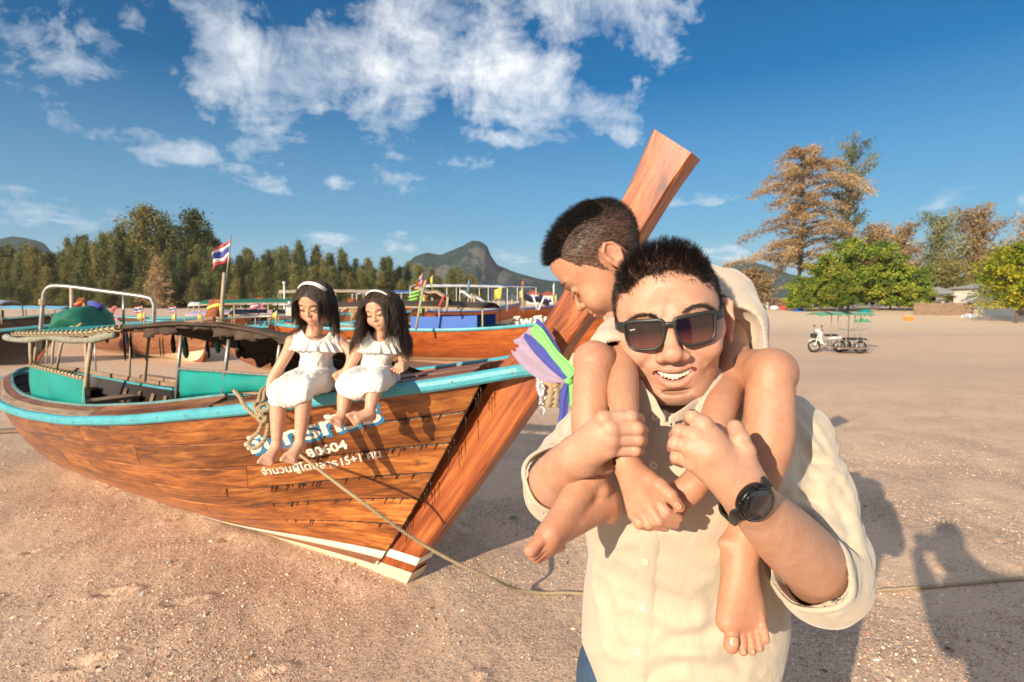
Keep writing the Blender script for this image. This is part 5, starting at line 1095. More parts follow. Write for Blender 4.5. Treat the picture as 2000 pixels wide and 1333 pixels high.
FS = [((823, 566), (825, 533), 'red', 14, (.13, .22), .9, 'small red and white flag above the tan awning', True), ((842, 600), (845, 538), 'yellow', 16, (.10, .22), .9, 'small yellow pennant right of the tan awning', False),
      ((911, 575), (917, 545), 'skyblue', 15, (.10, .30), 1.1, 'blue and white flag on top of the slanting white roof', False), ((975, 610), (980, 562), 'yellow', 15, (.20, .28), .3, 'square yellow flag over the far boats', False),
      ((988, 612), (989, 574), 'skyblue', 15.2, (.08, .32), 1.2, 'hanging sky blue flag next to the square yellow one', False), ((1016, 606), (1020, 565), 'yellow', 17, (.11, .22), .8, 'yellow pennant left of the black awning', False),
      ((1021, 575), (1022, 548), 'red', 18, (.08, .14), .8, 'tiny red flag above the black awning', False), ((1082, 600), (1083, 552), 'white', 17, (.10, .35), 1.1, 'pale flag on the pole nearest the leaning stem', False), ((1086, 602), (1087, 575), 'yellow', 17.5, (.08, .2), .9, 'yellow pennant beside the pale flag near the stem', False),
      ((275, 640), (278, 598), 'red', 9.0, (.12, .10), .1, 'small striped national flag inside the pipe frame', True), ((281, 640), (283, 611), 'yellow', 9.2, (.12, .09), .2, 'pale yellow pennant below the striped flag in the pipe frame', False), ((283, 645), (284, 622), 'skyblue', 9.4, (.06, .08), 1.0, 'blue pennant lowest in the pipe frame', False),
      ((341, 640), (343, 599), 'red', 9.5, (.11, .09), .1, 'small striped national flag right of the pipe frame', True), ((342, 645), (344, 612), 'yellow', 9.7, (.08, .09), .5, 'yellow pennant right of the pipe frame', False),
      ((391, 640), (393, 602), 'red', 10, (.06, .09), .9, 'small striped flag drooping left of the yellow ribboned stem', True), ((393, 645), (395, 611), 'yellow', 10.2, (.09, .09), .5, 'yellow pennant left of the ribboned stem', False), ((395, 650), (396, 622), 'skyblue', 10.4, (.06, .1), 1.1, 'blue pennant low beside the ribboned stem', False),
      ((538, 640), (541, 607), 'yellow', 12, (.10, .12), .6, 'yellow pennant just left of the elder girl', False), ((524, 640), (532, 605), 'red', 13, (.12, .08), .2, 'little striped flag above the far boats left of the elder girl', True)]
for b, t, c, y, sz, an, lab, th in FS: flag(lab, b, t, c, y, sz, an, thai=th)
# big flag on its pole lashed to the near canopy
def big_flag():
    y = 3.75; a = Y(431, 634, y); m = Y(438, 533, y); t = Y(452, 460, y)
    o = empty('flag_pole', 'Thai flag hanging limp from a bamboo pole lashed to the near canopy', 'flag', tuple(a))
    MB().add(*tube([a-np.array([0, 0, .1]), a*.5+m*.5, m], [.014, .012, .011], 8)).build('bamboo_pole', MT['bamboo'], o, smooth=True)
    MB().add(*tube([m-np.array([.0, 0, .12]), t], [.005, .003], 6)).build('top_rod', MT['pipe'], o, smooth=True)
    for q in range(3): MB().add(*tube([a+np.array([0, 0, .0+.02*q])+.022*np.array([math.cos(x), math.sin(x), .3*math.sin(x*2)]) for x in np.linspace(0, 6.28, 13)], .007, 5)).build('lashing', MT['rope'], o, smooth=True)
    top0 = Y(451.5, 466, y); top1 = Y(446, 526, y)
    st = [('red', 0, 1/6), ('white', 1/6, 2/6), ('blue', 2/6, 4/6), ('white', 4/6, 5/6), ('red', 5/6, 1)]
    for c, q0, q1 in st:
        def fn(u, q):
            qq = q0+(q1-q0)*q; e = top0+(top1-top0)*qq*.62
            return e+np.array([-.105*u*(1+.25*qq), .03*math.sin(u*10+qq*5)*u, -.075*u-.02*math.sin(u*6)*u+ -.02*qq*u])
        v, f = grid(fn, 18, 5, thick=.002); MB().add(v, f).build('stripe', MT['f_'+c], o, smooth=True)
big_flag()
def plain_pole(u, v0, v1, y, lab):
    a, b = Y(u, v0, y), Y(u-1, v1, y); o = empty('mast_pole', lab, 'pole', tuple(a)); MB().add(*tube([a, b], .03, 7)).build('pole', MT['whitep'], o, smooth=True); v, f = lathe([(.001, 0), (.06, .03), (.06, .09), (.001, .12)], 10, b); MB().add(v, f).build('lamp_cap', MT['whitep'], o, smooth=True)
plain_pole(556, 640, 556, 22, 'white lamp mast rising from the far boats left of the elder girl')

# ------------------------------------------------ motorcycle with roofed sidecar
def rickshaw():
    yv = 26.3; x0, x1 = Y(1578, 688, yv)[0], Y(1676, 688, yv)[0]; g = float(gz((x0+x1)/2, yv)); Ln = x1-x0
    o = empty('motorcycle_sidecar', 'white motorcycle with green roofed passenger sidecar parked on the flats', 'motorcycle taxi', ((x0+x1)/2, yv, g))
    P = lambda x, y, z: np.array([x0+x, yv+y, g+z]); rx90 = np.array([[1, 0, 0], [0, 0, -1], [0, 1, 0.]])
    def wheel(c, r, parent, name='wheel'):
        t = np.linspace(0, 2*PI, 25); ring = [c+r*np.array([math.cos(a), 0, math.sin(a)]) for a in t]
        w = MB().add(*tube(ring, .045, 8)).build(name, MT['black'], parent, smooth=True)
        MB().add(*tube([c+(r-.06)*np.array([math.cos(a), 0, math.sin(a)]) for a in t], .02, 6)).build('rim', MT['metal'], w, smooth=True)
        b = MB()
        for k in range(10): a = k*PI/5; b.add(*tube([c, c+(r-.06)*np.array([math.cos(a), 0, math.sin(a)])], .008, 4))
        b.build('spokes', MT['metal'], w); v, f = lathe([(.05, -.05), (.05, .05)], 10, c, M=rx90); MB().add(v, f).build('hub', MT['metal'], w)
    wheel(P(.27, 0, .29), .25, o); wheel(P(1.42, -.05, .29), .25, o); wheel(P(Ln-.28, -.6, .29), .25, o); wheel(P(Ln-.3, .55, .29), .25, o)
    T = lambda pts, r, m, n, k=7: MB().add(*tube(spline(pts, max(6, len(pts)*4)), r, k)).build(n, MT[m], o, smooth=True)
    T([P(.27, -.07, .29), P(.36, -.07, .62), P(.45, -.03, .92)], .025, 'metal', 'front_fork'); T([P(.27, .07, .29), P(.36, .07, .62), P(.45, .03, .92)], .025, 'metal', 'front_fork')
    v, f = grid(lambda u, q: P(.27+.32*math.cos(.3+2.1*u), (q-.5)*.16, .29+.32*math.sin(.3+2.1*u)), 10, 4, thick=.02); MB().add(v, f).build('front_fender', MT['whitep'], o, smooth=True)
    # leg shield, headlight cowl
    v, f = grid(lambda u, q: P(.52+.20*u-.1*math.sin(PI*u), (q-.5)*(.42-.12*u), .95-.62*u), 8, 6, thick=.03); MB().add(v, f).build('leg_shield', MT['whitep'], o, smooth=True)
    v, f = bev_box(P(.42, 0, 1.0), (.26, .30, .17), .06); MB().add(v, f).build('handlebar_cowl', MT['whitep'], o)
    v, f = lathe([(.001, -.03), (.07, 0), (.06, .03)], 12, P(.30, 0, .98), M=np.array([[0, 0, -1], [0, 1, 0], [1, 0, 0.]])); MB().add(v, f).build('headlight', MT['metal'], o, smooth=True)
    T([P(.5, -.34, 1.04), P(.46, 0, 1.06), P(.5, .34, 1.04)], .016, 'black', 'handlebar')
    for s in (-1, 1):
        T([P(.48, .24*s, 1.05), P(.42, .30*s, 1.2)], .008, 'black', 'mirror_stem'); v, f = bev_box(P(.42, .32*s, 1.23), (.03, .13, .08), .015); MB().add(v, f).build('mirror', MT['black'], o)
    v, f = bev_box(P(.24, 0, .78), (.20, .30, .2), .03); MB().add(v, f).build('front_basket', MT['black'], o)
    v, f = bev_box(P(1.05, 0, .80), (.62, .24, .10), .04); MB().add(v, f).build('seat', MT['black'], o); v, f = bev_box(P(1.25, 0, .66), (.6, .22, .18), .06); MB().add(v, f).build('rear_body', MT['whitep'], o)
    v, f = bev_box(P(.9, 0, .42), (.36, .26, .26), .05); MB().add(v, f).build('engine', MT['metal'], o); T([P(.9, .1, .32), P(1.5, .14, .32)], .04, 'metal', 'exhaust')
    # sidecar frame
    xs = [.95, 1.25, 1.75, Ln-.3, Ln-.03]
    for y_ in (-.85, -.15):
        for x in xs[:: 1]: T([P(x, y_, .22), P(x, y_, 1.78)], .017, 'pipe', 'frame_post')
        T([P(.9, y_, .24), P(Ln, y_, .24)], .02, 'pipe', 'frame_rail'); T([P(.9, y_, .62), P(Ln, y_, .62)], .016, 'pipe', 'frame_rail')
        T([P(1.25, y_, 1.18), P(1.3, y_, 1.10), P(1.7, y_, 1.06), P(Ln-.4, y_, 1.08), P(Ln-.1, y_, 1.18)], .017, 'pipe', 'arm_rail')
    v, f = bev_box(P((.95+Ln)/2, -.5, .26), (Ln-.95, .7, .04), .01); MB().add(v, f).build('floor_plate', MT['grey'], o)
    v, f = bev_box(P(Ln-.5, -.5, .66), (.8, .6, .10), .03); MB().add(v, f).build('bench_seat', MT['black'], o)
    v, f = grid(lambda u, q: P(-.02+(Ln+.1)*u, -.98+1.3*q, 1.80+.10*math.sin(PI*q)-.03*abs(u-.5)*2-.05*(u < .05)), 16, 7, thick=.03); MB().add(v, f).build('green_roof', MT['f_green'], o, smooth=True)
    for u in (.18, .48, .55): v, f = grid(lambda a, q: P((Ln+.1)*(u+.05*a), -.98+1.3*q, 1.813+.10*math.sin(PI*q)-.03*abs(u-.5)*2), 2, 7, thick=.006); MB().add(v, f).build('dark_stripe', MT['black'], o, smooth=True)
rickshaw()

# ------------------------------------------------ buildings and odds and ends on the right shore
def shore():
    def hipped(u0, u1, vtop, veave, vbase, y, dep, name, label, wallm, roofm, cat='building', open_=False, ridge=.4):
        a = Y(u0, vbase, y); b = Y(u1, vbase, y); x0, x1 = a[0], b[0]; g = float(gz((x0+x1)/2, y)); ze = Y(u0, veave, y)[2]; zt = Y(u0, vtop, y)[2]; o = empty(name, label, cat, ((x0+x1)/2, y+dep/2, g))
        e = .5; w = x1-x0; V = [(x0-e, y-e, ze), (x1+e, y-e, ze), (x1+e, y+dep+e, ze), (x0-e, y+dep+e, ze), (x0+w*ridge, y+dep/2, zt), (x1-w*ridge, y+dep/2, zt)]
        V2 = [(p[0], p[1], p[2]-.12) for p in V]; F = [(0, 1, 5, 4), (1, 2, 5), (2, 3, 4, 5), (3, 0, 4)]; MB().add(V+V2, F+[tuple(i+6 for i in f[::-1]) for f in F]+[(0, 6, 7, 1), (1, 7, 8, 2), (2, 8, 9, 3), (3, 9, 6, 0)]).build('roof', MT[roofm], o)
        if open_:
            for i in range(6):
                for yy in (y, y+dep): v, f = box((x0+w*i/5, yy, (g+ze)/2), (.22, .22, ze-g)); MB().add(v, f).build('column', MT['grey'], o)
        else:
            for (cx, cy, sx, sy) in ((x0+w/2, y, w, .1), (x0+w/2, y+dep, w, .1), (x0, y+dep/2, .1, dep-.1), (x1, y+dep/2, .1, dep-.1)): v, f = box((cx, cy, (g+ze-.13)/2), (sx, sy, ze-.13-g)); MB().add(v, f).build('wall', MT[wallm], o)
            for k in range(2):
                cx = x0+w*(.3+.4*k); v, f = box((cx, y-.07, g+(ze-g)*.55), (w*.12, .04, (ze-g)*.3)); MB().add(v, f).build('window', MT['dark'], o)
        return o
    MT['roofgrey'] = mat('grey_roof_sheets', (.30, .29, .28), .7, var=.15, vscale=2); MT['roofred'] = mat('red_roof_tiles', (.42, .07, .03), .7, var=.15); MT['wallw'] = mat('white_painted_wall', (.66, .64, .58), .8, var=.12, vscale=1, darkdirt=.3)
    hipped(1290, 1470, 522, 569, 600, 88, 14, 'beach_pavilion', 'open pavilion with a grey hipped roof behind the boy\'s shoulder', 'wallw', 'roofgrey', open_=True)
    hipped(1928, 1984, 553, 561, 590, 66, 5, 'beach_hut', 'white raised hut under the yellow green tree at the right', 'wallw', 'roofgrey', ridge=.3)
    hipped(1835, 1868, 560, 572, 590, 84, 5, 'far_house', 'pale house glimpsed behind the palm fronds', 'wallw', 'roofgrey')
    hipped(1030, 1052, 566, 575, 590, 150, 8, 'red_roofed_house', 'left one of two far houses with red pointed roofs beyond the boats', 'wallw', 'roofred', ridge=.48); hipped(1062, 1080, 568, 576, 590, 150, 8, 'red_roofed_house', 'right one of two far houses with red pointed roofs beyond the boats', 'wallw', 'roofred', ridge=.48)
    def wall(u0, u1, vt, vb, y, name, label, m, nb, horiz=True):
        a, b = Y(u0, vb, y), Y(u1, vb, y); zt = Y(u0, vt, y)[2]; zb = min(a[2], float(gz(a[0], y))+.0); o = empty(name, label, 'fence' if nb else 'wall', ((a[0]+b[0])/2, y, zb))
        if nb:
            hgt = (zt-a[2])/nb
            for i in range(nb): v, f = box(((a[0]+b[0])/2, y, a[2]+hgt*(i+.5)), (b[0]-a[0], .06, hgt*.86)); MB().add(v, f).build('board', MT[m], o)
            for i in range(7): v, f = box((a[0]+(b[0]-a[0])*i/6, y+.1, (zb+zt)/2), (.14, .12, zt-zb)); MB().add(v, f).build('post', MT['wallw'], o)
        else: v, f = bev_box(((a[0]+b[0])/2, y, (zt+zb-.2)/2), (b[0]-a[0], .3, zt-zb+.2), .03); MB().add(v, f).build('wall_face', MT[m], o)
    wall(1440, 1500, 583, 600, 79, 'white_fence', 'white boarded fence in front of the pavilion, brighter left stretch', 'wallw', 4); wall(1502, 1560, 583, 601, 79.5, 'white_fence', 'greyish boarded fence partly under the brown tree', 'grey', 5)
    wall(1785, 2060, 592, 604, 68, 'retaining_wall', 'low brown retaining wall below the parked cars', 'hull3' if 0 else 'grey', 0)
    def car(u, v, y, label, m, big=0):
        c = Y(u, v, y); g = c[2]; o = empty('parked_car', label, 'car', (c[0], y, g)); L_ = 4.2; H = 1.35+big
        pr = [(-2.1, .3), (-2.1, .75), (-1.9, .9), (-1.2, .95), (-.75, H), (.95, H), (1.6, .98), (2.05, .9), (2.1, .35)]
        v_, f = prism(pr, (c[0], y, g), (1, 0, 0), (0, 0, 1), (0, 1, 0), -.8, .8); MB().add(v_, f).build('body', MT[m], o)
        v_, f = prism([(-1.1, .97), (-.68, H-.06), (.88, H-.06), (1.42, 1.0)], (c[0], y, g), (1, 0, 0), (0, 0, 1), (0, 1, 0), -.81, .81); MB().add(v_, f).build('windows', MT['black'], o)
        for sx in (-1.3, 1.3):
            for sy in (-.75, .75): v_, f = lathe([(.05, -.1), (.32, -.09), (.32, .09), (.05, .1)], 14, (c[0]+sx, y+sy, g+.32), M=np.array([[1, 0, 0], [0, 0, -1], [0, 1, 0.]])); MB().add(v_, f).build('wheel', MT['black'], o, smooth=True)
    for u, v, y, lab, m, bg in [(1742, 594, 82, 'white car parked under the almond trees, leftmost of the row', 'whitep', 0), (1790, 593, 80, 'white van parked left of the palm', 'whitep', .45), (1823, 595, 80, 'silver grey car parked just left of the palm', 'metal', 0), (1902, 594, 78, 'white pickup parked between palm and hut', 'whitep', .2), (1993, 590, 76, 'pale blue car at the right edge beside the hut', 'f_skyblue', 0), (1715, 596, 84, 'dark car in the shade under the almond trees', 'black', 0)]: car(u, v, y, lab, m, bg)
    # cooler box, tarps, small things
    c = G(1775, 615, float(gz(30, 60))); y = 62; c = Y(1775, 615, y); g = float(gz(c[0], y)); o = empty('cooler_box', 'orange cooler box standing alone on the upper beach', 'box', (c[0], y, g)); v, f = bev_box((c[0], y, g+.22), (.95, .5, .44), .04); MB().add(v, f).build('box_body', MT['f_orange'], o); v, f = bev_box((c[0], y, g+.49), (.98, .53, .1), .03); MB().add(v, f).build('lid', MT['f_peach'], o)
    for u, v, y, m, lab in [(1562, 602, 74, 'bluepl', 'blue covered heap under the brown tree'), (1690, 604, 72, 'tarp', 'teal covered heap by the path under the trees'), (1684, 614, 60, 'f_green', 'dark green bundle lying on the upper beach'), (1893, 602, 66, 'whitep', 'upturned white dinghy below the retaining wall')]:
        c = Y(u, v, y); g = float(gz(c[0], y)); o = empty('covered_heap' if m != 'whitep' else 'upturned_dinghy', lab, 'heap' if m != 'whitep' else 'dinghy', (c[0], y, g)); V, F = grid(lambda a, b: np.array([c[0]+(a-.5)*1.7, y+(b-.5)*1.2, g-.03+.42*math.sin(PI*a)**.6*math.sin(PI*b)**.6+.05*math.sin(a*17+b*9)*math.sin(PI*a)]), 14, 9); MB().add(V, F).build('cover', MT[m], o, smooth=True)
    for k, (u, v) in enumerate([(1455, 604), (1472, 604), (1488, 604), (1512, 604), (1530, 605)]):
        y = 77; c = Y(u, v, y); g = float(gz(c[0], y)); m = ['f_skyblue', 'f_yellow', 'tarp_green', 'f_white', 'f_red'][k]; o = empty('stacked_sack', 'bundle '+['of sky blue cloth', 'of yellow cloth', 'of dark green cloth', 'of white cloth', 'of red cloth'][k]+' lying below the white fence', 'bundle', (c[0], y, g)); V, F = lathe([(.001, 0), (.5, .03), (.55, .25), (.4, .5), (.001, .6)], 9, (c[0], y, g)); V = V+(.06*fbm(V, 3, k, 2))[:, None]; MB().add(V, F).build('sack', MT[m], o, smooth=True)
shore()
# ------------------------------------------------ bits lying on the sand
def debris():
    def onsand(u, v): p = G(u, v); p[2] = float(gz(p[0], p[1]))+float(near_relief(p[:1], p[1:2])[0]); return p
    p = onsand(30, 850); o = empty('driftwood_plank', 'weathered plank lying on the sand beyond the stern of the near boat', 'plank', tuple(p)); v, f = bev_box(p+[-.35, .1, .03], (1.3, .12, .04), .01, rz=.25); MB().add(v, f, v).build('plank', MT['grey'], o)
    p = onsand(1003, 1016); q = p
    v, f = grid(lambda a, b: q+np.array([(a-.5)*.055, (b-.5)*.03*math.sin(PI*min(.97, a+.03)), .006+.010*math.sin(PI*a)+.004*(b-.5)**2*8]), 10, 5, thick=.001); o = mesh('fallen_leaf', v, f, MT['f_green'], None, True, origin=p); tag(o, 'small green leaf lying in the shade under the bow', 'leaf')
    rs = np.random.RandomState(77); names = ['white', 'tan', 'brown', 'pinkish', 'grey', 'orange', 'cream', 'dark']; cols = [(.75, .72, .66), (.5, .38, .26), (.25, .15, .1), (.62, .42, .34), (.4, .38, .36), (.6, .3, .14), (.7, .62, .48), (.1, .08, .07)]
    sp = [(275, 1163), (835, 1192), (1330, 1290), (400, 995), (150, 1060), (690, 1105), (1740, 1215), (1850, 1270), (90, 1210), (560, 1240), (1690, 990), (1900, 930), (330, 1100), (480, 1290)]
    wh = ['lying alone left of the boat\'s foot', 'lying in the sand before the bow foot', 'lying under the man\'s shirt tail', 'lying close under the hull side', 'lying in the left foreground', 'lying beside the keel near the bow', 'lying right of the man\'s elbow', 'lying in the photographer\'s shadow', 'lying in the bottom left corner', 'lying at the bottom middle of the sand', 'lying right of the man\'s sleeve', 'lying on the smooth sand at the right', 'lying between hull and left foreground', 'lying at the bottom left of middle']
    for k, (u, v) in enumerate(sp):
        p = onsand(u, v); r = rs.uniform(.010, .019); kx = k % 8; key = 'shell_'+names[kx]
        if key not in MT: MT[key] = mat(names[kx]+'_shell', cols[kx], .5, var=.2, vscale=80)
        V, F = grid(lambda a, b: p+np.array([r*(.15+b)*math.cos((a-.5)*2.4+k), r*(.15+b)*math.sin((a-.5)*2.4+k), .003+r*.55*math.sin(PI*(.1+.8*b))*(1+.12*math.cos(a*34))]), 22, 7, thick=.0015)
        o = mesh('fan_shell', V, F, MT[key], None, True, origin=p); tag(o, names[kx]+' fan shaped shell '+wh[k], 'shell', group='larger shells on the sand', kind='thing')
debris()
# ------------------------------------------------ implicit-surface modelling of bodies and clothes
class SDF:
    def __init__(s, lo, hi, h):
        s.lo = np.array(lo, float); s.h = h; s.n = np.ceil((np.array(hi)-s.lo)/h).astype(int)+1
        s.F = np.full(tuple(s.n), .5, np.float32)
        s.ax = [s.lo[i]+np.arange(s.n[i])*h for i in range(3)]
    def _sl(s, lo, hi):
        a = np.clip(np.floor((np.asarray(lo)-s.lo)/s.h).astype(int), 0, s.n); b = np.clip(np.ceil((np.asarray(hi)-s.lo)/s.h).astype(int)+1, 0, s.n)
        if (b <= a).any(): return None
        sl = tuple(slice(a[i], b[i]) for i in range(3))
        X = s.ax[0][sl[0]][:, None, None].astype(np.float32); Y_ = s.ax[1][sl[1]][None, :, None].astype(np.float32); Z = s.ax[2][sl[2]][None, None, :].astype(np.float32)
        return sl, X, Y_, Z
    def _mix(s, sl, D, k, op):
        A = s.F[sl]
        if op == 'u':
            if k <= 0: s.F[sl] = np.minimum(A, D); return
            h = np.clip(.5+.5*(A-D)/k, 0, 1); s.F[sl] = A*(1-h)+D*h-k*h*(1-h)
        else:
            if k <= 0: s.F[sl] = np.maximum(A, -D); return
            h = np.clip(.5-.5*(A+D)/k, 0, 1); s.F[sl] = A*(1-h)-D*h+k*h*(1-h)
    def cap(s, a, b, ra, rb=None, k=.01, op='u', flat=None):
        rb = ra if rb is None else rb; a = np.asarray(a, np.float32); b = np.asarray(b, np.float32); m = max(ra, rb)+k+3*s.h
        r = s._sl(np.minimum(a, b)-m, np.maximum(a, b)+m)
        if r is None: return s
        sl, X, Y_, Z = r; px, py, pz = X-a[0], Y_-a[1], Z-a[2]; d = b-a
        if flat is not None:
            n, f = nz(flat[0]).astype(np.float32), flat[1]; q = (px*n[0]+py*n[1]+pz*n[2])*(f-1); px = px+q*n[0]; py = py+q*n[1]; pz = pz+q*n[2]; d = d+n*np.dot(d, n)*(f-1)
        L2 = float(d@d)+1e-12; t = np.clip((px*d[0]+py*d[1]+pz*d[2])/L2, 0, 1)
        D = np.sqrt((px-t*d[0])**2+(py-t*d[1])**2+(pz-t*d[2])**2)-(ra+(rb-ra)*t)
        if flat is not None and flat[1] > 1: D = D/(1+(flat[1]-1)*.3)
        s._mix(sl, D, k, op); return s
    def path(s, P, rr, k=.01, op='u', flat=None):
        for i in range(len(P)-1): s.cap(P[i], P[i+1], rr[i], rr[i+1], k if i == 0 else min(k, .006+min(rr)*.3), op, flat)
        return s
    def spath(s, P, rr, n=None, op='u'):
        """limb: spline through P with smoothly varying radius"""
        n = n or 9*len(P); Q = spline(P, n); r = spline(np.column_stack([rr, np.zeros(len(rr)), np.zeros(len(rr))]), n)[:, 0]
        for i in range(n-1): s.cap(Q[i], Q[i+1], r[i], r[i+1], .012 if i == 0 else .0012, op)
        return s
    def ell(s, c, r, k=.01, op='u', rot=None):
        c = np.asarray(c, np.float32); r = np.asarray(r, np.float32); m = float(max(r))+k+3*s.h if rot is not None else r+k+3*s.h
        q = s._sl(c-m, c+m)
        if q is None: return s
        sl, X, Y_, Z = q; px, py, pz = X-c[0], Y_-c[1], Z-c[2]
        if rot is not None:
            M = np.asarray(rot, np.float32); px, py, pz = px*M[0, 0]+py*M[1, 0]+pz*M[2, 0], px*M[0, 1]+py*M[1, 1]+pz*M[2, 1], px*M[0, 2]+py*M[1, 2]+pz*M[2, 2]
        k0 = np.sqrt((px/r[0])**2+(py/r[1])**2+(pz/r[2])**2); k1 = np.sqrt((px/r[0]**2)**2+(py/r[1]**2)**2+(pz/r[2]**2)**2)+1e-9
        s._mix(sl, k0*(k0-1)/k1, k, op); return s
    def cut(s, p, n):
        """remove everything on the side n points to"""
        n = nz(n); p = np.asarray(p); D = (s.ax[0][:, None, None]-p[0])*n[0]+(s.ax[1][None, :, None]-p[1])*n[1]+(s.ax[2][None, None, :]-p[2])*n[2]
        s.F = np.maximum(s.F, D.astype(np.float32)); return s
    def mesh(s):
        F = s.F; I = F < 0; nx, ny, nz_ = F.shape
        c = np.zeros((nx-1, ny-1, nz_-1), np.int8)
        for i in (0, 1):
            for j in (0, 1):
                for k in (0, 1): c += I[i:nx-1+i, j:ny-1+j, k:nz_-1+k]
        act = np.argwhere((c > 0) & (c < 8)); n = len(act)
        idx = np.full(c.shape, -1, np.int32); idx[act[:, 0], act[:, 1], act[:, 2]] = np.arange(n)
        S_ = np.zeros((n, 3)); W_ = np.zeros(n)
        cor = [(i, j, k) for i in (0, 1) for j in (0, 1) for k in (0, 1)]; vals = {q: F[act[:, 0]+q[0], act[:, 1]+q[1], act[:, 2]+q[2]] for q in cor}
        for q in cor:
            for a in range(3):
                if q[a] == 0:
                    q2 = list(q); q2[a] = 1; q2 = tuple(q2); f0, f1 = vals[q], vals[q2]; m = (f0 < 0) != (f1 < 0); t = np.where(m, f0/(f0-f1+1e-12*(f0 == f1)), 0)
                    p = np.tile(np.array(q, float), (n, 1)); p[:, a] += t; S_[m] += p[m]; W_[m] += 1
        V = s.lo+(act+S_/np.maximum(W_, 1)[:, None])*s.h
        Q = []
        for a in range(3):
            sl0 = [slice(None)]*3; sl1 = [slice(None)]*3; sl0[a] = slice(0, -1); sl1[a] = slice(1, None)
            A0, A1 = I[tuple(sl0)], I[tuple(sl1)]; e = np.argwhere(A0 != A1); b_, c_ = [(1, 2), (2, 0), (0, 1)][a]
            ok = (e[:, b_] > 0) & (e[:, c_] > 0) & (e[:, b_] < F.shape[b_]-1) & (e[:, c_] < F.shape[c_]-1); e = e[ok]; sg = A0[e[:, 0], e[:, 1], e[:, 2]]
            def id_(db, dc): q = e.copy(); q[:, b_] += db; q[:, c_] += dc; return idx[q[:, 0], q[:, 1], q[:, 2]]
            quad = np.stack([id_(-1, -1), id_(0, -1), id_(0, 0), id_(-1, 0)], 1); quad[~sg] = quad[~sg][:, ::-1]; Q.append(quad)
        Q = np.concatenate(Q); Q = Q[(Q >= 0).all(1)]
        return V, Q
def smooth_mesh(V, Q, it=2, lam=.5):
    n = len(V); E = np.concatenate([Q[:, [0, 1]], Q[:, [1, 2]], Q[:, [2, 3]], Q[:, [3, 0]]]); deg = np.bincount(E[:, 0], minlength=n)+np.bincount(E[:, 1], minlength=n)
    for _ in range(it):
        for l in (lam, -lam*.9):
            S_ = np.zeros_like(V)
            for a in range(3): S_[:, a] = np.bincount(E[:, 0], V[E[:, 1], a], n)+np.bincount(E[:, 1], V[E[:, 0], a], n)
            V = V+l*(S_/np.maximum(deg, 1)[:, None]-V)
    return V
def vnormals(V, Q):
    N_ = np.cross(V[Q[:, 2]]-V[Q[:, 0]], V[Q[:, 3]]-V[Q[:, 1]]); out = np.zeros_like(V)
    for i in range(4):
        for a in range(3): out[:, a] += np.bincount(Q[:, i], N_[:, a], len(V))
    return out/(np.linalg.norm(out, axis=1)[:, None]+1e-12)
def joinm(parts):
    V = []; Q = []; T_ = []; n = 0
    for v, q, t in parts: V.append(v); Q.append(q+n); T_.append(t); n += len(v)
    return np.vstack(V), np.vstack(Q), np.vstack(T_)
def gaussm(V, c, r): return np.exp(-(((V-np.asarray(c))/np.asarray(r))**2).sum(1))
def pathdist(V, P):
    D = np.full(len(V), 9.)
    for a, b in zip(P[:-1], P[1:]):
        a, b = np.asarray(a), np.asarray(b); d = b-a; t = np.clip((V-a)@d/(d@d), 0, 1); D = np.minimum(D, np.linalg.norm(V-a-t[:, None]*d, axis=1))
    return D
def rotm(ax, ang):
    ax = nz(ax); c, s_ = math.cos(ang), math.sin(ang); K = np.array([[0, -ax[2], ax[1]], [ax[2], 0, -ax[0]], [-ax[1], ax[0], 0]]); return np.eye(3)*c+s_*K+(1-c)*np.outer(ax, ax)
def from_mesh(o):
    from mathutils.bvhtree import BVHTree
    me = o.data; w = wloc(o); V = [tuple(np.array(v.co)+w) for v in me.vertices]; return BVHTree.FromPolygons(V, [tuple(p.vertices) for p in me.polygons])
def hit(bvh, u, v, off=0):
    from mathutils import Vector
    r = nz(ray(u, v)); loc, nrm, i, d = bvh.ray_cast(Vector(CAM), Vector(r))
    if loc is None: return None
    n = np.array(nrm); n = n if n@r < 0 else -n
    return np.array(loc)+n*off, n
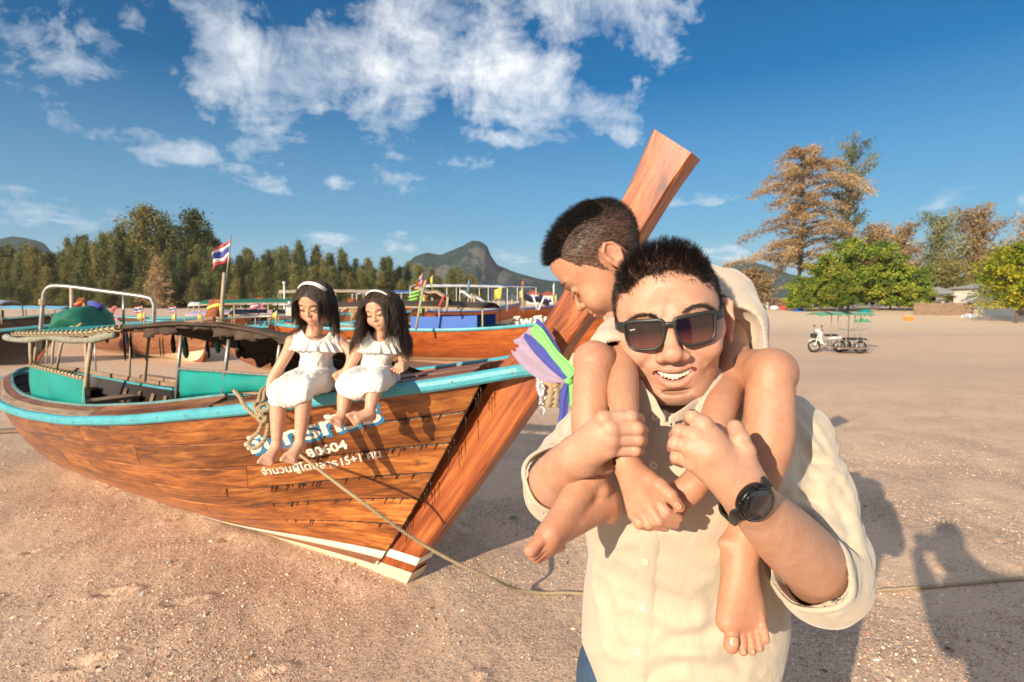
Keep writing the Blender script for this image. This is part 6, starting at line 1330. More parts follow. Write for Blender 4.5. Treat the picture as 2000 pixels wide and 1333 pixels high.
def skin_mat(name, col, red=(1.0, .9, .88), rough=.47):
    m = bpy.data.materials.new(name); m.use_nodes = True; nt = m.node_tree; N = nt.nodes.new; L = nt.links.new; b = nt.nodes['Principled BSDF']
    b.inputs['Roughness'].default_value = rough; b.inputs['Specular IOR Level'].default_value = .44
    b.inputs['Subsurface Weight'].default_value = .22; b.inputs['Subsurface Radius'].default_value = (1, .35, .2); b.inputs['Subsurface Scale'].default_value = .006
    at = N('ShaderNodeAttribute'); at.attribute_name = 'tint'; tc = N('ShaderNodeTexCoord')
    def noise(s, d, r=.6): n = N('ShaderNodeTexNoise'); n.inputs['Scale'].default_value = s; n.inputs['Detail'].default_value = d; n.inputs['Roughness'].default_value = r; L(tc.outputs['Object'], n.inputs['Vector']); return n.outputs['Fac']
    mr = N('ShaderNodeMapRange'); mr.inputs[1].default_value = .3; mr.inputs[2].default_value = .7; L(noise(46, 8, .72), mr.inputs[0])
    mx = N('ShaderNodeMix'); mx.data_type = 'RGBA'; L(mr.outputs[0], mx.inputs[0]); mx.inputs[6].default_value = (*col, 1); mx.inputs[7].default_value = (col[0]*.90, col[1]*.74, col[2]*.66, 1)
    ml = N('ShaderNodeMix'); ml.data_type = 'RGBA'; ml.blend_type = 'MULTIPLY'; ml.inputs[0].default_value = 1; L(mx.outputs[2], ml.inputs[6]); L(at.outputs['Vector'], ml.inputs[7]); L(ml.outputs[2], b.inputs['Base Color'])
    bp = N('ShaderNodeBump'); bp.inputs['Strength'].default_value = .32; bp.inputs['Distance'].default_value = .0015; L(noise(520, 4, .7), bp.inputs['Height']); bp2 = N('ShaderNodeBump'); bp2.inputs['Strength'].default_value = .24; bp2.inputs['Distance'].default_value = .004; L(noise(95, 4, .6), bp2.inputs['Height']); L(bp.outputs[0], bp2.inputs['Normal']); L(bp2.outputs[0], b.inputs['Normal'])
    return m
def strands(roots, dirs, lens, rad, curl=.0, seg=3, droop=0, seed=0, tip=.15, sides=3):
    """tapered hair strands as one vertex/face set"""
    rs = np.random.RandomState(seed); n = len(roots); lens = np.asarray(lens)[:, None]
    P = [roots]; d = dirs.copy()
    for i in range(seg):
        d = d+rs.normal(0, curl, (n, 3))+np.array([0, 0, -droop]); d /= np.linalg.norm(d, axis=1)[:, None]; P.append(P[-1]+d*lens/seg)
    s1 = np.cross(dirs, rs.normal(0, 1, (n, 3))); s1 /= np.linalg.norm(s1, axis=1)[:, None]+1e-9; s2 = np.cross(dirs, s1)
    V = []
    for i, p in enumerate(P):
        r = rad*(1-(1-tip)*i/seg)
        for k in range(sides): a = 2*PI*k/sides; V.append(p+(s1*math.cos(a)+s2*math.sin(a))*r)
    V = np.stack(V, 1); m = V.shape[1]; F0 = []
    for i in range(seg):
        for k in range(sides): F0.append((i*sides+k, i*sides+(k+1) % sides, (i+1)*sides+(k+1) % sides, (i+1)*sides+k))
    F = (np.array(F0)[None]+m*np.arange(n)[:, None, None]).reshape(-1, 4)
    return V.reshape(-1, 3), F
def hair_mat(name, col, rough=.32):
    m = mat(name, col, rough, var=.25, vscale=60, spec=.6); return m
MT['skin_man'] = skin_mat('light_tan_skin', (.56, .33, .225)); MT['skin_boy'] = skin_mat('boy_tan_skin', (.52, .285, .18)); MT['skin_girl'] = skin_mat('girl_tan_skin', (.62, .37, .25))
MT['hair'] = hair_mat('black_hair', (.008, .006, .006)); MT['hair_brown'] = hair_mat('dark_brown_hair', (.042, .022, .013), .45); MT['hair_soft'] = mat('matte_black_hair', (.007, .0055, .005), .65, spec=.25); MT['hair_side'] = hair_mat('short_brown_hair', (.05, .03, .02), .5)
MT['teeth'] = mat('teeth_enamel', (.80, .72, .58), .25, coat=.4)
MT['nail'] = mat('nail', (.50, .27, .17), .4, coat=.15)

def build_head(kind, M, T, scale=1.0, neck_to=None, h=.0016):
    """kind: man / boy / girl. local frame: x image right, y back of the head, z up, metres. returns V, Q, tint (world) and helper data"""
    man = kind == 'man'
    g = SDF((-.108, -.135, -.17), (.108, .135, .135), h)
    if man:
        g.ell((0, .014, .036), (.0745, .094, .078), 0); g.ell((0, -.022, .030), (.0705, .064, .068), .03); g.ell((0, -.026, -.030), (.0705, .060, .075), .03)
        g.ell((0, -.028, -.076), (.050, .052, .040), .03); g.ell((0, -.065, -.100), (.030, .021, .0185), .024)
        for s_ in (-1, 1):
            g.cap((s_*.055, .012, -.050), (s_*.026, -.050, -.098), .017, .015, .025); g.ell((s_*.044, -.0655, -.036), (.027, .024, .023), .016); g.ell((s_*.062, -.045, -.012), (.016, .022, .016), .02)
    else:
        c = 1.0
        g.ell((0, .014, .034), (.0735, .092, .078), 0); g.ell((0, -.026, .030), (.066, .062, .066), .03); g.ell((0, -.028, -.032), (.066, .056, .062), .03)
        g.ell((0, -.034, -.070), (.046, .044, .030), .03); g.ell((0, -.066, -.084), (.020, .017, .014), .016)
        for s_ in (-1, 1): g.ell((s_*.038, -.062, -.042), (.026, .024, .025), .02)
    z_e = 0.
    for s_ in (-1, 1):
        g.ell((s_*.032, -.094, -.001), (.021, .013, .011), .016, 's')
        g.cap((s_*.013, -.084, .019), (s_*.044, -.071, .021), .0065, .005, .014)
        g.ell((s_*.031, -.0735, -.001), (.0165, .0135, .0115), .004)
    if man:
        g.cap((0, -.086, .004), (0, -.108, -.030), .0080, .0105, .012); g.ell((0, -.1095, -.036), (.0145, .0125, .0112), .008)
        for s_ in (-1, 1): g.ell((s_*.0165, -.0985, -.0395), (.0098, .0120, .0088), .006); g.ell((s_*.0085, -.1085, -.0478), (.0050, .0065, .0035), .002, 's'); g.cap((s_*.021, -.0990, -.034), (s_*.0425, -.084, -.058), .0026, .0034, .010, 's')
        # muzzle, open smiling mouth
        g.ell((0, -.072, -.061), (.034, .019, .022), .018)
        UL = [(-0.0324, -0.0762, -0.0517), (-0.0202, -0.0845, -0.0594), (-0.0075, -0.0885, -0.0607), (0.0000, -0.0885, -0.0619), (0.0075, -0.0885, -0.0607), (0.0202, -0.0845, -0.0594), (0.0324, -0.0762, -0.0517)]
        LL = [(-0.0324, -0.0762, -0.0532), (-0.0252, -0.0812, -0.0677), (-0.0150, -0.0845, -0.0794), (0.0000, -0.0860, -0.0836), (0.0150, -0.0845, -0.0794), (0.0252, -0.0812, -0.0677), (0.0324, -0.0762, -0.0532)]
        cav = [((0.0000, -0.0880, -0.0717), (.0245, .0150, .0066)), ((0.0000, -0.0880, -0.0744), (.0170, .0150, .0060)), ((-0.0202, -0.0830, -0.0642), (.0105, .0130, .0044)), ((0.0202, -0.0830, -0.0642), (.0105, .0130, .0044)), ((0.0000, -0.0880, -0.0682), (.0235, .0150, .0040))]
        for c, r in cav: g.ell(c, r, .0018, 's')
        g.spath([(a, b-.0012, c+.0012) for a, b, c in UL], [.0018, .0036, .0048, .0044, .0048, .0036, .0018], 40); g.spath(LL, [.0018, .0036, .0052, .0058, .0052, .0036, .0018], 40)
        g.ell((0, -.081, -.0945), (.020, .010, .004), .007, 's')
    else:
        zz = -.058; sz = .85
        g.cap((0, -.083, .0), (0, -.097, -.026), .0060, .0075, .012); g.ell((0, -.0985, -.030), (.0110, .0100, .0090), .007)
        for s_ in (-1, 1): g.ell((s_*.0115, -.0905, -.0325), (.0078, .0090, .0070), .005); g.ell((s_*.0060, -.0985, -.0395), (.0034, .005, .0026), .002, 's')
        g.ell((0, -.073, -.056), (.026, .018, .018), .014)
        UL = [(-.0190, -.0845, -.0570), (-.010, -.0905, -.0535), (0, -.0925, -.0548), (.010, -.0905, -.0535), (.0190, -.0845, -.0570)]
        LL = [(-.0175, -.0845, -.0585), (-.009, -.0895, -.0625), (0, -.0908, -.0640), (.009, -.0895, -.0625), (.0175, -.0845, -.0585)]
        g.path(UL, [.0022, .0040, .0038, .0040, .0022], .004); g.path(LL, [.0022, .0044, .0050, .0044, .0022], .004)
        g.path([(-.019, -.0895, -.0578), (0, -.0980, -.0585), (.019, -.0895, -.0578)], [.0010, .0012, .0010], .0022, 's')
    # eye slits (lids nearly closed)
    slit = {s_: [(s_*.0175, -.0858, -.0035), (s_*.026, -.0885, -.0062), (s_*.036, -.0872, -.0060), (s_*.0445, -.0805, -.0028)] for s_ in (-1, 1)}
    if not man:
        for s_ in (-1, 1): g.path(slit[s_], [.0008, .0011, .0011, .0008], .0025, 's'); g.path([(s_*.018, -.0850, .0055), (s_*.031, -.0868, .0085), (s_*.043, -.0790, .0055)], [.0006, .0009, .0006], .003, 's')
    # ears
    ew = .0745 if man else .0715
    for s_ in (-1, 1):
        R_ = rotm((0, 0, 1), s_*(.62 if man else .42))@rotm((1, 0, 0), -.12); c = np.array([s_*(ew+(.0105 if man else .003)), .004 if man else .016, -.008 if man else -.014]); es = 1.12 if man else .95
        P = lambda x, y, z: c+R_@(np.array([s_*x, y, z])*es)
        g.ell(P(.003, .006, 0), np.array([.0065, .0175, .029])*es, .005, rot=R_)
        g.path([P(.004, -.010, .004), P(.008, -.008, .020), P(.0085, .006, .0305), P(.009, .019, .022), P(.008, .022, .004), P(.006, .014, -.014), P(.004, .004, -.026)], [.0025, .0033, .0036, .0038, .0036, .0032, .0042], .003)
        g.ell(P(.009, .003, .004), np.array([.0055, .0095, .0165])*es, .003, 's', rot=R_); g.path([P(.007, .012, .020), P(.007, .014, .006), P(.006, .008, -.008)], [.0016, .0022, .0020], .003)
        g.ell(P(.004, -.0085, -.002), np.array([.004, .0045, .006])*es, .003); g.ell(P(.003, .002, -.027), np.array([.0045, .0085, .008])*es, .004)
    nb = M.T@(np.asarray(neck_to)-T)/scale if neck_to is not None else np.array([0, .05, -.2])
    nr = .054 if man else (.034 if kind == 'boy' else .038)
    n0 = np.array([0, .026, -.055]); g.cap(n0, n0+(nb-n0)*.98, nr, nr*1.08, .03)
    V, Q = g.mesh(); V = smooth_mesh(V, Q, 2, .4)
    tint = np.ones((len(V), 3)); mul = lambda w, c: tint.__imul__(1-w[:, None]*(1-np.array(c)))
    # lips
    dl = np.minimum(pathdist(V, [(a, b-.0012, c+.0012) for a, b, c in UL])-.0046 if man else pathdist(V, UL)-.0034, pathdist(V, LL)-(.0056 if man else .0044)); w = 1-sm(-.0004, .0016, dl); w = w*(V[:, 1] < -.07)*(sm(.036, .026, np.abs(V[:, 0])) if man else 1); mul(w, (1.08, .76, .86))
    if man:
        wc = np.zeros(len(V))
        for c, r in cav: q = (((V-np.array(c))/(np.array(r)+.0006))**2).sum(1); wc = np.maximum(wc, (q < 1.12)*1.0)
        wc *= (V[:, 1] > -.0850); mul(wc, (.28, .10, .10))
        st = np.maximum(gaussm(V, (0, -.098, -.056), (.030, .03, .0075)), gaussm(V, (0, -.085, -.107), (.036, .03, .016))*.8); mul(st*(1-w)*.60, (.62, .66, .74))
        for s_ in (-1, 1): mul(gaussm(V, (s_*.045, -.07, -.03), (.02, .03, .016))*.7, (1.0, .80, .86))
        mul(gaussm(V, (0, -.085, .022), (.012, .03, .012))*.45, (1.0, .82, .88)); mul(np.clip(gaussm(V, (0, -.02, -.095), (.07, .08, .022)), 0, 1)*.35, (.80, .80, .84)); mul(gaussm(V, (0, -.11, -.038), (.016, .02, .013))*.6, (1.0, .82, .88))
    else:
        for s_ in (-1, 1): mul(gaussm(V, (s_*.038, -.08, -.04), (.018, .03, .016))*.5, (1.0, .80, .84))
    for s_ in (-1, 1):
        mul(gaussm(V, (s_*(ew+.01), .022, -.012), (.014, .03, .035))*.5, (1.0, .76, .80))
        if not man: mul(1-sm(.0006, .0024, pathdist(V, slit[s_])), (.10, .08, .07))
    info = dict(V=V.copy(), N=vnormals(V, Q), UL=UL, LL=LL, slit=slit, M=M, T=T, scale=scale)
    return [V@(M.T*scale)+T, Q, tint], info
def fade_tint(part, info, fn, col):
    w = fn(info['V'])[:, None]; part[2] *= 1-w*(1-np.array(col))
def sample_scalp(info, n, region, seed):
    """random roots on head surface with weight region(V)->0..1"""
    rs = np.random.RandomState(seed); V = info['V']; w = region(V); w = w/w.sum(); i = rs.choice(len(V), n, p=w); return V[i]+rs.normal(0, .0007, (n, 3)), info['N'][i], i
def toW(info, P, vec=False):
    q = P@(info['M'].T*info['scale']); return q if vec else q+info['T']
def hairline(V, kind='man'):
    x, y, z = V.T; ang = np.arctan2(-y-.0, np.abs(x)+1e-6)  # pi/2 in front
    return z
# ------------------------------------------------ the man and the boy on his shoulders
def zl(x, y, d): return C(1000+x/2.4111, 780+y/2.4111, d)     # from the enlarged lower view
def foot_sdf(g, ankle, heel, ball_c, across, toes, r=.019, k=.010, sole=None):
    """ankle, heel, centre of the ball, direction across the ball (big toe side), toes: list of (root, mid, tip, r)"""
    for t in (-.9, -.45, 0, .45, .9):
        q = ball_c+across*t; g.cap(heel*.75+ankle*.25, q, r*.95, r*.62, k); g.cap(ankle, q, r*.80, r*.55, k*1.3)
    g.cap(ankle, heel, r*1.15, r*.98, k)
    for a, b, c, rr in toes: g.cap(a, b, rr*1.0, rr*.88, .003); g.cap(b, c, rr*.88, rr*.98, .0015)
    return g
def nail_on(parent, p, n, t, w, l, m='nail'):
    n = nz(n); t = nz(t-n*np.dot(t, n)); s_ = np.cross(n, t)
    v, f = grid(lambda a, b: p+s_*w*(a-.5)*(1-.25*(abs(b-.5)*2)**3)+t*l*(b-.5)+n*(.0011-w*.35*((a-.5)*2)**2*.5), 7, 7, thick=.0006)
    return MB().add(v, f).build('nail', MT[m], parent, smooth=True)

def cuff_ring(parent, c, ax, r1, r2, name, seed, tw=.016, m='linen', wob=1.0):
    ax = nz(ax); a = nz(np.cross(ax, [0, 0, 1])) if abs(ax[2]) < .95 else nz(np.cross(ax, [0, 1, 0])); b_ = np.cross(ax, a); rs = np.random.RandomState(seed); ph = rs.rand(4)*6
    def fn(u, v):
        t = 2*PI*u; rr_ = 1+wob*(.05*math.sin(2*t+ph[0])+.03*math.sin(5*t+ph[1])); prof = [(-1.0, .92), (-.5, 1.03), (.0, 1.06), (.7, 1.05), (1.0, 1.0), (.9, .95), (.2, .93)]; k = v*6; i0 = min(5, int(k)); fr = k-i0
        al = prof[i0][0]*(1-fr)+prof[i0+1][0]*fr; rd = prof[i0][1]*(1-fr)+prof[i0+1][1]*fr
        return c+ax*(al*tw+.004*math.sin(3*t+ph[2]))+(a*r1*math.cos(t)+b_*r2*math.sin(t))*rr_*rd
    v, f = grid(fn, 60, 25); return MB().add(v, f).build(name, MT[m], parent, smooth=True)
def build_man():
    man = empty('person', 'smiling man in sunglasses and cream shirt carrying a boy on his shoulders', 'man', (.30, 1.0, 0))
    # head orientation: rolled to his right, a touch turned and bowed
    M = rotm((0, 0, 1), R(-14.5))@rotm((0, 1, 0), R(-7.5))@rotm((1, 0, 0), R(5)); hc = C(1307, 637, .800)-M@np.array([0, -.098, .004])
    neck = C(1325, 860, .985)
    hd, info = build_head('man', M, hc, 1.0, neck, .0015)
    # hair: scalp tone, then strands
    def scalp_top(V):   # long hair on top
        x, y, z = V.T; line = .079-.009*(np.abs(x)/.05)**3+.002*np.sin(x*180)
        f = sm(-.007, .004, z-np.where(y < 0, line-1.2*np.maximum(0, y+.075)*1.0, .03))*(np.abs(x) < .066)*(z > .055); return f*(y < .085)
    def scalp_side(V):
        x, y, z = V.T; ear = np.exp(-(((y-.008)/.030)**2+((z+.012)/.040)**2))
        front = -.054+.016*(z < .012)+.9*np.maximum(0, .0-z)*1.0
        f = sm(-.004, .008, y-front-.018*sm(.06, .02, z))*sm(-.060, -.030, z)*(np.abs(x) > .050)
        f = np.where(y > .05, sm(-.085, -.06, z), f); return f*(ear < .45)*(z < .1)
    x_, y_, z_ = info['V'].T; fade = np.clip((z_+.055)/.09, 0, 1)
    fade_tint(hd, info, lambda V: np.clip(scalp_top(V)*.95, 0, 1), (.10, .08, .07)); fade_tint(hd, info, lambda V: scalp_side(V)*(.35+.5*fade), (.22, .17, .15))
    # arms --------------------------------------------------------------
    SL = C(1152, 878, .985); SR = C(1545, 862, .985)
    # his right arm (left in the picture)
    EL = C(1084, 962, .945); WL = C(1122, 893, .755)
    g = SDF((.015, .65, 1.26), (.20, .93, 1.475), .0015)
    g.spath([EL, C(1080, 948, .875), C(1098, 920, .815), WL], [.040, .0405, .0335, .0260])
    mcp = [zl(432, 92, .700), zl(468, 140, .697), zl(466, 190, .700), zl(455, 240, .706)]; rr = [.0098, .0100, .0095, .0086]
    pip = [zl(560, 84, .700), zl(588, 140, .698), zl(592, 190, .701), zl(580, 240, .707)]; dip = [zl(596, 96, .722), zl(612, 150, .722), zl(612, 196, .724), zl(600, 243, .727)]; tip = [zl(575, 104, .745), zl(585, 156, .745), zl(588, 200, .745), zl(580, 246, .745)]
    for a, b in zip(mcp, rr): g.cap(WL, a, .0195, b*1.0, .010)
    g.cap(zl(330, 250, .738), zl(430, 180, .712), .023, .021, .015)
    for i in range(4):
        g.cap(mcp[i], pip[i], rr[i]*.96, rr[i]*.86, .0022); g.cap(pip[i], dip[i], rr[i]*.88, rr[i]*.82, .0015); g.cap(dip[i], tip[i], rr[i]*.82, rr[i]*.76, .0015); g.ell(mcp[i]-nz(ray(1180, 850))*.004, (rr[i]*.9,)*3, .005)
        g.ell(pip[i]-nz(ray(1180, 850))*.001, (rr[i]*.92,)*3, .002)
    g.path([zl(350, 300, .745), zl(430, 300, .765), zl(490, 285, .785)], [.017, .014, .011], .012)
    V, Q = g.mesh(); V = smooth_mesh(V, Q, 2, .45); aL = [V, Q, np.ones((len(V), 3))]
    # his left arm (right in the picture)
    ER = C(1600, 1135, .86); WR = C(1462, 975, .685)
    g = SDF((.16, .60, 1.10), (.52, .90, 1.47), .0017)
    g.spath([ER, C(1585, 1100, .805), C(1540, 1055, .755), C(1500, 1015, .715), WR], [.043, .0455, .0425, .0350, .0270])
    Dd = .672
    mcp = [zl(905, 118, Dd), zl(858, 172, Dd-.004), zl(838, 228, Dd-.002), zl(846, 300, Dd+.004)]; rr = [.0098, .0100, .0095, .0086]
    pip = [zl(848, 84, Dd+.004), zl(790, 152, Dd+.002), zl(770, 208, Dd+.004), zl(776, 272, Dd+.010)]; dip = [zl(838, 100, Dd+.03), zl(772, 170, Dd+.03), zl(760, 225, Dd+.03), zl(772, 285, Dd+.034)]; tip = [zl(862, 125, Dd+.052), zl(796, 190, Dd+.052), zl(785, 240, Dd+.052), zl(800, 300, Dd+.052)]
    WRh = zl(1085, 420, .678)
    for a, b in zip(mcp, rr): g.cap(WRh, a, .0215, b*1.0, .012)
    g.cap(WR, WRh, .0285, .026, .012); g.cap(zl(1060, 380, .674), zl(930, 250, .668), .0255, .024, .016)
    for i in range(4):
        g.cap(mcp[i], pip[i], rr[i]*.96, rr[i]*.88, .0022); g.cap(pip[i], dip[i], rr[i]*.90, rr[i]*.84, .0015); g.cap(dip[i], tip[i], rr[i]*.84, rr[i]*.76, .0015); g.ell(mcp[i]-nz(ray(1350, 870))*.004, (rr[i]*.9,)*3, .005); g.ell(pip[i]-nz(ray(1350, 870))*.001, (rr[i]*.92,)*3, .002)
    g.cap(zl(1085, 350, .676), zl(1090, 250, .668), .019, .0145, .010); g.path([zl(1090, 250, .668), zl(1075, 190, .668), zl(1050, 134, .680)], [.0135, .0112, .0096], .002)
    V, Q = g.mesh(); V = smooth_mesh(V, Q, 2, .45); aR = [V, Q, np.ones((len(V), 3))]
    nailT = (zl(1060, 140, .682)-nz(ray(1437, 830))*.0095, -nz(ray(1437, 830))+np.array([.5, 0, .3]), zl(1048, 132, .682)-zl(1072, 190, .670))
    # trunk and legs under the clothes, coarse but joined on
    g = SDF((-.03, .78, .02), (.62, 1.2, 1.46), .010); g.cap(SL, EL, .052, .044, 0); g.cap(SR, ER, .052, .045, 0)
    ch = C(1335, 985, 1.0); pel = np.array([ch[0]-.01, ch[1]+.02, .93])
    g.cap(SL+[.03, 0, -.02], SR+[-.03, 0, -.02], .06, .06, 0); g.ell(ch, (.165, .095, .2), .06); g.cap(ch-[0, 0, .15], pel, .12, .12, .06)
    for s_ in (-1, 1): g.path([pel+[s_*.085, 0, -.03], pel+[s_*.10, .0, -.45], pel+[s_*.11, .02, -.86]], [.078, .056, .04], .03); g.cap(pel+[s_*.11, .02, -.88], pel+[s_*.13, -.13, -.895], .035, .03, .02)
    g.cap(neck+[0, .01, -.05], neck, .06, .056, .04)
    V, Q = g.mesh(); tr = [V, Q, np.ones((len(V), 3))]
    V, Q, T_ = joinm([hd, aL, aR, tr])
    body = mesh('body', V, Q, MT['skin_man'], man, True, {'tint': T_})
    nail_on(man, nailT[0], nailT[1], nailT[2], .011, .012)
    # teeth
    rs = np.random.RandomState(3)
    for i in range(10):
        x = (i-4.5)*.0053*(1-.012*abs(i-4.5)); y = -.0825+5.5*x*x; w = .0060 if i in (4, 5) else .0054; hh = .0118 if i in (4, 5) else (.0104 if i in (3, 6) else .0092-.0006*max(0, abs(i-4.5)-2.5)); zt = -.0652+8.0*x*x*1.0
        Mz = rotm((0, 0, 1), math.atan(x*11)+rs.normal(0, .05)); v, f = bev_box((x, y+.0008*rs.normal(), zt-hh/2), (w, .005, hh), .0014, M=Mz); MB().add(toW(info, v), f).build('tooth', MT['teeth'], man, smooth=True)
    v, f = grid(lambda a, b: np.array([(a-.5)*.046, -.074-.004*b+1.2*((a-.5)*.046)**2*6, -.0780-.003*b-.0+((a-.5)*.046)**2*8]), 12, 4, thick=.002); MB().add(toW(info, v), f).build('tongue', mat('tongue', (.42, .12, .10), .35), man, smooth=True)
    # ---- hair strands
    rt, nr, _ = sample_scalp(info, 5200, scalp_top, 1); rs = np.random.RandomState(2)
    up = np.stack([rt[:, 0]*3.0+rs.normal(0, .16, len(rt)), -.25+rt[:, 1]*2.2+rs.normal(0, .2, len(rt)), np.ones(len(rt))*.95], 1); d = nr*.55+up*.75; front = sm(-.02, -.075, rt[:, 1])
    d[:, 1] -= .28*front; d /= np.linalg.norm(d, axis=1)[:, None]
    ln = (.0125+.0095*rs.rand(len(rt)))*(1-.35*sm(.04, .068, np.abs(rt[:, 0])))*(1-.4*front*rs.rand(len(rt)))
    # clump into spikes
    cl = rs.randint(0, len(rt), 230); ci = ((rt[:, None, :]-rt[cl][None])**2).sum(2).argmin(1); tgt = rt[cl][ci]+d[cl][ci]*ln[:, None]*1.1; d = d*.5+.5*(tgt-rt)/(np.linalg.norm(tgt-rt, axis=1)[:, None]+1e-9); d /= np.linalg.norm(d, axis=1)[:, None]
    v1, f1 = strands(toW(info, rt), toW(info, d, True), ln, .00042, .07, 4, .03, 3)
    rt, nr, _ = sample_scalp(info, 9000, scalp_side, 4); d = nr*(.22+.5*np.clip((rt[:, 2]-.01)/.07, 0, 1))[:, None]+np.stack([0*rt[:, 0], rs.normal(.35, .2, len(rt)), rs.normal(-.55, .2, len(rt))], 1); d /= np.linalg.norm(d, axis=1)[:, None]
    ln = .0028+.0065*np.clip((rt[:, 2]+.02)/.10, 0, 1)+.002*rs.rand(len(rt)); v2, f2 = strands(toW(info, rt), toW(info, d, True), ln, .00030, .08, 2, .02, 5)
    rt3, nr3, _ = sample_scalp(info, 420, lambda V: np.clip(scalp_top(V+np.array([0, 0, .006])), 0, 1)*(V[:, 1] < -.05), 14); d3 = nr3*.5+np.stack([rs.normal(0, .3, len(rt3)), rs.normal(-.6, .1, len(rt3)), rs.normal(-.55, .3, len(rt3))], 1); d3 /= np.linalg.norm(d3, axis=1)[:, None]
    v3, f3 = strands(toW(info, rt3), toW(info, d3, True), .008+.009*rs.rand(len(rt3)), .00028, .10, 4, .0, 6)
    mesh('hair', np.vstack([v1, v2, v3]), np.vstack([f1, f2+len(v1), f3+len(v1)+len(v2)]), MT['hair'], man, True)
    # eyebrows
    bv = from_mesh(body); rs = np.random.RandomState(8); RT = []; DR = []
    for pts, sgn in ((((1232, 626), (1250, 617), (1272, 616), (1285, 622)), 1), (((1331, 611), (1352, 600), (1375, 598), (1392, 607)), -1)):
        P = spline(np.array([[a, b, 0] for a, b in pts], float), 200)
        for i in range(420):
            q = P[rs.randint(200)]; hh = hit(bv, q[0]+rs.normal(0, 1), q[1]+rs.normal(0, 2.0), 0)
            if hh is None: continue
            RT.append(hh[0]); DR.append(hh[1]*.35+np.array([-sgn*1.0, 0, rs.normal(.15, .3)]))
    RT, DR = np.array(RT), np.array(DR); DR /= np.linalg.norm(DR, axis=1)[:, None]
    v, f = strands(RT, DR, .0055+.003*rs.rand(len(RT)), .00022, .08, 2, 0, 9); mesh('eyebrows', v, f, MT['hair_side'], man, True)
    # ------------------------------------------------ shirt
    lin = mat('cream_linen', (.49, .415, .315), .85, var=.05, vscale=30, bump=.0, sheen=.3)
    nt = lin.node_tree; N = nt.nodes.new; L = nt.links.new; b = nt.nodes['Principled BSDF']; tc = N('ShaderNodeTexCoord'); bp = None
    for sc, st, dist, stretch in ((420, .25, .001, (1, 1, .12)), (420, .25, .001, (.12, .12, 1)), (9, .55, .012, (1.5, 1, .55)), (26, .35, .004, (1, 1, .6))):
        mp = N('ShaderNodeMapping'); mp.inputs['Scale'].default_value = stretch; L(tc.outputs['Object'], mp.inputs[0]); n = N('ShaderNodeTexNoise'); n.inputs['Scale'].default_value = sc; n.inputs['Detail'].default_value = 4; n.inputs['Distortion'].default_value = .8; L(mp.outputs[0], n.inputs['Vector'])
        q = N('ShaderNodeBump'); q.inputs['Strength'].default_value = st; q.inputs['Distance'].default_value = dist; L(n.outputs['Fac'], q.inputs['Height'])
        if bp: L(bp.outputs[0], q.inputs['Normal'])
        bp = q
    L(bp.outputs[0], b.inputs['Normal']); MT['linen'] = lin
    g = SDF((-.03, .72, .93), (.66, 1.2, 1.50), .0036)
    g.cap(SL+[.03, .0, -.005], SR+[-.03, .0, -.005], .072, .072, 0); g.ell(ch+[0, -.030, .04], (.185, .132, .19), .07); g.ell(ch+[0, -.015, -.16], (.170, .118, .2), .07); g.ell(C(1330, 1250, 1.0), (.160, .110, .20), .06); g.ell(C(1325, 905, .905), (.125, .105, .16), .08)
    g.cap(SL+[.04, 0, .02], neck+[-.02, .0, .02], .058, .055, .04); g.cap(SR+[-.04, 0, .02], neck+[.02, 0, .02], .058, .055, .04)
    # sleeves
    g.path([SL, C(1122, 912, .965), C(1092, 952, .935)], [.062, .059, .052], .03); g.path([C(1090, 952, .935), C(1094, 945, .885)], [.054, .052], .02)
    g.path([SR, C(1573, 970, .945), C(1600, 1085, .90), C(1603, 1140, .865)], [.066, .068, .066, .056], .03); g.path([C(1606, 1138, .865), C(1586, 1122, .815)], [.058, .056], .02); g.cap(C(1630, 1125, .88), C(1618, 1165, .84), .040, .038, .03)
    # bores round the forearms, neck opening
    g.path([C(1084, 952, .90), C(1090, 940, .868), C(1112, 905, .78)], [.042, .045, .048], .006, 's'); g.cut(C(1082, 932, .852), C(1110, 905, .78)-C(1062, 945, .885)) if 0 else None
    g.path([C(1600, 1130, .85), C(1575, 1105, .800), C(1520, 1045, .73)], [.047, .050, .056], .006, 's')
    g.cap(neck+[0, .0, -.02], neck+[0, -.02, .16], .062, .066, .006, 's'); g.cap(C(1306, 800, .80), C(1312, 765, .82), .008, .036, .006, 's'); g.cap(C(1312, 765, .82), C(1325, 740, .88), .036, .052, .006, 's')
    V, Q = g.mesh(); V = smooth_mesh(V, Q, 2, .5); Nn = vnormals(V, Q)
    fo = lambda P, sc, sd: 1-np.abs(fbm(P, sc, sd, 2))
    px = V[:, 0]; sleeveR = sm(.44, .52, px); sleeveL = sm(.13, .07, px)
    q1 = V@rotm((0, 1, 0), .55).T*np.array([1, 1, 2.6]); q2 = V*np.array([2.6, 1, .7]); q3 = V@rotm((0, 1, 0), -.5).T*np.array([1, .6, 2.4])
    disp = .0085*(fo(q1, 11, 5)-.5)*sleeveR+.0075*(fo(q3, 12, 6)-.5)*sleeveL+.0050*(fo(q2, 6, 7)-.5)*(1-sleeveR)*(1-sleeveL)+.0030*fbm(V*np.array([1, 1, 1.6]), 9, 8, 3)
    disp += .0055*(fo(V@rotm((0, 1, 0), .9).T*np.array([.8, 1, 2.4]), 9, 15)-.5)*sm(1.18, 1.0, V[:, 2])
    V = V+Nn*disp[:, None]
    from mathutils.bvhtree import BVHTree
    b0 = BVHTree.FromPolygons([tuple(v) for v in V], [tuple(int(i) for i in q) for q in Q]); Nn = vnormals(V, Q); add = np.zeros(len(V))
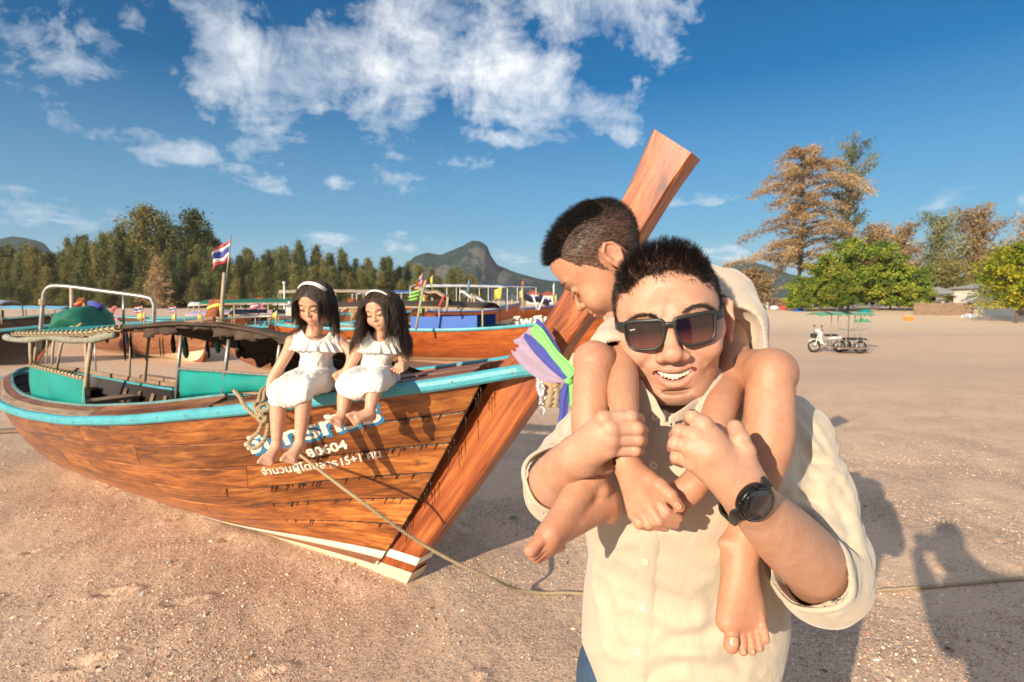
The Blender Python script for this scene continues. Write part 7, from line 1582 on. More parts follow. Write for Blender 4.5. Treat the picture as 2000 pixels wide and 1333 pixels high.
    ZL = [([(1330, 150), (1400, 250), (1430, 350)], .009, .005), ([(1345, 250), (1440, 290), (1500, 380)], .008, .005), ([(1262, 478), (1350, 540), (1470, 660)], .009, .006), ([(1275, 460), (1400, 470), (1540, 560)], .010, .006), ([(1530, 420), (1575, 560), (1590, 700), (1570, 860)], .010, .006), ([(1480, 560), (1545, 690), (1570, 820)], .008, .005), ([(1400, 380), (1500, 470), (1560, 640)], .008, .004),
          ([(1500, 1000), (1580, 940), (1625, 820)], .008, .005), ([(1420, 1030), (1520, 990), (1590, 880)], .007, .004), ([(560, 1050), (780, 1120), (1000, 1090)], .012, .004), ([(620, 1210), (760, 1150), (920, 1120)], .010, .003), ([(420, 880), (470, 1000), (480, 1150)], .012, .004), ([(400, 760), (450, 640), (540, 600)], .011, .004),
          ([(1000, 1180), (1100, 1270), (1200, 1300)], .010, .003), ([(720, 700), (860, 800), (980, 820)], .013, .003), ([(520, 820), (680, 900), (820, 980)], .013, .003), ([(950, 900), (960, 1000), (940, 1150)], .012, .003), ([(180, 260), (220, 200), (275, 110)], .007, .005), ([(120, 340), (170, 270), (240, 200)], .006, .004), ([(90, 440), (110, 500), (160, 560)], .006, .004),
          ([(680, 60), (640, 200), (650, 380)], .010, .003), ([(1060, 60), (1010, 200), (980, 330)], .008, .004), ([(1180, 700), (1190, 900), (1200, 1100)], .006, .003), ([(1340, 60), (1440, 200), (1520, 330)], .008, .004), ([(600, 1290), (800, 1250), (1050, 1280)], .012, .004)]
    for pts, wd, dp in ZL:
        H = [hit(b0, 1000+x/2.4111, 780+y/2.4111) for x, y in pts]
        if any(h is None for h in H): continue
        P3 = spline([h[0] for h in H], 14); d = pathdist(V, P3); e1 = np.minimum(np.linalg.norm(V-P3[0], axis=1), np.linalg.norm(V-P3[-1], axis=1)); tp = sm(0, .035, e1)*.8+.2; add += (-dp*np.exp(-(d/wd)**2)+.75*dp*np.exp(-((d-2.0*wd)/wd)**2))*tp
    V = V+Nn*add[:, None]
    # curved shirt tail: cut away below
    shirt = mesh('shirt', V, Q, MT['linen'], man, True)
    bs = from_mesh(shirt)
    # placket and seams as raised cloth strips
    def strip_on(cl, hw, off, name, th=.0015, nv=6, m='linen', bvh=None):
        P = spline(np.array([[a, b, 0] for a, b in cl], float), 60); V = []; rows = 0
        for p in P:
            row = []
            for j in range(nv):
                h_ = hit(bvh or bs, p[0]+hw*(2*j/(nv-1)-1), p[1], off if 0 < j < nv-1 else -.001)
                if h_ is None or abs(h_[0][1]-.85) > .3: row = None; break
                row.append(h_[0])
            if row: V += row; rows += 1
        V = np.array(V).reshape(rows, nv, 3)
        for _ in range(3): V[1:-1] = (V[:-2]+V[2:]+2*V[1:-1])/4
        i = np.arange(rows*nv).reshape(rows, nv); F = np.stack([i[:-1, :-1], i[:-1, 1:], i[1:, 1:], i[1:, :-1]], -1).reshape(-1, 4); return mesh(name, V.reshape(-1, 3), F, MT[m], man, True)
    strip_on([(1288, 806), (1284, 905), (1266, 1090), (1258, 1183), (1250, 1270), (1244, 1345)], 21, .0032, 'placket')
    for (u, v) in [(1281, 817), (1279, 908), (1261, 1094), (1254, 1183), (1247, 1270)]:
        h_ = hit(bs, u, v, .0035)
        if h_ is None: continue
        p, n = h_; a = nz(np.cross(n, [0, 0, 1])); c = np.cross(n, a); Mb = np.stack([a, c, n], 1); pr = [(.0002, .0006), (.0030, .0004), (.0040, .0014), (.0052, .0012), (.0056, .0002), (.0050, -.001), (.0002, -.001)]
        v_, f_ = lathe(pr, 20, p, M=Mb); bt = MB().add(v_, f_).build('button', mat('shell_button', (.78, .70, .52), .25, coat=.5) if 'btn' not in MT else MT['btn'], man, smooth=True); MT['btn'] = bt.data.materials[0]
        for dx, dy in ((-1, -1), (1, -1), (-1, 1), (1, 1)): v_, f_ = lathe([(.0001, .0009), (.0006, .0009), (.0006, .0012), (.0001, .0012)], 8, p+a*dx*.0014+c*dy*.0014, M=Mb); MB().add(v_, f_).build('button_hole', MT['dark'], bt)
    # stand collar
    cw = lambda t: None
    ring = [C(1300, 810, .788), C(1276, 786, .800), C(1254, 758, .832), C(1243, 738, .91), C(1262, 735, 1.02), C(1330, 738, 1.06), C(1400, 742, 1.02), C(1412, 752, .92), C(1394, 772, .855), C(1352, 795, .812), C(1306, 811, .787)]
    P = spline(ring, 70); Vc = []
    cen = P.mean(0)
    for i, p in enumerate(P):
        o_ = nz((p-cen)*[1, 1, 0]); hh = .019*min(1, .45+min(i, 69-i)/12)
        for j in range(5): q = j/4; Vc.append(p+np.array([0, 0, -.012+hh*q])+o_*(.004*(1-q)+.002*math.sin(i*.7)*q))
    Vc = np.array(Vc).reshape(70, 5, 3); Vi = Vc-np.array([nz((p-cen)*[1, 1, 0]) for p in P])[:, None, :]*.003
    both = np.concatenate([Vc.reshape(-1, 3), Vi.reshape(-1, 3)]); i = np.arange(350).reshape(70, 5); F = [(i[a, b], i[a+1, b], i[a+1, b+1], i[a, b+1]) for a in range(69) for b in range(4)]; F2 = [tuple(x+350 for x in f[::-1]) for f in F]; E_ = [(i[a, 4], i[a+1, 4], i[a+1, 4]+350, i[a, 4]+350) for a in range(69)]+[(i[0, b], i[0, b+1], i[0, b+1]+350, i[0, b]+350) for b in range(4)]+[(i[69, b+1], i[69, b], i[69, b]+350, i[69, b+1]+350) for b in range(4)]
    MB().add(both, F+F2+E_).build('collar', MT['linen'], man, smooth=True)
    # rolled cuffs round the sleeve openings
    def cuff(c, ax, r1, r2, name, seed, tw=.016):
        ax = nz(ax); a = nz(np.cross(ax, [0, 0, 1])); b_ = np.cross(ax, a); rs = np.random.RandomState(seed); ph = rs.rand(4)*6
        def fn(u, v):
            t = 2*PI*u; rr_ = 1+.05*math.sin(2*t+ph[0])+.03*math.sin(5*t+ph[1]); prof = [(-1.0, .92), (-.5, 1.03), (.0, 1.06), (.7, 1.05), (1.0, 1.0), (.9, .95), (.2, .93)]; k = v*6; i0 = min(5, int(k)); fr = k-i0
            al = prof[i0][0]*(1-fr)+prof[i0+1][0]*fr; rd = prof[i0][1]*(1-fr)+prof[i0+1][1]*fr
            return c+ax*(al*tw+.004*math.sin(3*t+ph[2]))+(a*r1*math.cos(t)+b_*r2*math.sin(t))*rr_*rd
        v, f = grid(fn, 60, 25); return MB().add(v, f).build(name, MT['linen'], man, smooth=True)
    cuff(C(1090, 940, .866), C(1112, 905, .78)-C(1072, 955, .91), .0515, .0530, 'cuff', 1, .012)
    cuff(C(1578, 1112, .808), C(1530, 1050, .74)-C(1612, 1140, .85), .0575, .0575, 'cuff', 2, .012)
    # jeans and shoes
    den = mat('blue_denim', (.035, .07, .13), .8, var=.25, vscale=60, bump=.3, bscale=300); g = SDF((-.03, .76, .0), (.63, 1.22, 1.06), .008)
    g.ell(pel+[0, 0, .02], (.150, .115, .12), 0)
    for s_ in (-1, 1): g.path([pel+[s_*.075, 0, -.03], pel+[s_*.10, .0, -.45], pel+[s_*.115, .02, -.84]], [.098, .075, .065], .03)
    V, Q = g.mesh(); V = V+vnormals(V, Q)*(.006*fbm(V, 14, 3, 3))[:, None]; mesh('jeans', V, Q, den, man, True)
    for s_ in (-1, 1): v, f = bev_box(pel+[s_*.125, -.06, -.93+.045], (.10, .28, .09), .03); MB().add(v, f).build('shoe', MT['black'], man, smooth=True)
    return man, info, body, shirt
MAN, minfo, mbody, mshirt = build_man()

def man_things():
    # sunglasses ------------------------------------------------------
    fr = mat('matte_black_frame', (.022, .022, .020), .42); lens = bpy.data.materials.new('brown_gradient_lens'); lens.use_nodes = True; nt = lens.node_tree; b = nt.nodes['Principled BSDF']; b.inputs['Roughness'].default_value = .05; b.inputs['Coat Weight'].default_value = 1; b.inputs['Coat Roughness'].default_value = .03; b.inputs['Specular IOR Level'].default_value = .8
    N = nt.nodes.new; L = nt.links.new; at = N('ShaderNodeAttribute'); at.attribute_name = 'pc'; sp = N('ShaderNodeSeparateXYZ'); L(at.outputs['Vector'], sp.inputs[0]); cr = N('ShaderNodeValToRGB'); cr.color_ramp.elements[0].color = (.13, .038, .030, 1); cr.color_ramp.elements[1].color = (.010, .005, .006, 1); cr.color_ramp.elements[0].position = .02; cr.color_ramp.elements[1].position = .62; L(sp.outputs[2], cr.inputs[0]); L(cr.outputs[0], b.inputs['Base Color'])
    o = empty('sunglasses', 'black framed sunglasses with brown gradient lenses worn by the man', 'sunglasses', tuple(C(1305, 640, .79)))
    info = minfo
    yf = -.1045; ZO = -.0050
    def lens_outline(cx, s_):
        # wayfarer outline, local x,z; s_=+1 for image right lens
        pts = [(-.0250, .0150), (-.0215, .0180), (-.008, .0190), (.008, .0195), (.0235, .0190), (.0280, .0155), (.0280, .006), (.0262, -.0080), (.0205, -.0178), (.006, -.0205), (-.010, -.0200), (-.0195, -.0140), (-.0235, -.004), (-.0252, .006)]
        P = np.array([(cx+s_*(x*1.0+.0008), z*.97+ZO) for x, z in pts]); P = np.vstack([P, P[:1]]); Q3 = spline(np.column_stack([P, np.zeros(len(P))]), 61)[:-1, :2]; return Q3
    yof = lambda x: yf+ (x*x)*4.2
    for s_ in (-1, 1):
        O = lens_outline(s_*.0325, s_)
        c = O.mean(0); nR = 8; V = []; pc = []
        for j in range(nR+1):
            q = j/nR; P = c+(O-c)*q*.965
            for x, z in P: V.append((x, yof(x)-.001+.0*q, z)); pc.append((x, 0, np.clip((z-ZO+.0205)/.039, 0, 1)))
        n = len(O); F = [(j*n+i, j*n+(i+1) % n, (j+1)*n+(i+1) % n, (j+1)*n+i) for j in range(nR) for i in range(n)]
        if s_ < 0: F = [f[::-1] for f in F]
        mesh('lens', toW(info, np.array(V)), F, lens, o, True, {'pc': np.array(pc)})
        # rim: swept section round the outline, heavier on top
        V = []
        for i in range(n):
            x, z = O[i]; t = O[(i+1) % n]-O[i-1]; t = t/np.linalg.norm(t); nn = np.array([t[1], -t[0]]); nn = nn if nn@(O[i]-c) > 0 else -nn; w = .0027+.0020*max(0, (z-ZO-.004)/.016)
            for a, d in ((-.0012, -.0022), (-.0006, -.0034), (w*.85, -.0034), (w, -.0022), (w, .0018), (w*.8, .0026), (-.0008, .0022)): V.append((x+nn[0]*a, yof(x)+d, z+nn[1]*a))
        F = [(i*7+j, ((i+1) % n)*7+j, ((i+1) % n)*7+(j+1) % 7, i*7+(j+1) % 7) for i in range(n) for j in range(7)]; MB().add(toW(info, np.array(V)), F).build('rim', fr, o, smooth=True)
    P = [(-.0105, yof(0)-.0004, .0115+ZO), (0, yof(0)-.0010, .0128+ZO), (.0105, yof(0)-.0004, .0115+ZO)]; v, f = tube(spline(P, 12), 1, 6, prof=np.array([(.0022, -.0028), (.0022, .0028), (0, .0034), (-.0022, .0028), (-.0022, -.0028), (0, -.0032)])); MB().add(toW(info, v), f).build('bridge', fr, o, smooth=True)
    for s_ in (-1, 1):
        P = [(s_*.0590, yof(.0585)+.0005, .0140+ZO), (s_*.0680, yof(.06)+.007, .0145+ZO), (s_*.0750, -.066, .0145+ZO), (s_*.0775, -.030, .0165+ZO), (s_*.0785, .006, .0185+ZO), (s_*.0785, .028, .006)]
        w = np.linspace(.0068, .0042, 30); Pp = spline(P, 30); V = []
        for i, p in enumerate(Pp):
            for a, b_ in ((-.0018, -1), (.0018, -1), (.0018, 1), (-.0018, 1)): V.append(p+np.array([s_*a, 0, b_*w[i]]))
        F = [(i*4+j, i*4+(j+1) % 4, (i+1)*4+(j+1) % 4, (i+1)*4+j) for i in range(29) for j in range(4)]+[(0, 1, 2, 3), (119, 118, 117, 116)]; MB().add(toW(info, np.array(V)), F).build('temple', fr, o, smooth=False)
    # small white script mark on the lens corner
    cu = bpy.data.curves.new('mark', 'FONT'); cu.body = 'Ray·Ban'; cu.size = 1; cu.shear = .3; cu.offset = .02; ob = bpy.data.objects.new('m', cu); COL.objects.link(ob); bpy.context.view_layer.update(); me = ob.to_mesh(); V = np.array([v.co for v in me.vertices]); F = [tuple(p.vertices) for p in me.polygons]; ob.to_mesh_clear(); bpy.data.objects.remove(ob)
    sc = .0075/(V[:, 0].max()-V[:, 0].min()); x = -.0550+(V[:, 0]-V[:, 0].min())*sc; z = .0085+ZO+V[:, 1]*sc*1.3+(x+.05)*.15; MB().add(toW(info, np.stack([x, yof(x)-.0022, z], 1)), F).build('lens_lettering', MT['letter'], o)
    # wrist watch ------------------------------------------------------
    wc = C(1462, 980, .672); ax = nz(C(1462, 975, .685)-C(1540, 1055, .755)); nrm = nz(-nz(ray(1475, 982))*1.0+np.array([.20, 0, -.10])); nrm = nz(nrm-ax*np.dot(nrm, ax)*.8); a = nz(np.cross(nrm, [0, .0, 1.])); b_ = np.cross(nrm, a); Mw = np.stack([a, b_, nrm], 1)
    ct = C(1476, 982, .640); o = empty('wrist_watch', 'big round black smartwatch on the man\'s left wrist', 'watch', tuple(ct))
    blk = mat('black_watch_case', (.012, .012, .012), .3, metal=.5); glass = mat('watch_glass', (.012, .012, .014), .06, coat=1); stp = mat('black_strap', (.014, .014, .014), .6)
    pr = [(.0001, -.009), (.019, -.009), (.0222, -.006), (.0228, .000), (.0222, .0035), (.0200, .0048), (.0188, .0040), (.0001, .0040)]; v, f = lathe(pr, 48, ct, M=Mw); MB().add(v, f).build('watch_case', blk, o, smooth=True)
    v, f = lathe([(.0001, .0042), (.0184, .0042), (.0180, .0050), (.0001, .0054)], 48, ct, M=Mw); MB().add(v, f).build('dial_glass', glass, o, smooth=True)
    for i in range(60): t = i*PI/30; v, f = lathe([(.0001, .0044), (.00035, .0046), (.0001, .0048)] if i % 5 else [(.0001, .0044), (.0006, .0046), (.0001, .0049)], 6, ct+(a*math.cos(t)+b_*math.sin(t))*.0197, M=Mw); (MBT.append((v, f)) if 0 else None); MB().add(v, f).build('bezel_dot', MT['metal'], o)
    sd = nz(np.cross(ax, nrm))
    for ang in (.28, -.28):  # crown pushers towards the hand
        dirp = nz(ax*math.cos(ang*2)+sd*math.sin(ang*2)*1.0); p = ct+dirp*.0235-nrm*.001; Mp = np.stack([nz(np.cross(dirp, nrm)), nrm, dirp], 1); v, f = lathe([(.0001, -.003), (.0028, -.003), (.0032, .002), (.0026, .0035), (.0001, .0038)], 14, p, M=Mp); MB().add(v, f).build('pusher', blk, o, smooth=True)
    wrist_c = C(1470, 984, .683)
    for s_ in (-1, 1):  # lugs and strap halves round the wrist
        P = [ct+sd*s_*.019-nrm*.003, ct+sd*s_*.027-nrm*.009, wrist_c+sd*s_*.0325-nrm*.004, wrist_c+sd*s_*.0335-nrm*.018*1.0, wrist_c+sd*s_*.024-nrm*.032, wrist_c+sd*s_*.004-nrm*.037]
        Pp = spline(P, 24); V = []
        for i, p in enumerate(Pp):
            t = nz(Pp[min(i+1, 23)]-Pp[max(i-1, 0)]); n2 = nz(np.cross(ax, t)); hw = .0125-.0025*i/23
            for q, dd in ((-1, -.0014), (1, -.0014), (1, .0014), (-1, .0014)): V.append(p+ax*hw*q+n2*dd)
        F = [(i*4+j, i*4+(j+1) % 4, (i+1)*4+(j+1) % 4, (i+1)*4+j) for i in range(23) for j in range(4)]+[(0, 1, 2, 3), (95, 94, 93, 92)]; MB().add(V, F).build('strap', stp, o, smooth=False)
man_things()

def build_boy():
    boy = empty('person', 'boy in pale shirt sitting on the man\'s shoulders, looking down sideways', 'boy', tuple(C(1330, 780, 1.06)))
    # head frame: face points left, down and slightly to the camera
    Fd = nz([-.60, .16, -.70]); U0 = nz([-.72, .12, .68]); U = nz(U0-Fd*np.dot(U0, Fd)); X = np.cross(-Fd, U)*1.0; X = nz(np.cross(U, Fd)*-1) if 0 else nz(np.cross(-Fd, U)); M = np.stack([X, -Fd, U], 1)
    if np.linalg.det(M) < 0: M[:, 0] *= -1
    sc = .865
    side = -1 if (M[:, 0][1] > 0) else 1            # which ear faces the camera
    ear = C(1196, 500, .925); T = ear-M@np.array([side*.079, .020, -.012])*sc
    neck = C(1315, 640, 1.09)
    hd, info = build_head('boy', M, T, sc, neck, .0016)
    def top(V):
        x, y, z = V.T; fl = .052+.9*np.maximum(0, -.02-y)*.45; return ((z > np.where(y < 0, fl, .060))*(np.abs(x) < .062)*(y < .075))*1.0
    def sidef(V):
        x, y, z = V.T; earm = np.exp(-(((y-.02)/.026)**2+((z+.015)/.034)**2)); front = np.where(z > .02, -.045+(.05-z)*.35, -.028+.5*np.maximum(0, .02-z)); f = (y > front)*(z > np.where(y > .05, -.062, -.032))*(earm < .4); return f*(z < np.where(y > .0, .14, .085))*1.0
    z_ = info['V'][:, 2]; fade_tint(hd, info, lambda V: top(V)*.95, (.07, .055, .045)); fade_tint(hd, info, lambda V: sidef(V)*(.62+.3*np.clip((z_+.03)/.1, 0, 1)), (.11, .125, .15))
    # limbs
    hipL, hipR = C(1275, 745, 1.06), C(1385, 745, 1.06); parts = []; g = SDF((.012, .68, 1.24), (.175, .97, 1.56), .0016)
    def done(g):
        V, Q = g.mesh(); V = smooth_mesh(V, Q, 1, .4); parts.append([V, Q, np.ones((len(V), 3))])
    g.path([C(1215, 722, .955), C(1160, 706, .835)], [.037, .0278], .02); g.spath([C(1160, 706, .835), C(1155, 760, .815), C(1154, 830, .80), C(1152, 925, .785)], [.0278, .0262, .0272, .0182])
    ank = C(1152, 930, .785); heel = zl(455, 525, .800); ball = zl(170, 652, .735); acr = zl(150, 690, .735)-zl(190, 615, .735)
    tl = lambda a, b, d1, d2: None
    toes = []
    for i, (rx, ry, tx, ty, dr, dt, r) in enumerate([(150, 640, 88, 712, .728, .716, .0088), (165, 680, 98, 738, .730, .722, .0066), (180, 705, 112, 752, .733, .728, .0060), (195, 715, 132, 752, .738, .734, .0056), (205, 718, 152, 742, .744, .742, .0052)]):
        a = zl(rx+30, ry-20, dr+.004); c = zl(tx, ty, dt); toes.append((a, a*.45+c*.55+np.array([0, -.002, .002]), c, r))
    foot_sdf(g, ank, heel, ball+np.array([0, .0, 0]), (zl(170, 672, .740)-zl(205, 618, .728))*.55, toes, .0185)
    for s_ in (1,): g.ell(zl(325, 395, .770), (.0095,)*3, .008); g.ell(zl(430, 430, .775), (.009,)*3, .008)
    done(g); g = SDF((.26, .66, 1.06), (.47, .97, 1.565), .0017)
    g.spath([C(1445, 735, .95), C(1508, 728, .822)], [.044, .0340]); g.spath([C(1506, 729, .822), C(1503, 790, .800), C(1499, 860, .79), C(1478, 955, .79), C(1447, 1062, .79)], [.0322, .0328, .0340, .0265, .0200]); g.ell(C(1508, 730, .800), (.022, .02, .024), .015)
    ank = C(1446, 1068, .79); heel = C(1440, 1095, .825); ball = C(1448, 1210, .755); ac = (C(1424, 1212, .752)-C(1484, 1205, .765))*.5
    toes = []
    for (rx, ry, tx, ty, r) in [(1428, 1205, 1428, 1262, .0098), (1446, 1212, 1451, 1272, .0062), (1460, 1212, 1469, 1271, .0060), (1473, 1208, 1484, 1265, .0056), (1484, 1200, 1496, 1250, .0052)]:
        a = C(rx, ry, .752); c = C(tx, ty, .735); toes.append((a, a*.4+c*.6+np.array([0, -.003, .0]), c, r))
    foot_sdf(g, ank, heel, ball, ac, toes, .0205)
    g.ell(C(1417, 1062, .785), (.010,)*3, .008); g.ell(C(1476, 1075, .79), (.010,)*3, .008)
    done(g); g = SDF((.13, .66, 1.28), (.40, 1.03, 1.62), .0017)
    # arms
    g.spath([C(1234, 680, .975), C(1214, 700, .875), C(1216, 745, .815), C(1218, 800, .765), C(1222, 895, .725)], [.028, .0235, .0225, .0200, .0145])
    wL = zl(535, 290, .725)
    kn = [(665, 452, .712), (640, 492, .708), (606, 522, .710), (572, 545, .716)]; pp = [(725, 532, .700), (690, 572, .698), (642, 588, .702), (598, 590, .709)]; tp = [(782, 560, .706), (768, 590, .708), (722, 604, .712), (650, 604, .718)]
    for i in range(4):
        a, b_, c = zl(*kn[i]), zl(*pp[i]), zl(*tp[i]); r = [.0078, .0080, .0075, .0068][i]; g.cap(wL, a, .0145, r*1.1, .008); g.cap(a, b_, r*.96, r*.88, .0018); g.cap(b_, c, r*.88, r*.76, .0015)
    g.path([wL+(zl(600, 360, .718)-wL)*.5, zl(640, 378, .715), zl(700, 410, .708), zl(748, 455, .700), zl(790, 508, .698)], [.014, .0115, .0088, .0078, .0066], .004)
    g.spath([C(1418, 640, 1.0), C(1434, 700, .925), C(1424, 755, .875), C(1402, 810, .80), zl(905, 325, .742), zl(845, 415, .735)], [.030, .0245, .0240, .0225, .0200, .0150])
    wR = zl(845, 415, .735)
    for i, (kx, ky, tx, ty) in enumerate([(745, 430, 722, 520), (770, 460, 742, 540), (795, 480, 765, 548), (818, 495, 792, 540)]):
        a, c = zl(kx, ky, .735), zl(tx, ty, .732); r = [.0078, .0080, .0076, .007][i]; g.cap(wR, a, .0150, r*1.15, .008); g.cap(a, c, r*.95, r*.78, .0015)
    done(g); V, Q, t = joinm(parts)
    for c, r in ((zl(120, 720, .725), .045), (zl(450, 540, .80), .03), (C(1455, 1255, .74), .035)): t *= 1-(gaussm(V, c, (r,)*3)*.55)[:, None]*(1-np.array([1.0, .70, .66]))
    for c in (C(1157, 690, .81), C(1500, 700, .79)): t *= 1-(gaussm(V, c, (.03,)*3)*.4)[:, None]*(1-np.array([.85, .72, .68]))
    limb = [V, Q, t]
    g = SDF((.06, .84, 1.25), (.55, 1.30, 1.80), .007); g.cap(hipL, C(1215, 722, .955), .056, .0435, 0); g.cap(hipR, C(1445, 735, .95), .054, .0455, 0); pel = C(1330, 760, 1.10); chs = C(1325, 640, 1.08); g.cap(pel, chs, .085, .085, 0); g.cap(chs, neck, .07, .04, .03); g.cap(C(1250, 678, .99), C(1412, 600, 1.03), .028, .035, .03)
    V, Q = g.mesh(); tr = [V, Q, np.ones((len(V), 3))]
    V, Q, T_ = joinm([hd, limb, tr]); body = mesh('body', V, Q, MT['skin_boy'], boy, True, {'tint': T_})
    bb = from_mesh(body)
    for (u, v, w, l, tu, tv) in [(1434, 1254, .0125, .0125, 1432, 1272), (1453, 1274, .0065, .006, 1454, 1284), (1470, 1273, .006, .006, 1471, 1283), (1484, 1267, .0055, .0055, 1486, 1277), (1325, 988, .008, .010, 1332, 996)]:
        h_ = hit(bb, u, v, .0)
        if h_: nail_on(boy, h_[0], h_[1], C(tu, tv, .73)-C(u, v, .73), w, l)
    # hair
    rs = np.random.RandomState(12)
    rt, nr, _ = sample_scalp(info, 5200, top, 1); d = nr*.75+np.stack([rs.normal(0, .15, len(rt)), -.45+rs.normal(0, .15, len(rt)), .35+rs.normal(0, .15, len(rt))], 1); d /= np.linalg.norm(d, axis=1)[:, None]
    ln = (.009+.010*rs.rand(len(rt)))*(1-.35*sm(.0, .07, rt[:, 1])); cl = rs.randint(0, len(rt), 400); ci = ((rt[:, None, :]-rt[cl][None])**2).sum(2).argmin(1); tgt = rt[cl][ci]+d[cl][ci]*ln[:, None]*1.1; d = d*.65+.35*(tgt-rt)/(np.linalg.norm(tgt-rt, axis=1)[:, None]+1e-9); d /= np.linalg.norm(d, axis=1)[:, None]
    v1, f1 = strands(toW(info, rt), toW(info, d, True), ln, .00038, .06, 3, .0, 3)
    rt, nr, _ = sample_scalp(info, 12000, sidef, 4); d = nr*.28+np.stack([0*rt[:, 0], rs.normal(.55, .15, len(rt)), rs.normal(-.45, .15, len(rt))], 1); d /= np.linalg.norm(d, axis=1)[:, None]
    ln = .004+.008*np.clip((rt[:, 2])/.08, 0, 1)+.002*rs.rand(len(rt)); v2, f2 = strands(toW(info, rt), toW(info, d, True), ln, .00019, .06, 2, 0, 5)
    mesh('hair', np.vstack([v1, v2]), np.vstack([f1, f2+len(v1)]), MT['hair_soft'], boy, True)
    RT = []; DR = []
    for s_ in (-1, 1):
        P = spline([(s_*.013, -.0895, .0200), (s_*.025, -.0895, .0245), (s_*.038, -.083, .0245), (s_*.048, -.072, .0190)], 100)
        for i in range(200): q = P[rs.randint(100)]+rs.normal(0, .0010, 3)*[1, .3, 1.3]; RT.append(q); DR.append((s_*1.0, -.15, .15+rs.normal(0, .2)))
        P = spline(info['slit'][s_], 60)
        for i in range(90): q = P[rs.randint(60)]; RT.append(q); DR.append((s_*.3, -.9, -.5+rs.normal(0, .15)))
    RT, DR = np.array(RT), np.array(DR, float); DR /= np.linalg.norm(DR, axis=1)[:, None]; v, f = strands(toW(info, RT), toW(info, DR, True), .0055+.002*rs.rand(len(RT)), .00020, .08, 2, 0, 9); mesh('eyebrows_and_lashes', v, f, MT['hair_brown'], boy, True)
    # shirt
    g = SDF((.08, .80, 1.32), (.58, 1.30, 1.78), .0030)
    g.cap(C(1258, 680, 1.0), C(1402, 605, 1.05), .042, .062, 0); g.ell(C(1335, 690, 1.10), (.12, .10, .14), .05); g.ell(C(1365, 620, 1.08), (.075, .08, .09), .05); g.cap(pel, chs, .11, .11, .05)
    g.path([C(1405, 598, 1.03), C(1424, 640, .985), C(1436, 715, .905)], [.058, .057, .0520], .03); g.path([C(1245, 672, .99), C(1212, 670, .91), C(1196, 684, .878)], [.036, .036, .035], .03)
    g.cap(C(1434, 650, .94), C(1430, 760, .80), .043, .047, .004, 's'); g.cap(C(1202, 684, .90), C(1200, 740, .79), .029, .036, .004, 's')
    g.cut(C(1436, 700, .905), nz([.02, -.45, -1])) ; g.cap(neck-[0, 0, .03], T, .042, .05, .006, 's')
    V, Q = g.mesh(); V = smooth_mesh(V, Q, 6, .5); V = V+vnormals(V, Q)*(.0030*(1-np.abs(fbm(V@rotm((0, 1, 0), .6).T*np.array([1, 1, 2.2]), 12, 3, 2)))+.0025*fbm(V, 12, 4, 3))[:, None]
    pk = MT['linen'].copy(); pk.name = 'pinkish_cream_linen'; nt = pk.node_tree
    for n in nt.nodes:
        if n.type == 'VECT_MATH' and n.operation == 'SCALE': n.inputs[0].default_value = (.51, .415, .32)
    mesh('shirt', V, Q, pk, boy, True); MT['pk'] = pk
    g = SDF((.05, .80, 1.20), (.55, 1.32, 1.62), .006); g.path([hipL, C(1235, 728, .98)], [.078, .062], .03); g.path([hipR, C(1425, 730, .98)], [.078, .062], .03); g.ell(pel, (.11, .10, .09), .04)
    V, Q = g.mesh(); mesh('shorts', V, Q, mat('dark_shorts', (.04, .045, .05), .8), boy, True)
build_boy()
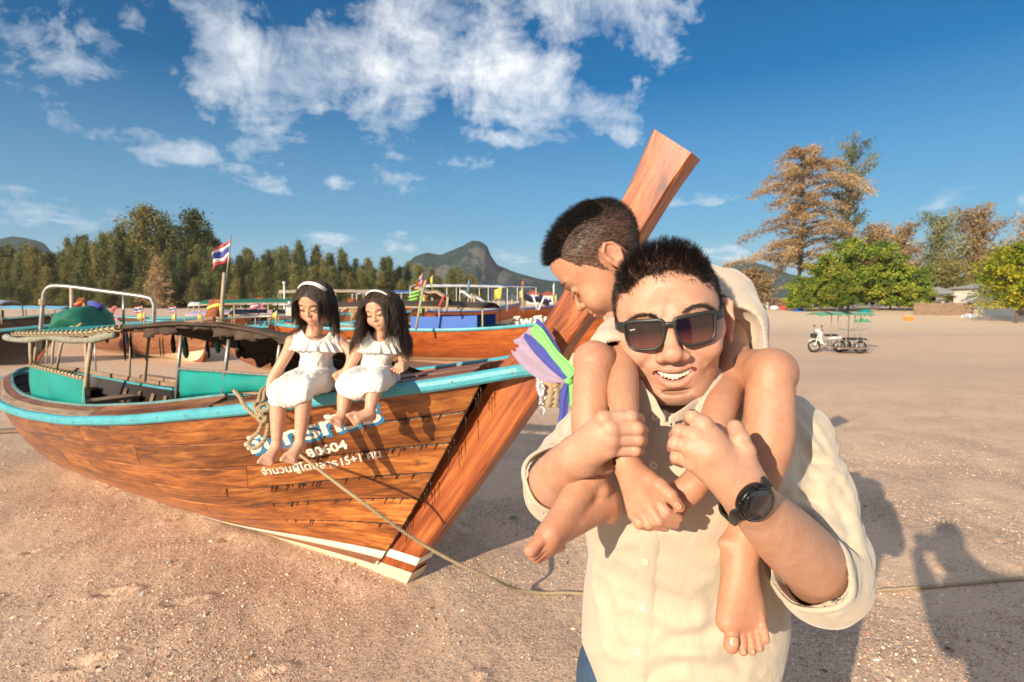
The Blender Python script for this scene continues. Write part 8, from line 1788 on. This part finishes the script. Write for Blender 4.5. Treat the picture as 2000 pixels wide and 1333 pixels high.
# ------------------------------------------------ the two girls on the bow
def build_girl(label, headpx, dh, Fd, U0, sc, neckpx, shL, shR, pelv, armL, armR, kneeL, kneeR, ankL, ankR, toeL, toeR, hem, dress_w, hair_fn, hair_len, wavy, band, handsL, handsR, seed):
    """points are (u, v, distance); L = left in the picture"""
    g_ = empty('person', label, 'girl', tuple(C(*pelv)))
    P = lambda q: C(*q)
    Fd = nz(Fd); U = nz(np.array(U0)-Fd*np.dot(U0, Fd)); X = nz(np.cross(-Fd, U)); M = np.stack([X, -Fd, U], 1)
    T = C(headpx[0], headpx[1], dh)-M@np.array([0, -.085, -.005])*sc
    neck = P(neckpx)
    hd, info = build_head('girl', M, T, sc, neck, .0028)
    fade_tint(hd, info, lambda V: ((V[:, 2] > .045+.5*np.maximum(0, -V[:, 1]-.04)) | (V[:, 1] > -.015))*1.0*(V[:, 2] > -.05), (.05, .035, .03))
    sl, sr, pe = P(shL), P(shR), P(pelv)
    allp = np.array([sl, sr, pe]+[P(q) for q in armL+armR+[kneeL, kneeR, ankL, ankR, toeL, toeR]]+[P(q) for q in handsL+handsR])
    lo, hi = allp.min(0)-.09, allp.max(0)+.09; hi[2] = max(hi[2], neck[2]+.02)
    g = SDF(lo, hi, .0042)
    g.cap(sl, sr, .034, .034, 0); g.cap((sl+sr)/2-[0, 0, .05], pe, .59*dress_w, .68*dress_w, .04); g.cap((sl+sr)/2, neck+[0, 0, .02], .04, .030, .03)
    hl, hr = pe+nz(sl-sr)*.055, pe-nz(sl-sr)*.055
    for s0, arm in ((sl, armL), (sr, armR)): g.spath([s0]+[P(q) for q in arm], [.032, .027, .024, .019, .0150][:len(arm)+1] if len(arm) > 2 else [.031, .025, .0155])
    for h0, kn, an, to in ((hl, kneeL, ankL, toeL), (hr, kneeR, ankR, toeR)):
        k, a, t = P(kn), P(an), P(to); g.spath([h0, h0*.5+k*.5+[0, 0, .01], k], [.055, .046, .037]); mid = k*.55+a*.45; back = nz(np.cross(k-a, [1, .6, 0])); g.spath([k, k*.6+a*.4-nz(ray(600, 800))*-.006, a], [.0350, .0350, .0205]); g.ell(k-nz(ray(600, 800))*.006, (.034, .031, .033), .02)
        # foot
        side = nz(np.cross(t-a, nz(ray(600, 850)))); heel = a-nz(t-a)*.012+nz(ray(600, 850))*.022-[0, 0, .022]; L_ = t-a
        g.cap(a, heel, .023, .020, .012); ball = a+L_*.66
        for q in (-.6, 0, .6): g.cap(a, ball+side*.022*q, .021, .0125, .010); g.cap(heel, ball+side*.022*q, .017, .0105, .010)
        for i in range(5): o = (i-2)/2; b0 = ball+side*.022*o; b1 = a+L_*(1.0-.13*abs(o-(-1))*.5)+side*.025*o; g.cap(b0, b1, .0085 if i else .0105, .0075 if i else .0098, .003)
    V, Q = g.mesh(); V = smooth_mesh(V, Q, 2, .4); parts = [hd, [V, Q, np.ones((len(V), 3))]]
    for hand in (handsL, handsR):   # small fingered hands: wrist, then finger tips
        w = P(hand[0]); tips = [P(q) for q in hand[1:]]; pts = np.array([w]+tips); g = SDF(pts.min(0)-.035, pts.max(0)+.035, .0020); pc = np.mean(tips, 0)*.45+w*.55
        for t in tips:
            kn = w*.45+t*.55+ (t-np.mean(tips, 0))*.1; g.cap(w, kn, .0145, .0082, .008); md = kn*.45+t*.55-nz(ray(600, 800))*.004; g.cap(kn, md, .0072, .0066, .0015); g.cap(md, t, .0066, .0056, .0015)
        V, Q = g.mesh(); V = smooth_mesh(V, Q, 1, .4); parts.append([V, Q, np.ones((len(V), 3))])
    V, Q, T_ = joinm(parts); body = mesh('body', V, Q, MT['skin_girl'], g_, True, {'tint': T_})
    # dress: bodice, ruffle collar, skirt over the thighs
    if 'lace' not in MT:
        m = mat('white_lace_cotton', (.74, .71, .66), .8, sheen=.3); nt = m.node_tree; N = nt.nodes.new; L = nt.links.new; b = nt.nodes['Principled BSDF']; tc = N('ShaderNodeTexCoord'); vo = N('ShaderNodeTexVoronoi'); vo.inputs['Scale'].default_value = 130; L(tc.outputs['Object'], vo.inputs['Vector']); no = N('ShaderNodeTexNoise'); no.inputs['Scale'].default_value = 28; no.inputs['Detail'].default_value = 5; L(tc.outputs['Object'], no.inputs['Vector'])
        bp = N('ShaderNodeBump'); bp.inputs['Strength'].default_value = .6; bp.inputs['Distance'].default_value = .004; L(vo.outputs['Distance'], bp.inputs['Height']); b2_ = N('ShaderNodeBump'); b2_.inputs['Strength'].default_value = .5; b2_.inputs['Distance'].default_value = .01; L(no.outputs['Fac'], b2_.inputs['Height']); L(bp.outputs[0], b2_.inputs['Normal']); L(b2_.outputs[0], b.inputs['Normal']); MT['lace'] = m
    mid = (sl+sr)/2; kl, kr = P(kneeL), P(kneeR)
    g = SDF(np.array([pe, sl, sr, kl, kr]).min(0)-.13, np.array([pe, sl, sr, kl, kr]).max(0)+.13, .0050)
    g.cap(sl*.75+mid*.25, sr*.75+mid*.25, .046, .046, 0); g.cap(mid-[0, 0, .03], pe+[0, 0, .06], dress_w*.84, dress_w*.88, .04); g.cap(pe+[0, 0, .08], pe, dress_w*.92, dress_w*1.05, .015)
    for h0, k in ((hl, kl), (hr, kr)): g.spath([h0, h0*.45+k*.55+[0, 0, .012], h0*-.03+k*1.03], [.068, .055, .048])
    g.cap((hl+hr)/2, (kl+kr)/2*.92+(hl+hr)/2*.08, .052, .042, .03)
    # hem drop in front of the knees
    hm = (kl+kr)/2
    for q in np.linspace(0, 1, 7): a = kl*(1-q)+kr*q; g.cap(a*1.01-(hl*(1-q)+hr*q)*.01, a*1.04-(hl*(1-q)+hr*q)*.04-[0, 0, hem+.018], .043, .040, .012)
    for k, a in ((kl, P(ankL)), (kr, P(ankR))): g.cap(k-[0, 0, .045], k*.4+a*.6, .038, .044, .004, 's')
    g.cap(neck+[0, 0, .01], mid+[0, -.005, .05], .055, .060, .012, 's')
    V, Q = g.mesh(); V = smooth_mesh(V, Q, 3, .5); N_ = vnormals(V, Q); low = sm(pe[2]+.12, pe[2]-.02, V[:, 2]); V = V+N_*((.0050*(1-np.abs(fbm(V*np.array([2.2, 1.4, .8]), 20, seed, 2)))-.0025)*1.0+.0030*fbm(V, 30, seed+3, 2)*low)[:, None]
    mesh('dress', V, Q, MT['lace'], g_, True)
    # ruffle: a gathered ring over both shoulders
    ax = nz(sr-sl); fw = nz(np.cross(ax, [0, 0, 1])); fw = fw if fw[1] < 0 else -fw; hw = np.linalg.norm(sr-sl)/2
    def ruf(u, v):
        t = 2*PI*u; wv = .006*math.sin(t*17)+.004*math.sin(t*29+1); rx = (hw*.62+v*(hw*.50+.012)); ry = (.047+.034*v); zdrop = .050-.050*v-.022*v*v+.022*math.cos(2*t)*(1-v)-.012*v*abs(math.cos(t))
        return mid+ax*rx*math.cos(t)+fw*(ry*math.sin(t)+.008)+np.array([0, 0, zdrop-.012*(math.sin(t) > 0)*math.sin(t)])+(ax*math.cos(t)+fw*math.sin(t))*wv*v
    v, f = grid(ruf, 180, 9, thick=.0025); MB().add(v, f).build('ruffle_collar', MT['lace'], g_, True)
    # hair
    rs = np.random.RandomState(seed); V0 = info['V']
    def cap_(V): x, y, z = V.T; return ((z > .050+.45*np.maximum(0, -y-.035)) | ((y > -.012+.0*z) & (z > -.045) & (np.abs(x) > .03)) | ((y > .03) & (z > -.06)))*1.0*(z > -.06)
    rt, nr, _ = sample_scalp(info, 3600 if not wavy else 4200, cap_, seed); n = len(rt); seg = 12; W0 = toW(info, rt); cen = toW(info, np.array([[0, .012, .02]]))[0]; up = M[:, 2]
    sgn = np.sign(rt[:, 0]+rs.normal(0, .004, n)); ln = hair_len*(.75+.35*rs.rand(n)); Pt = [W0+toW(info, nr*.003, True)]
    d = nr*.25+np.stack([sgn*.7, .35+0*rt[:, 1], .30-0*rt[:, 2]], 1); d = toW(info, d, True)/sc; d /= np.linalg.norm(d, axis=1)[:, None]; ph = rs.rand(n)*1.2+np.round(rs.rand(n)*5)*1.1; clump = rs.randint(0, 60, n); cph = rs.rand(60)*6.28
    down = np.array([0, 0, -1.0]); rad_h = .079*sc
    for i in range(seg):
        p = Pt[-1]; d = d*.55+down*.45+rs.normal(0, .06 if wavy else .03, (n, 3)); d /= np.linalg.norm(d, axis=1)[:, None]; q = p+d*(ln/seg)[:, None]
        if wavy: t = i/seg; q += (np.stack([np.sin(i*1.25+cph[clump]), np.cos(i*1.25+cph[clump]), .3*np.sin(i*1.25+cph[clump])], 1))*.0150*min(1, t*1.6)
        r = q-cen; dist = np.linalg.norm((r@M)/np.array([1.0, 1.18, 1.05]), axis=1); k = np.clip(rad_h*(1.02+.08*rs.rand(n))/np.maximum(dist, 1e-6), 1, 3); zrel = (r@M)[:, 2]; near = (zrel > -.10*sc); q = np.where(near[:, None], cen+r*k[:, None], q)
        # keep clear of the shoulders and chest
        rr_ = q-mid; rr_[:, 2] = 0; below = q[:, 2] < mid[2]+.06; lat = np.linalg.norm(np.stack([rr_@ax/(hw+.035), rr_@fw/.085], 1), axis=1); kk = np.clip(1/np.maximum(lat, .3), 1, 1.6); q = np.where((below & (lat < 1))[:, None], mid*[1, 1, 0]+rr_*kk[:, None]+q*[0, 0, 1], q)
        # stay off the face
        loc = (q-T)@M/sc; face = (loc[:, 1] < -.035) & (np.abs(loc[:, 0]) < .066) & (loc[:, 2] < .055) & (loc[:, 2] > -.11); loc[:, 0] = np.where(face, np.sign(loc[:, 0]+1e-9)*(.066+.005*rs.rand(n)), loc[:, 0]); q = loc*sc@M.T+T
        Pt.append(q)
    Pt = np.stack(Pt, 1); Pt[:, 1:-1] = (Pt[:, :-2]+2*Pt[:, 1:-1]+Pt[:, 2:])/4
    s1 = np.cross(Pt[:, 1]-Pt[:, 0], rs.normal(0, 1, (n, 3))); s1 /= np.linalg.norm(s1, axis=1)[:, None]+1e-9; s2 = np.cross(nz(down), s1); s2 /= np.linalg.norm(s2, axis=1)[:, None]+1e-9; rr_ = (.0009 if wavy else .0010)*np.linspace(1, .45, seg+1)
    VV = np.stack([Pt+(s1*math.cos(a)+s2*math.sin(a))[:, None, :]*rr_[None, :, None] for a in (0, 2.094, 4.189)], 2).reshape(-1, 3); m_ = (seg+1)*3; F0 = np.array([(i*3+k, i*3+(k+1) % 3, (i+1)*3+(k+1) % 3, (i+1)*3+k) for i in range(seg) for k in range(3)]); F = (F0[None]+m_*np.arange(n)[:, None, None]).reshape(-1, 4)
    mesh('hair', VV, F, MT['hair_brown'], g_, True)
    # brows and lashes
    RT = []; DR = []
    for s_ in (-1, 1):
        Pb = spline([(s_*.014, -.090, .0190), (s_*.026, -.0905, .0230), (s_*.038, -.085, .0230), (s_*.048, -.075, .0175)], 60)
        for i in range(90): RT.append(Pb[rs.randint(60)]+rs.normal(0, .0009, 3)); DR.append((s_*1.0, -.15, .1+rs.normal(0, .2)))
        Pb = spline(info['slit'][s_], 60)
        for i in range(110): RT.append(Pb[rs.randint(60)]+np.array([0, -.001, 0])); DR.append((s_*.35, -.8, -.65+rs.normal(0, .15)))
    RT, DR = np.array(RT), np.array(DR, float); DR /= np.linalg.norm(DR, axis=1)[:, None]; v, f = strands(toW(info, RT), toW(info, DR, True), .0060+.002*rs.rand(len(RT)), .00045, .05, 2, 0, 9); tag(mesh('eyebrows_and_lashes', v, f, MT['hair_brown'], g_, True), kind='stuff')
    # headband: white band(s) over the crown
    for k, off in enumerate(band):
        v, f = tube([toW(info, np.array([[.0825*math.sin(a), -.030+off+.028*(1-math.cos(a)), .040+.0790*math.cos(a)]]))[0] for a in np.linspace(-1.25, 1.25, 40)], 1, 6, prof=np.array([(.0022, -.0038), (.0022, .0038), (0, .0048), (-.0022, .0038), (-.0022, -.0038), (0, -.0048)])*1.0); MB().add(v, f).build('headband', MT['whitep'] if k != 1 else MT['f_white'], g_, True)
    return g_
build_girl('elder girl in white ruffled dress with straight shoulder length hair, sitting on the bow', (601, 606), 2.72, (-.16, -.86, -.40), (-.02, -.38, .9), .93, (612, 655, 2.84), (572, 668, 2.84), (664, 672, 2.90), (618, 742, 2.94),
    [(556, 700, 2.84), (532, 742, 2.82), (528, 770, 2.80)], [(686, 690, 2.88), (680, 722, 2.84), (656, 735, 2.80)], (545, 765, 2.62), (596, 757, 2.62), (540, 872, 2.60), (585, 868, 2.60), (516, 908, 2.54), (560, 904, 2.53), .022, .088, None, .150, False, (0, .016),
    [(533, 758, 2.80), (526, 776, 2.78), (531, 779, 2.775), (536, 781, 2.77), (541, 781, 2.775)], [(668, 733, 2.80), (655, 735, 2.765), (655, 741, 2.765), (656, 746, 2.765), (660, 748, 2.77)], 41)
build_girl('younger girl in white ruffled dress with long wavy dark hair, sitting nearer the bow tip', (731, 616), 2.68, (-.26, -.90, -.30), (-.20, -.28, .92), .86, (742, 660, 2.80), (706, 672, 2.80), (783, 674, 2.82), (733, 740, 2.86),
    [(692, 700, 2.80), (678, 725, 2.79), (666, 738, 2.78)], [(788, 700, 2.80), (788, 716, 2.77), (778, 716, 2.74)], (678, 752, 2.60), (734, 745, 2.58), (668, 812, 2.57), (722, 806, 2.55), (654, 830, 2.51), (684, 822, 2.49), .016, .078, None, .235, True, (0,),
    [(668, 730, 2.80), (655, 738, 2.78), (657, 741, 2.78), (660, 743, 2.78), (664, 744, 2.78)], [(785, 712, 2.74), (762, 724, 2.71), (768, 728, 2.705), (774, 731, 2.70), (780, 730, 2.705), (786, 726, 2.71)], 47)
# ------------------------------------------------ the photographer behind the camera, whose shadow falls across the sand
def photographer():
    o = empty('person', 'photographer standing behind the camera with both arms raised to it', 'photographer', (.30, -.22, 0)); b = np.array([.30, -.22, 0])
    g = SDF((-.35, -.6, -.05), (.95, .1, 1.78), .012)
    g.ell((.09, -.20, 1.665), (.082, .098, .120), 0); g.cap((.12, -.20, 1.58), (.22, -.22, 1.44), .06, .08, .04); g.cap((.08, -.23, 1.38), (.48, -.23, 1.38), .065, .065, .05); g.cap((.28, -.22, 1.30), (.29, -.22, .98), .155, .145, .08)
    g.spath([(.07, -.24, 1.38), (.02, -.24, 1.20), (-.05, -.10, 1.52)], [.06, .055, .035]); g.spath([(.50, -.24, 1.38), (.42, -.20, 1.20), (.10, -.10, 1.50)], [.06, .055, .035])
    for s_ in (-1, 1): g.spath([(.29+s_*.085, -.22, .95), (.29+s_*.10, -.21, .5), (.29+s_*.11, -.22, .07)], [.095, .065, .048]); g.cap((.29+s_*.11, -.24, .04), (.29+s_*.12, -.08, .035), .045, .035, .02)
    V, Q = g.mesh(); mesh('body', V, Q, MT['skin_man'], o, True, {'tint': np.ones((len(V), 3))})
    V2 = V+vnormals(V, Q)*.008; k = (V2[Q].mean(1)[:, 2] < 1.44) & (V2[Q].mean(1)[:, 2] > .10); mesh('clothes', V2, Q[k], MT['f_indigo'], o, True)
    c = empty('photo_camera', 'black camera held at the photographer\'s eye', 'camera', (.0, -.12, 1.6)); v, f = bev_box((.015, -.115, 1.595), (.15, .05, .11), .012); MB().add(v, f).build('camera_body', MT['black'], c)
    v, f = lathe([(.038, 0), (.040, .03), (.0395, .045), (.034, .048)], 20, (0, -.088, 1.6), M=np.array([[1, 0, 0], [0, 0, 1], [0, -1, 0.]])); MB().add(v, f).build('lens_barrel', MT['black'], c, smooth=True)
photographer()
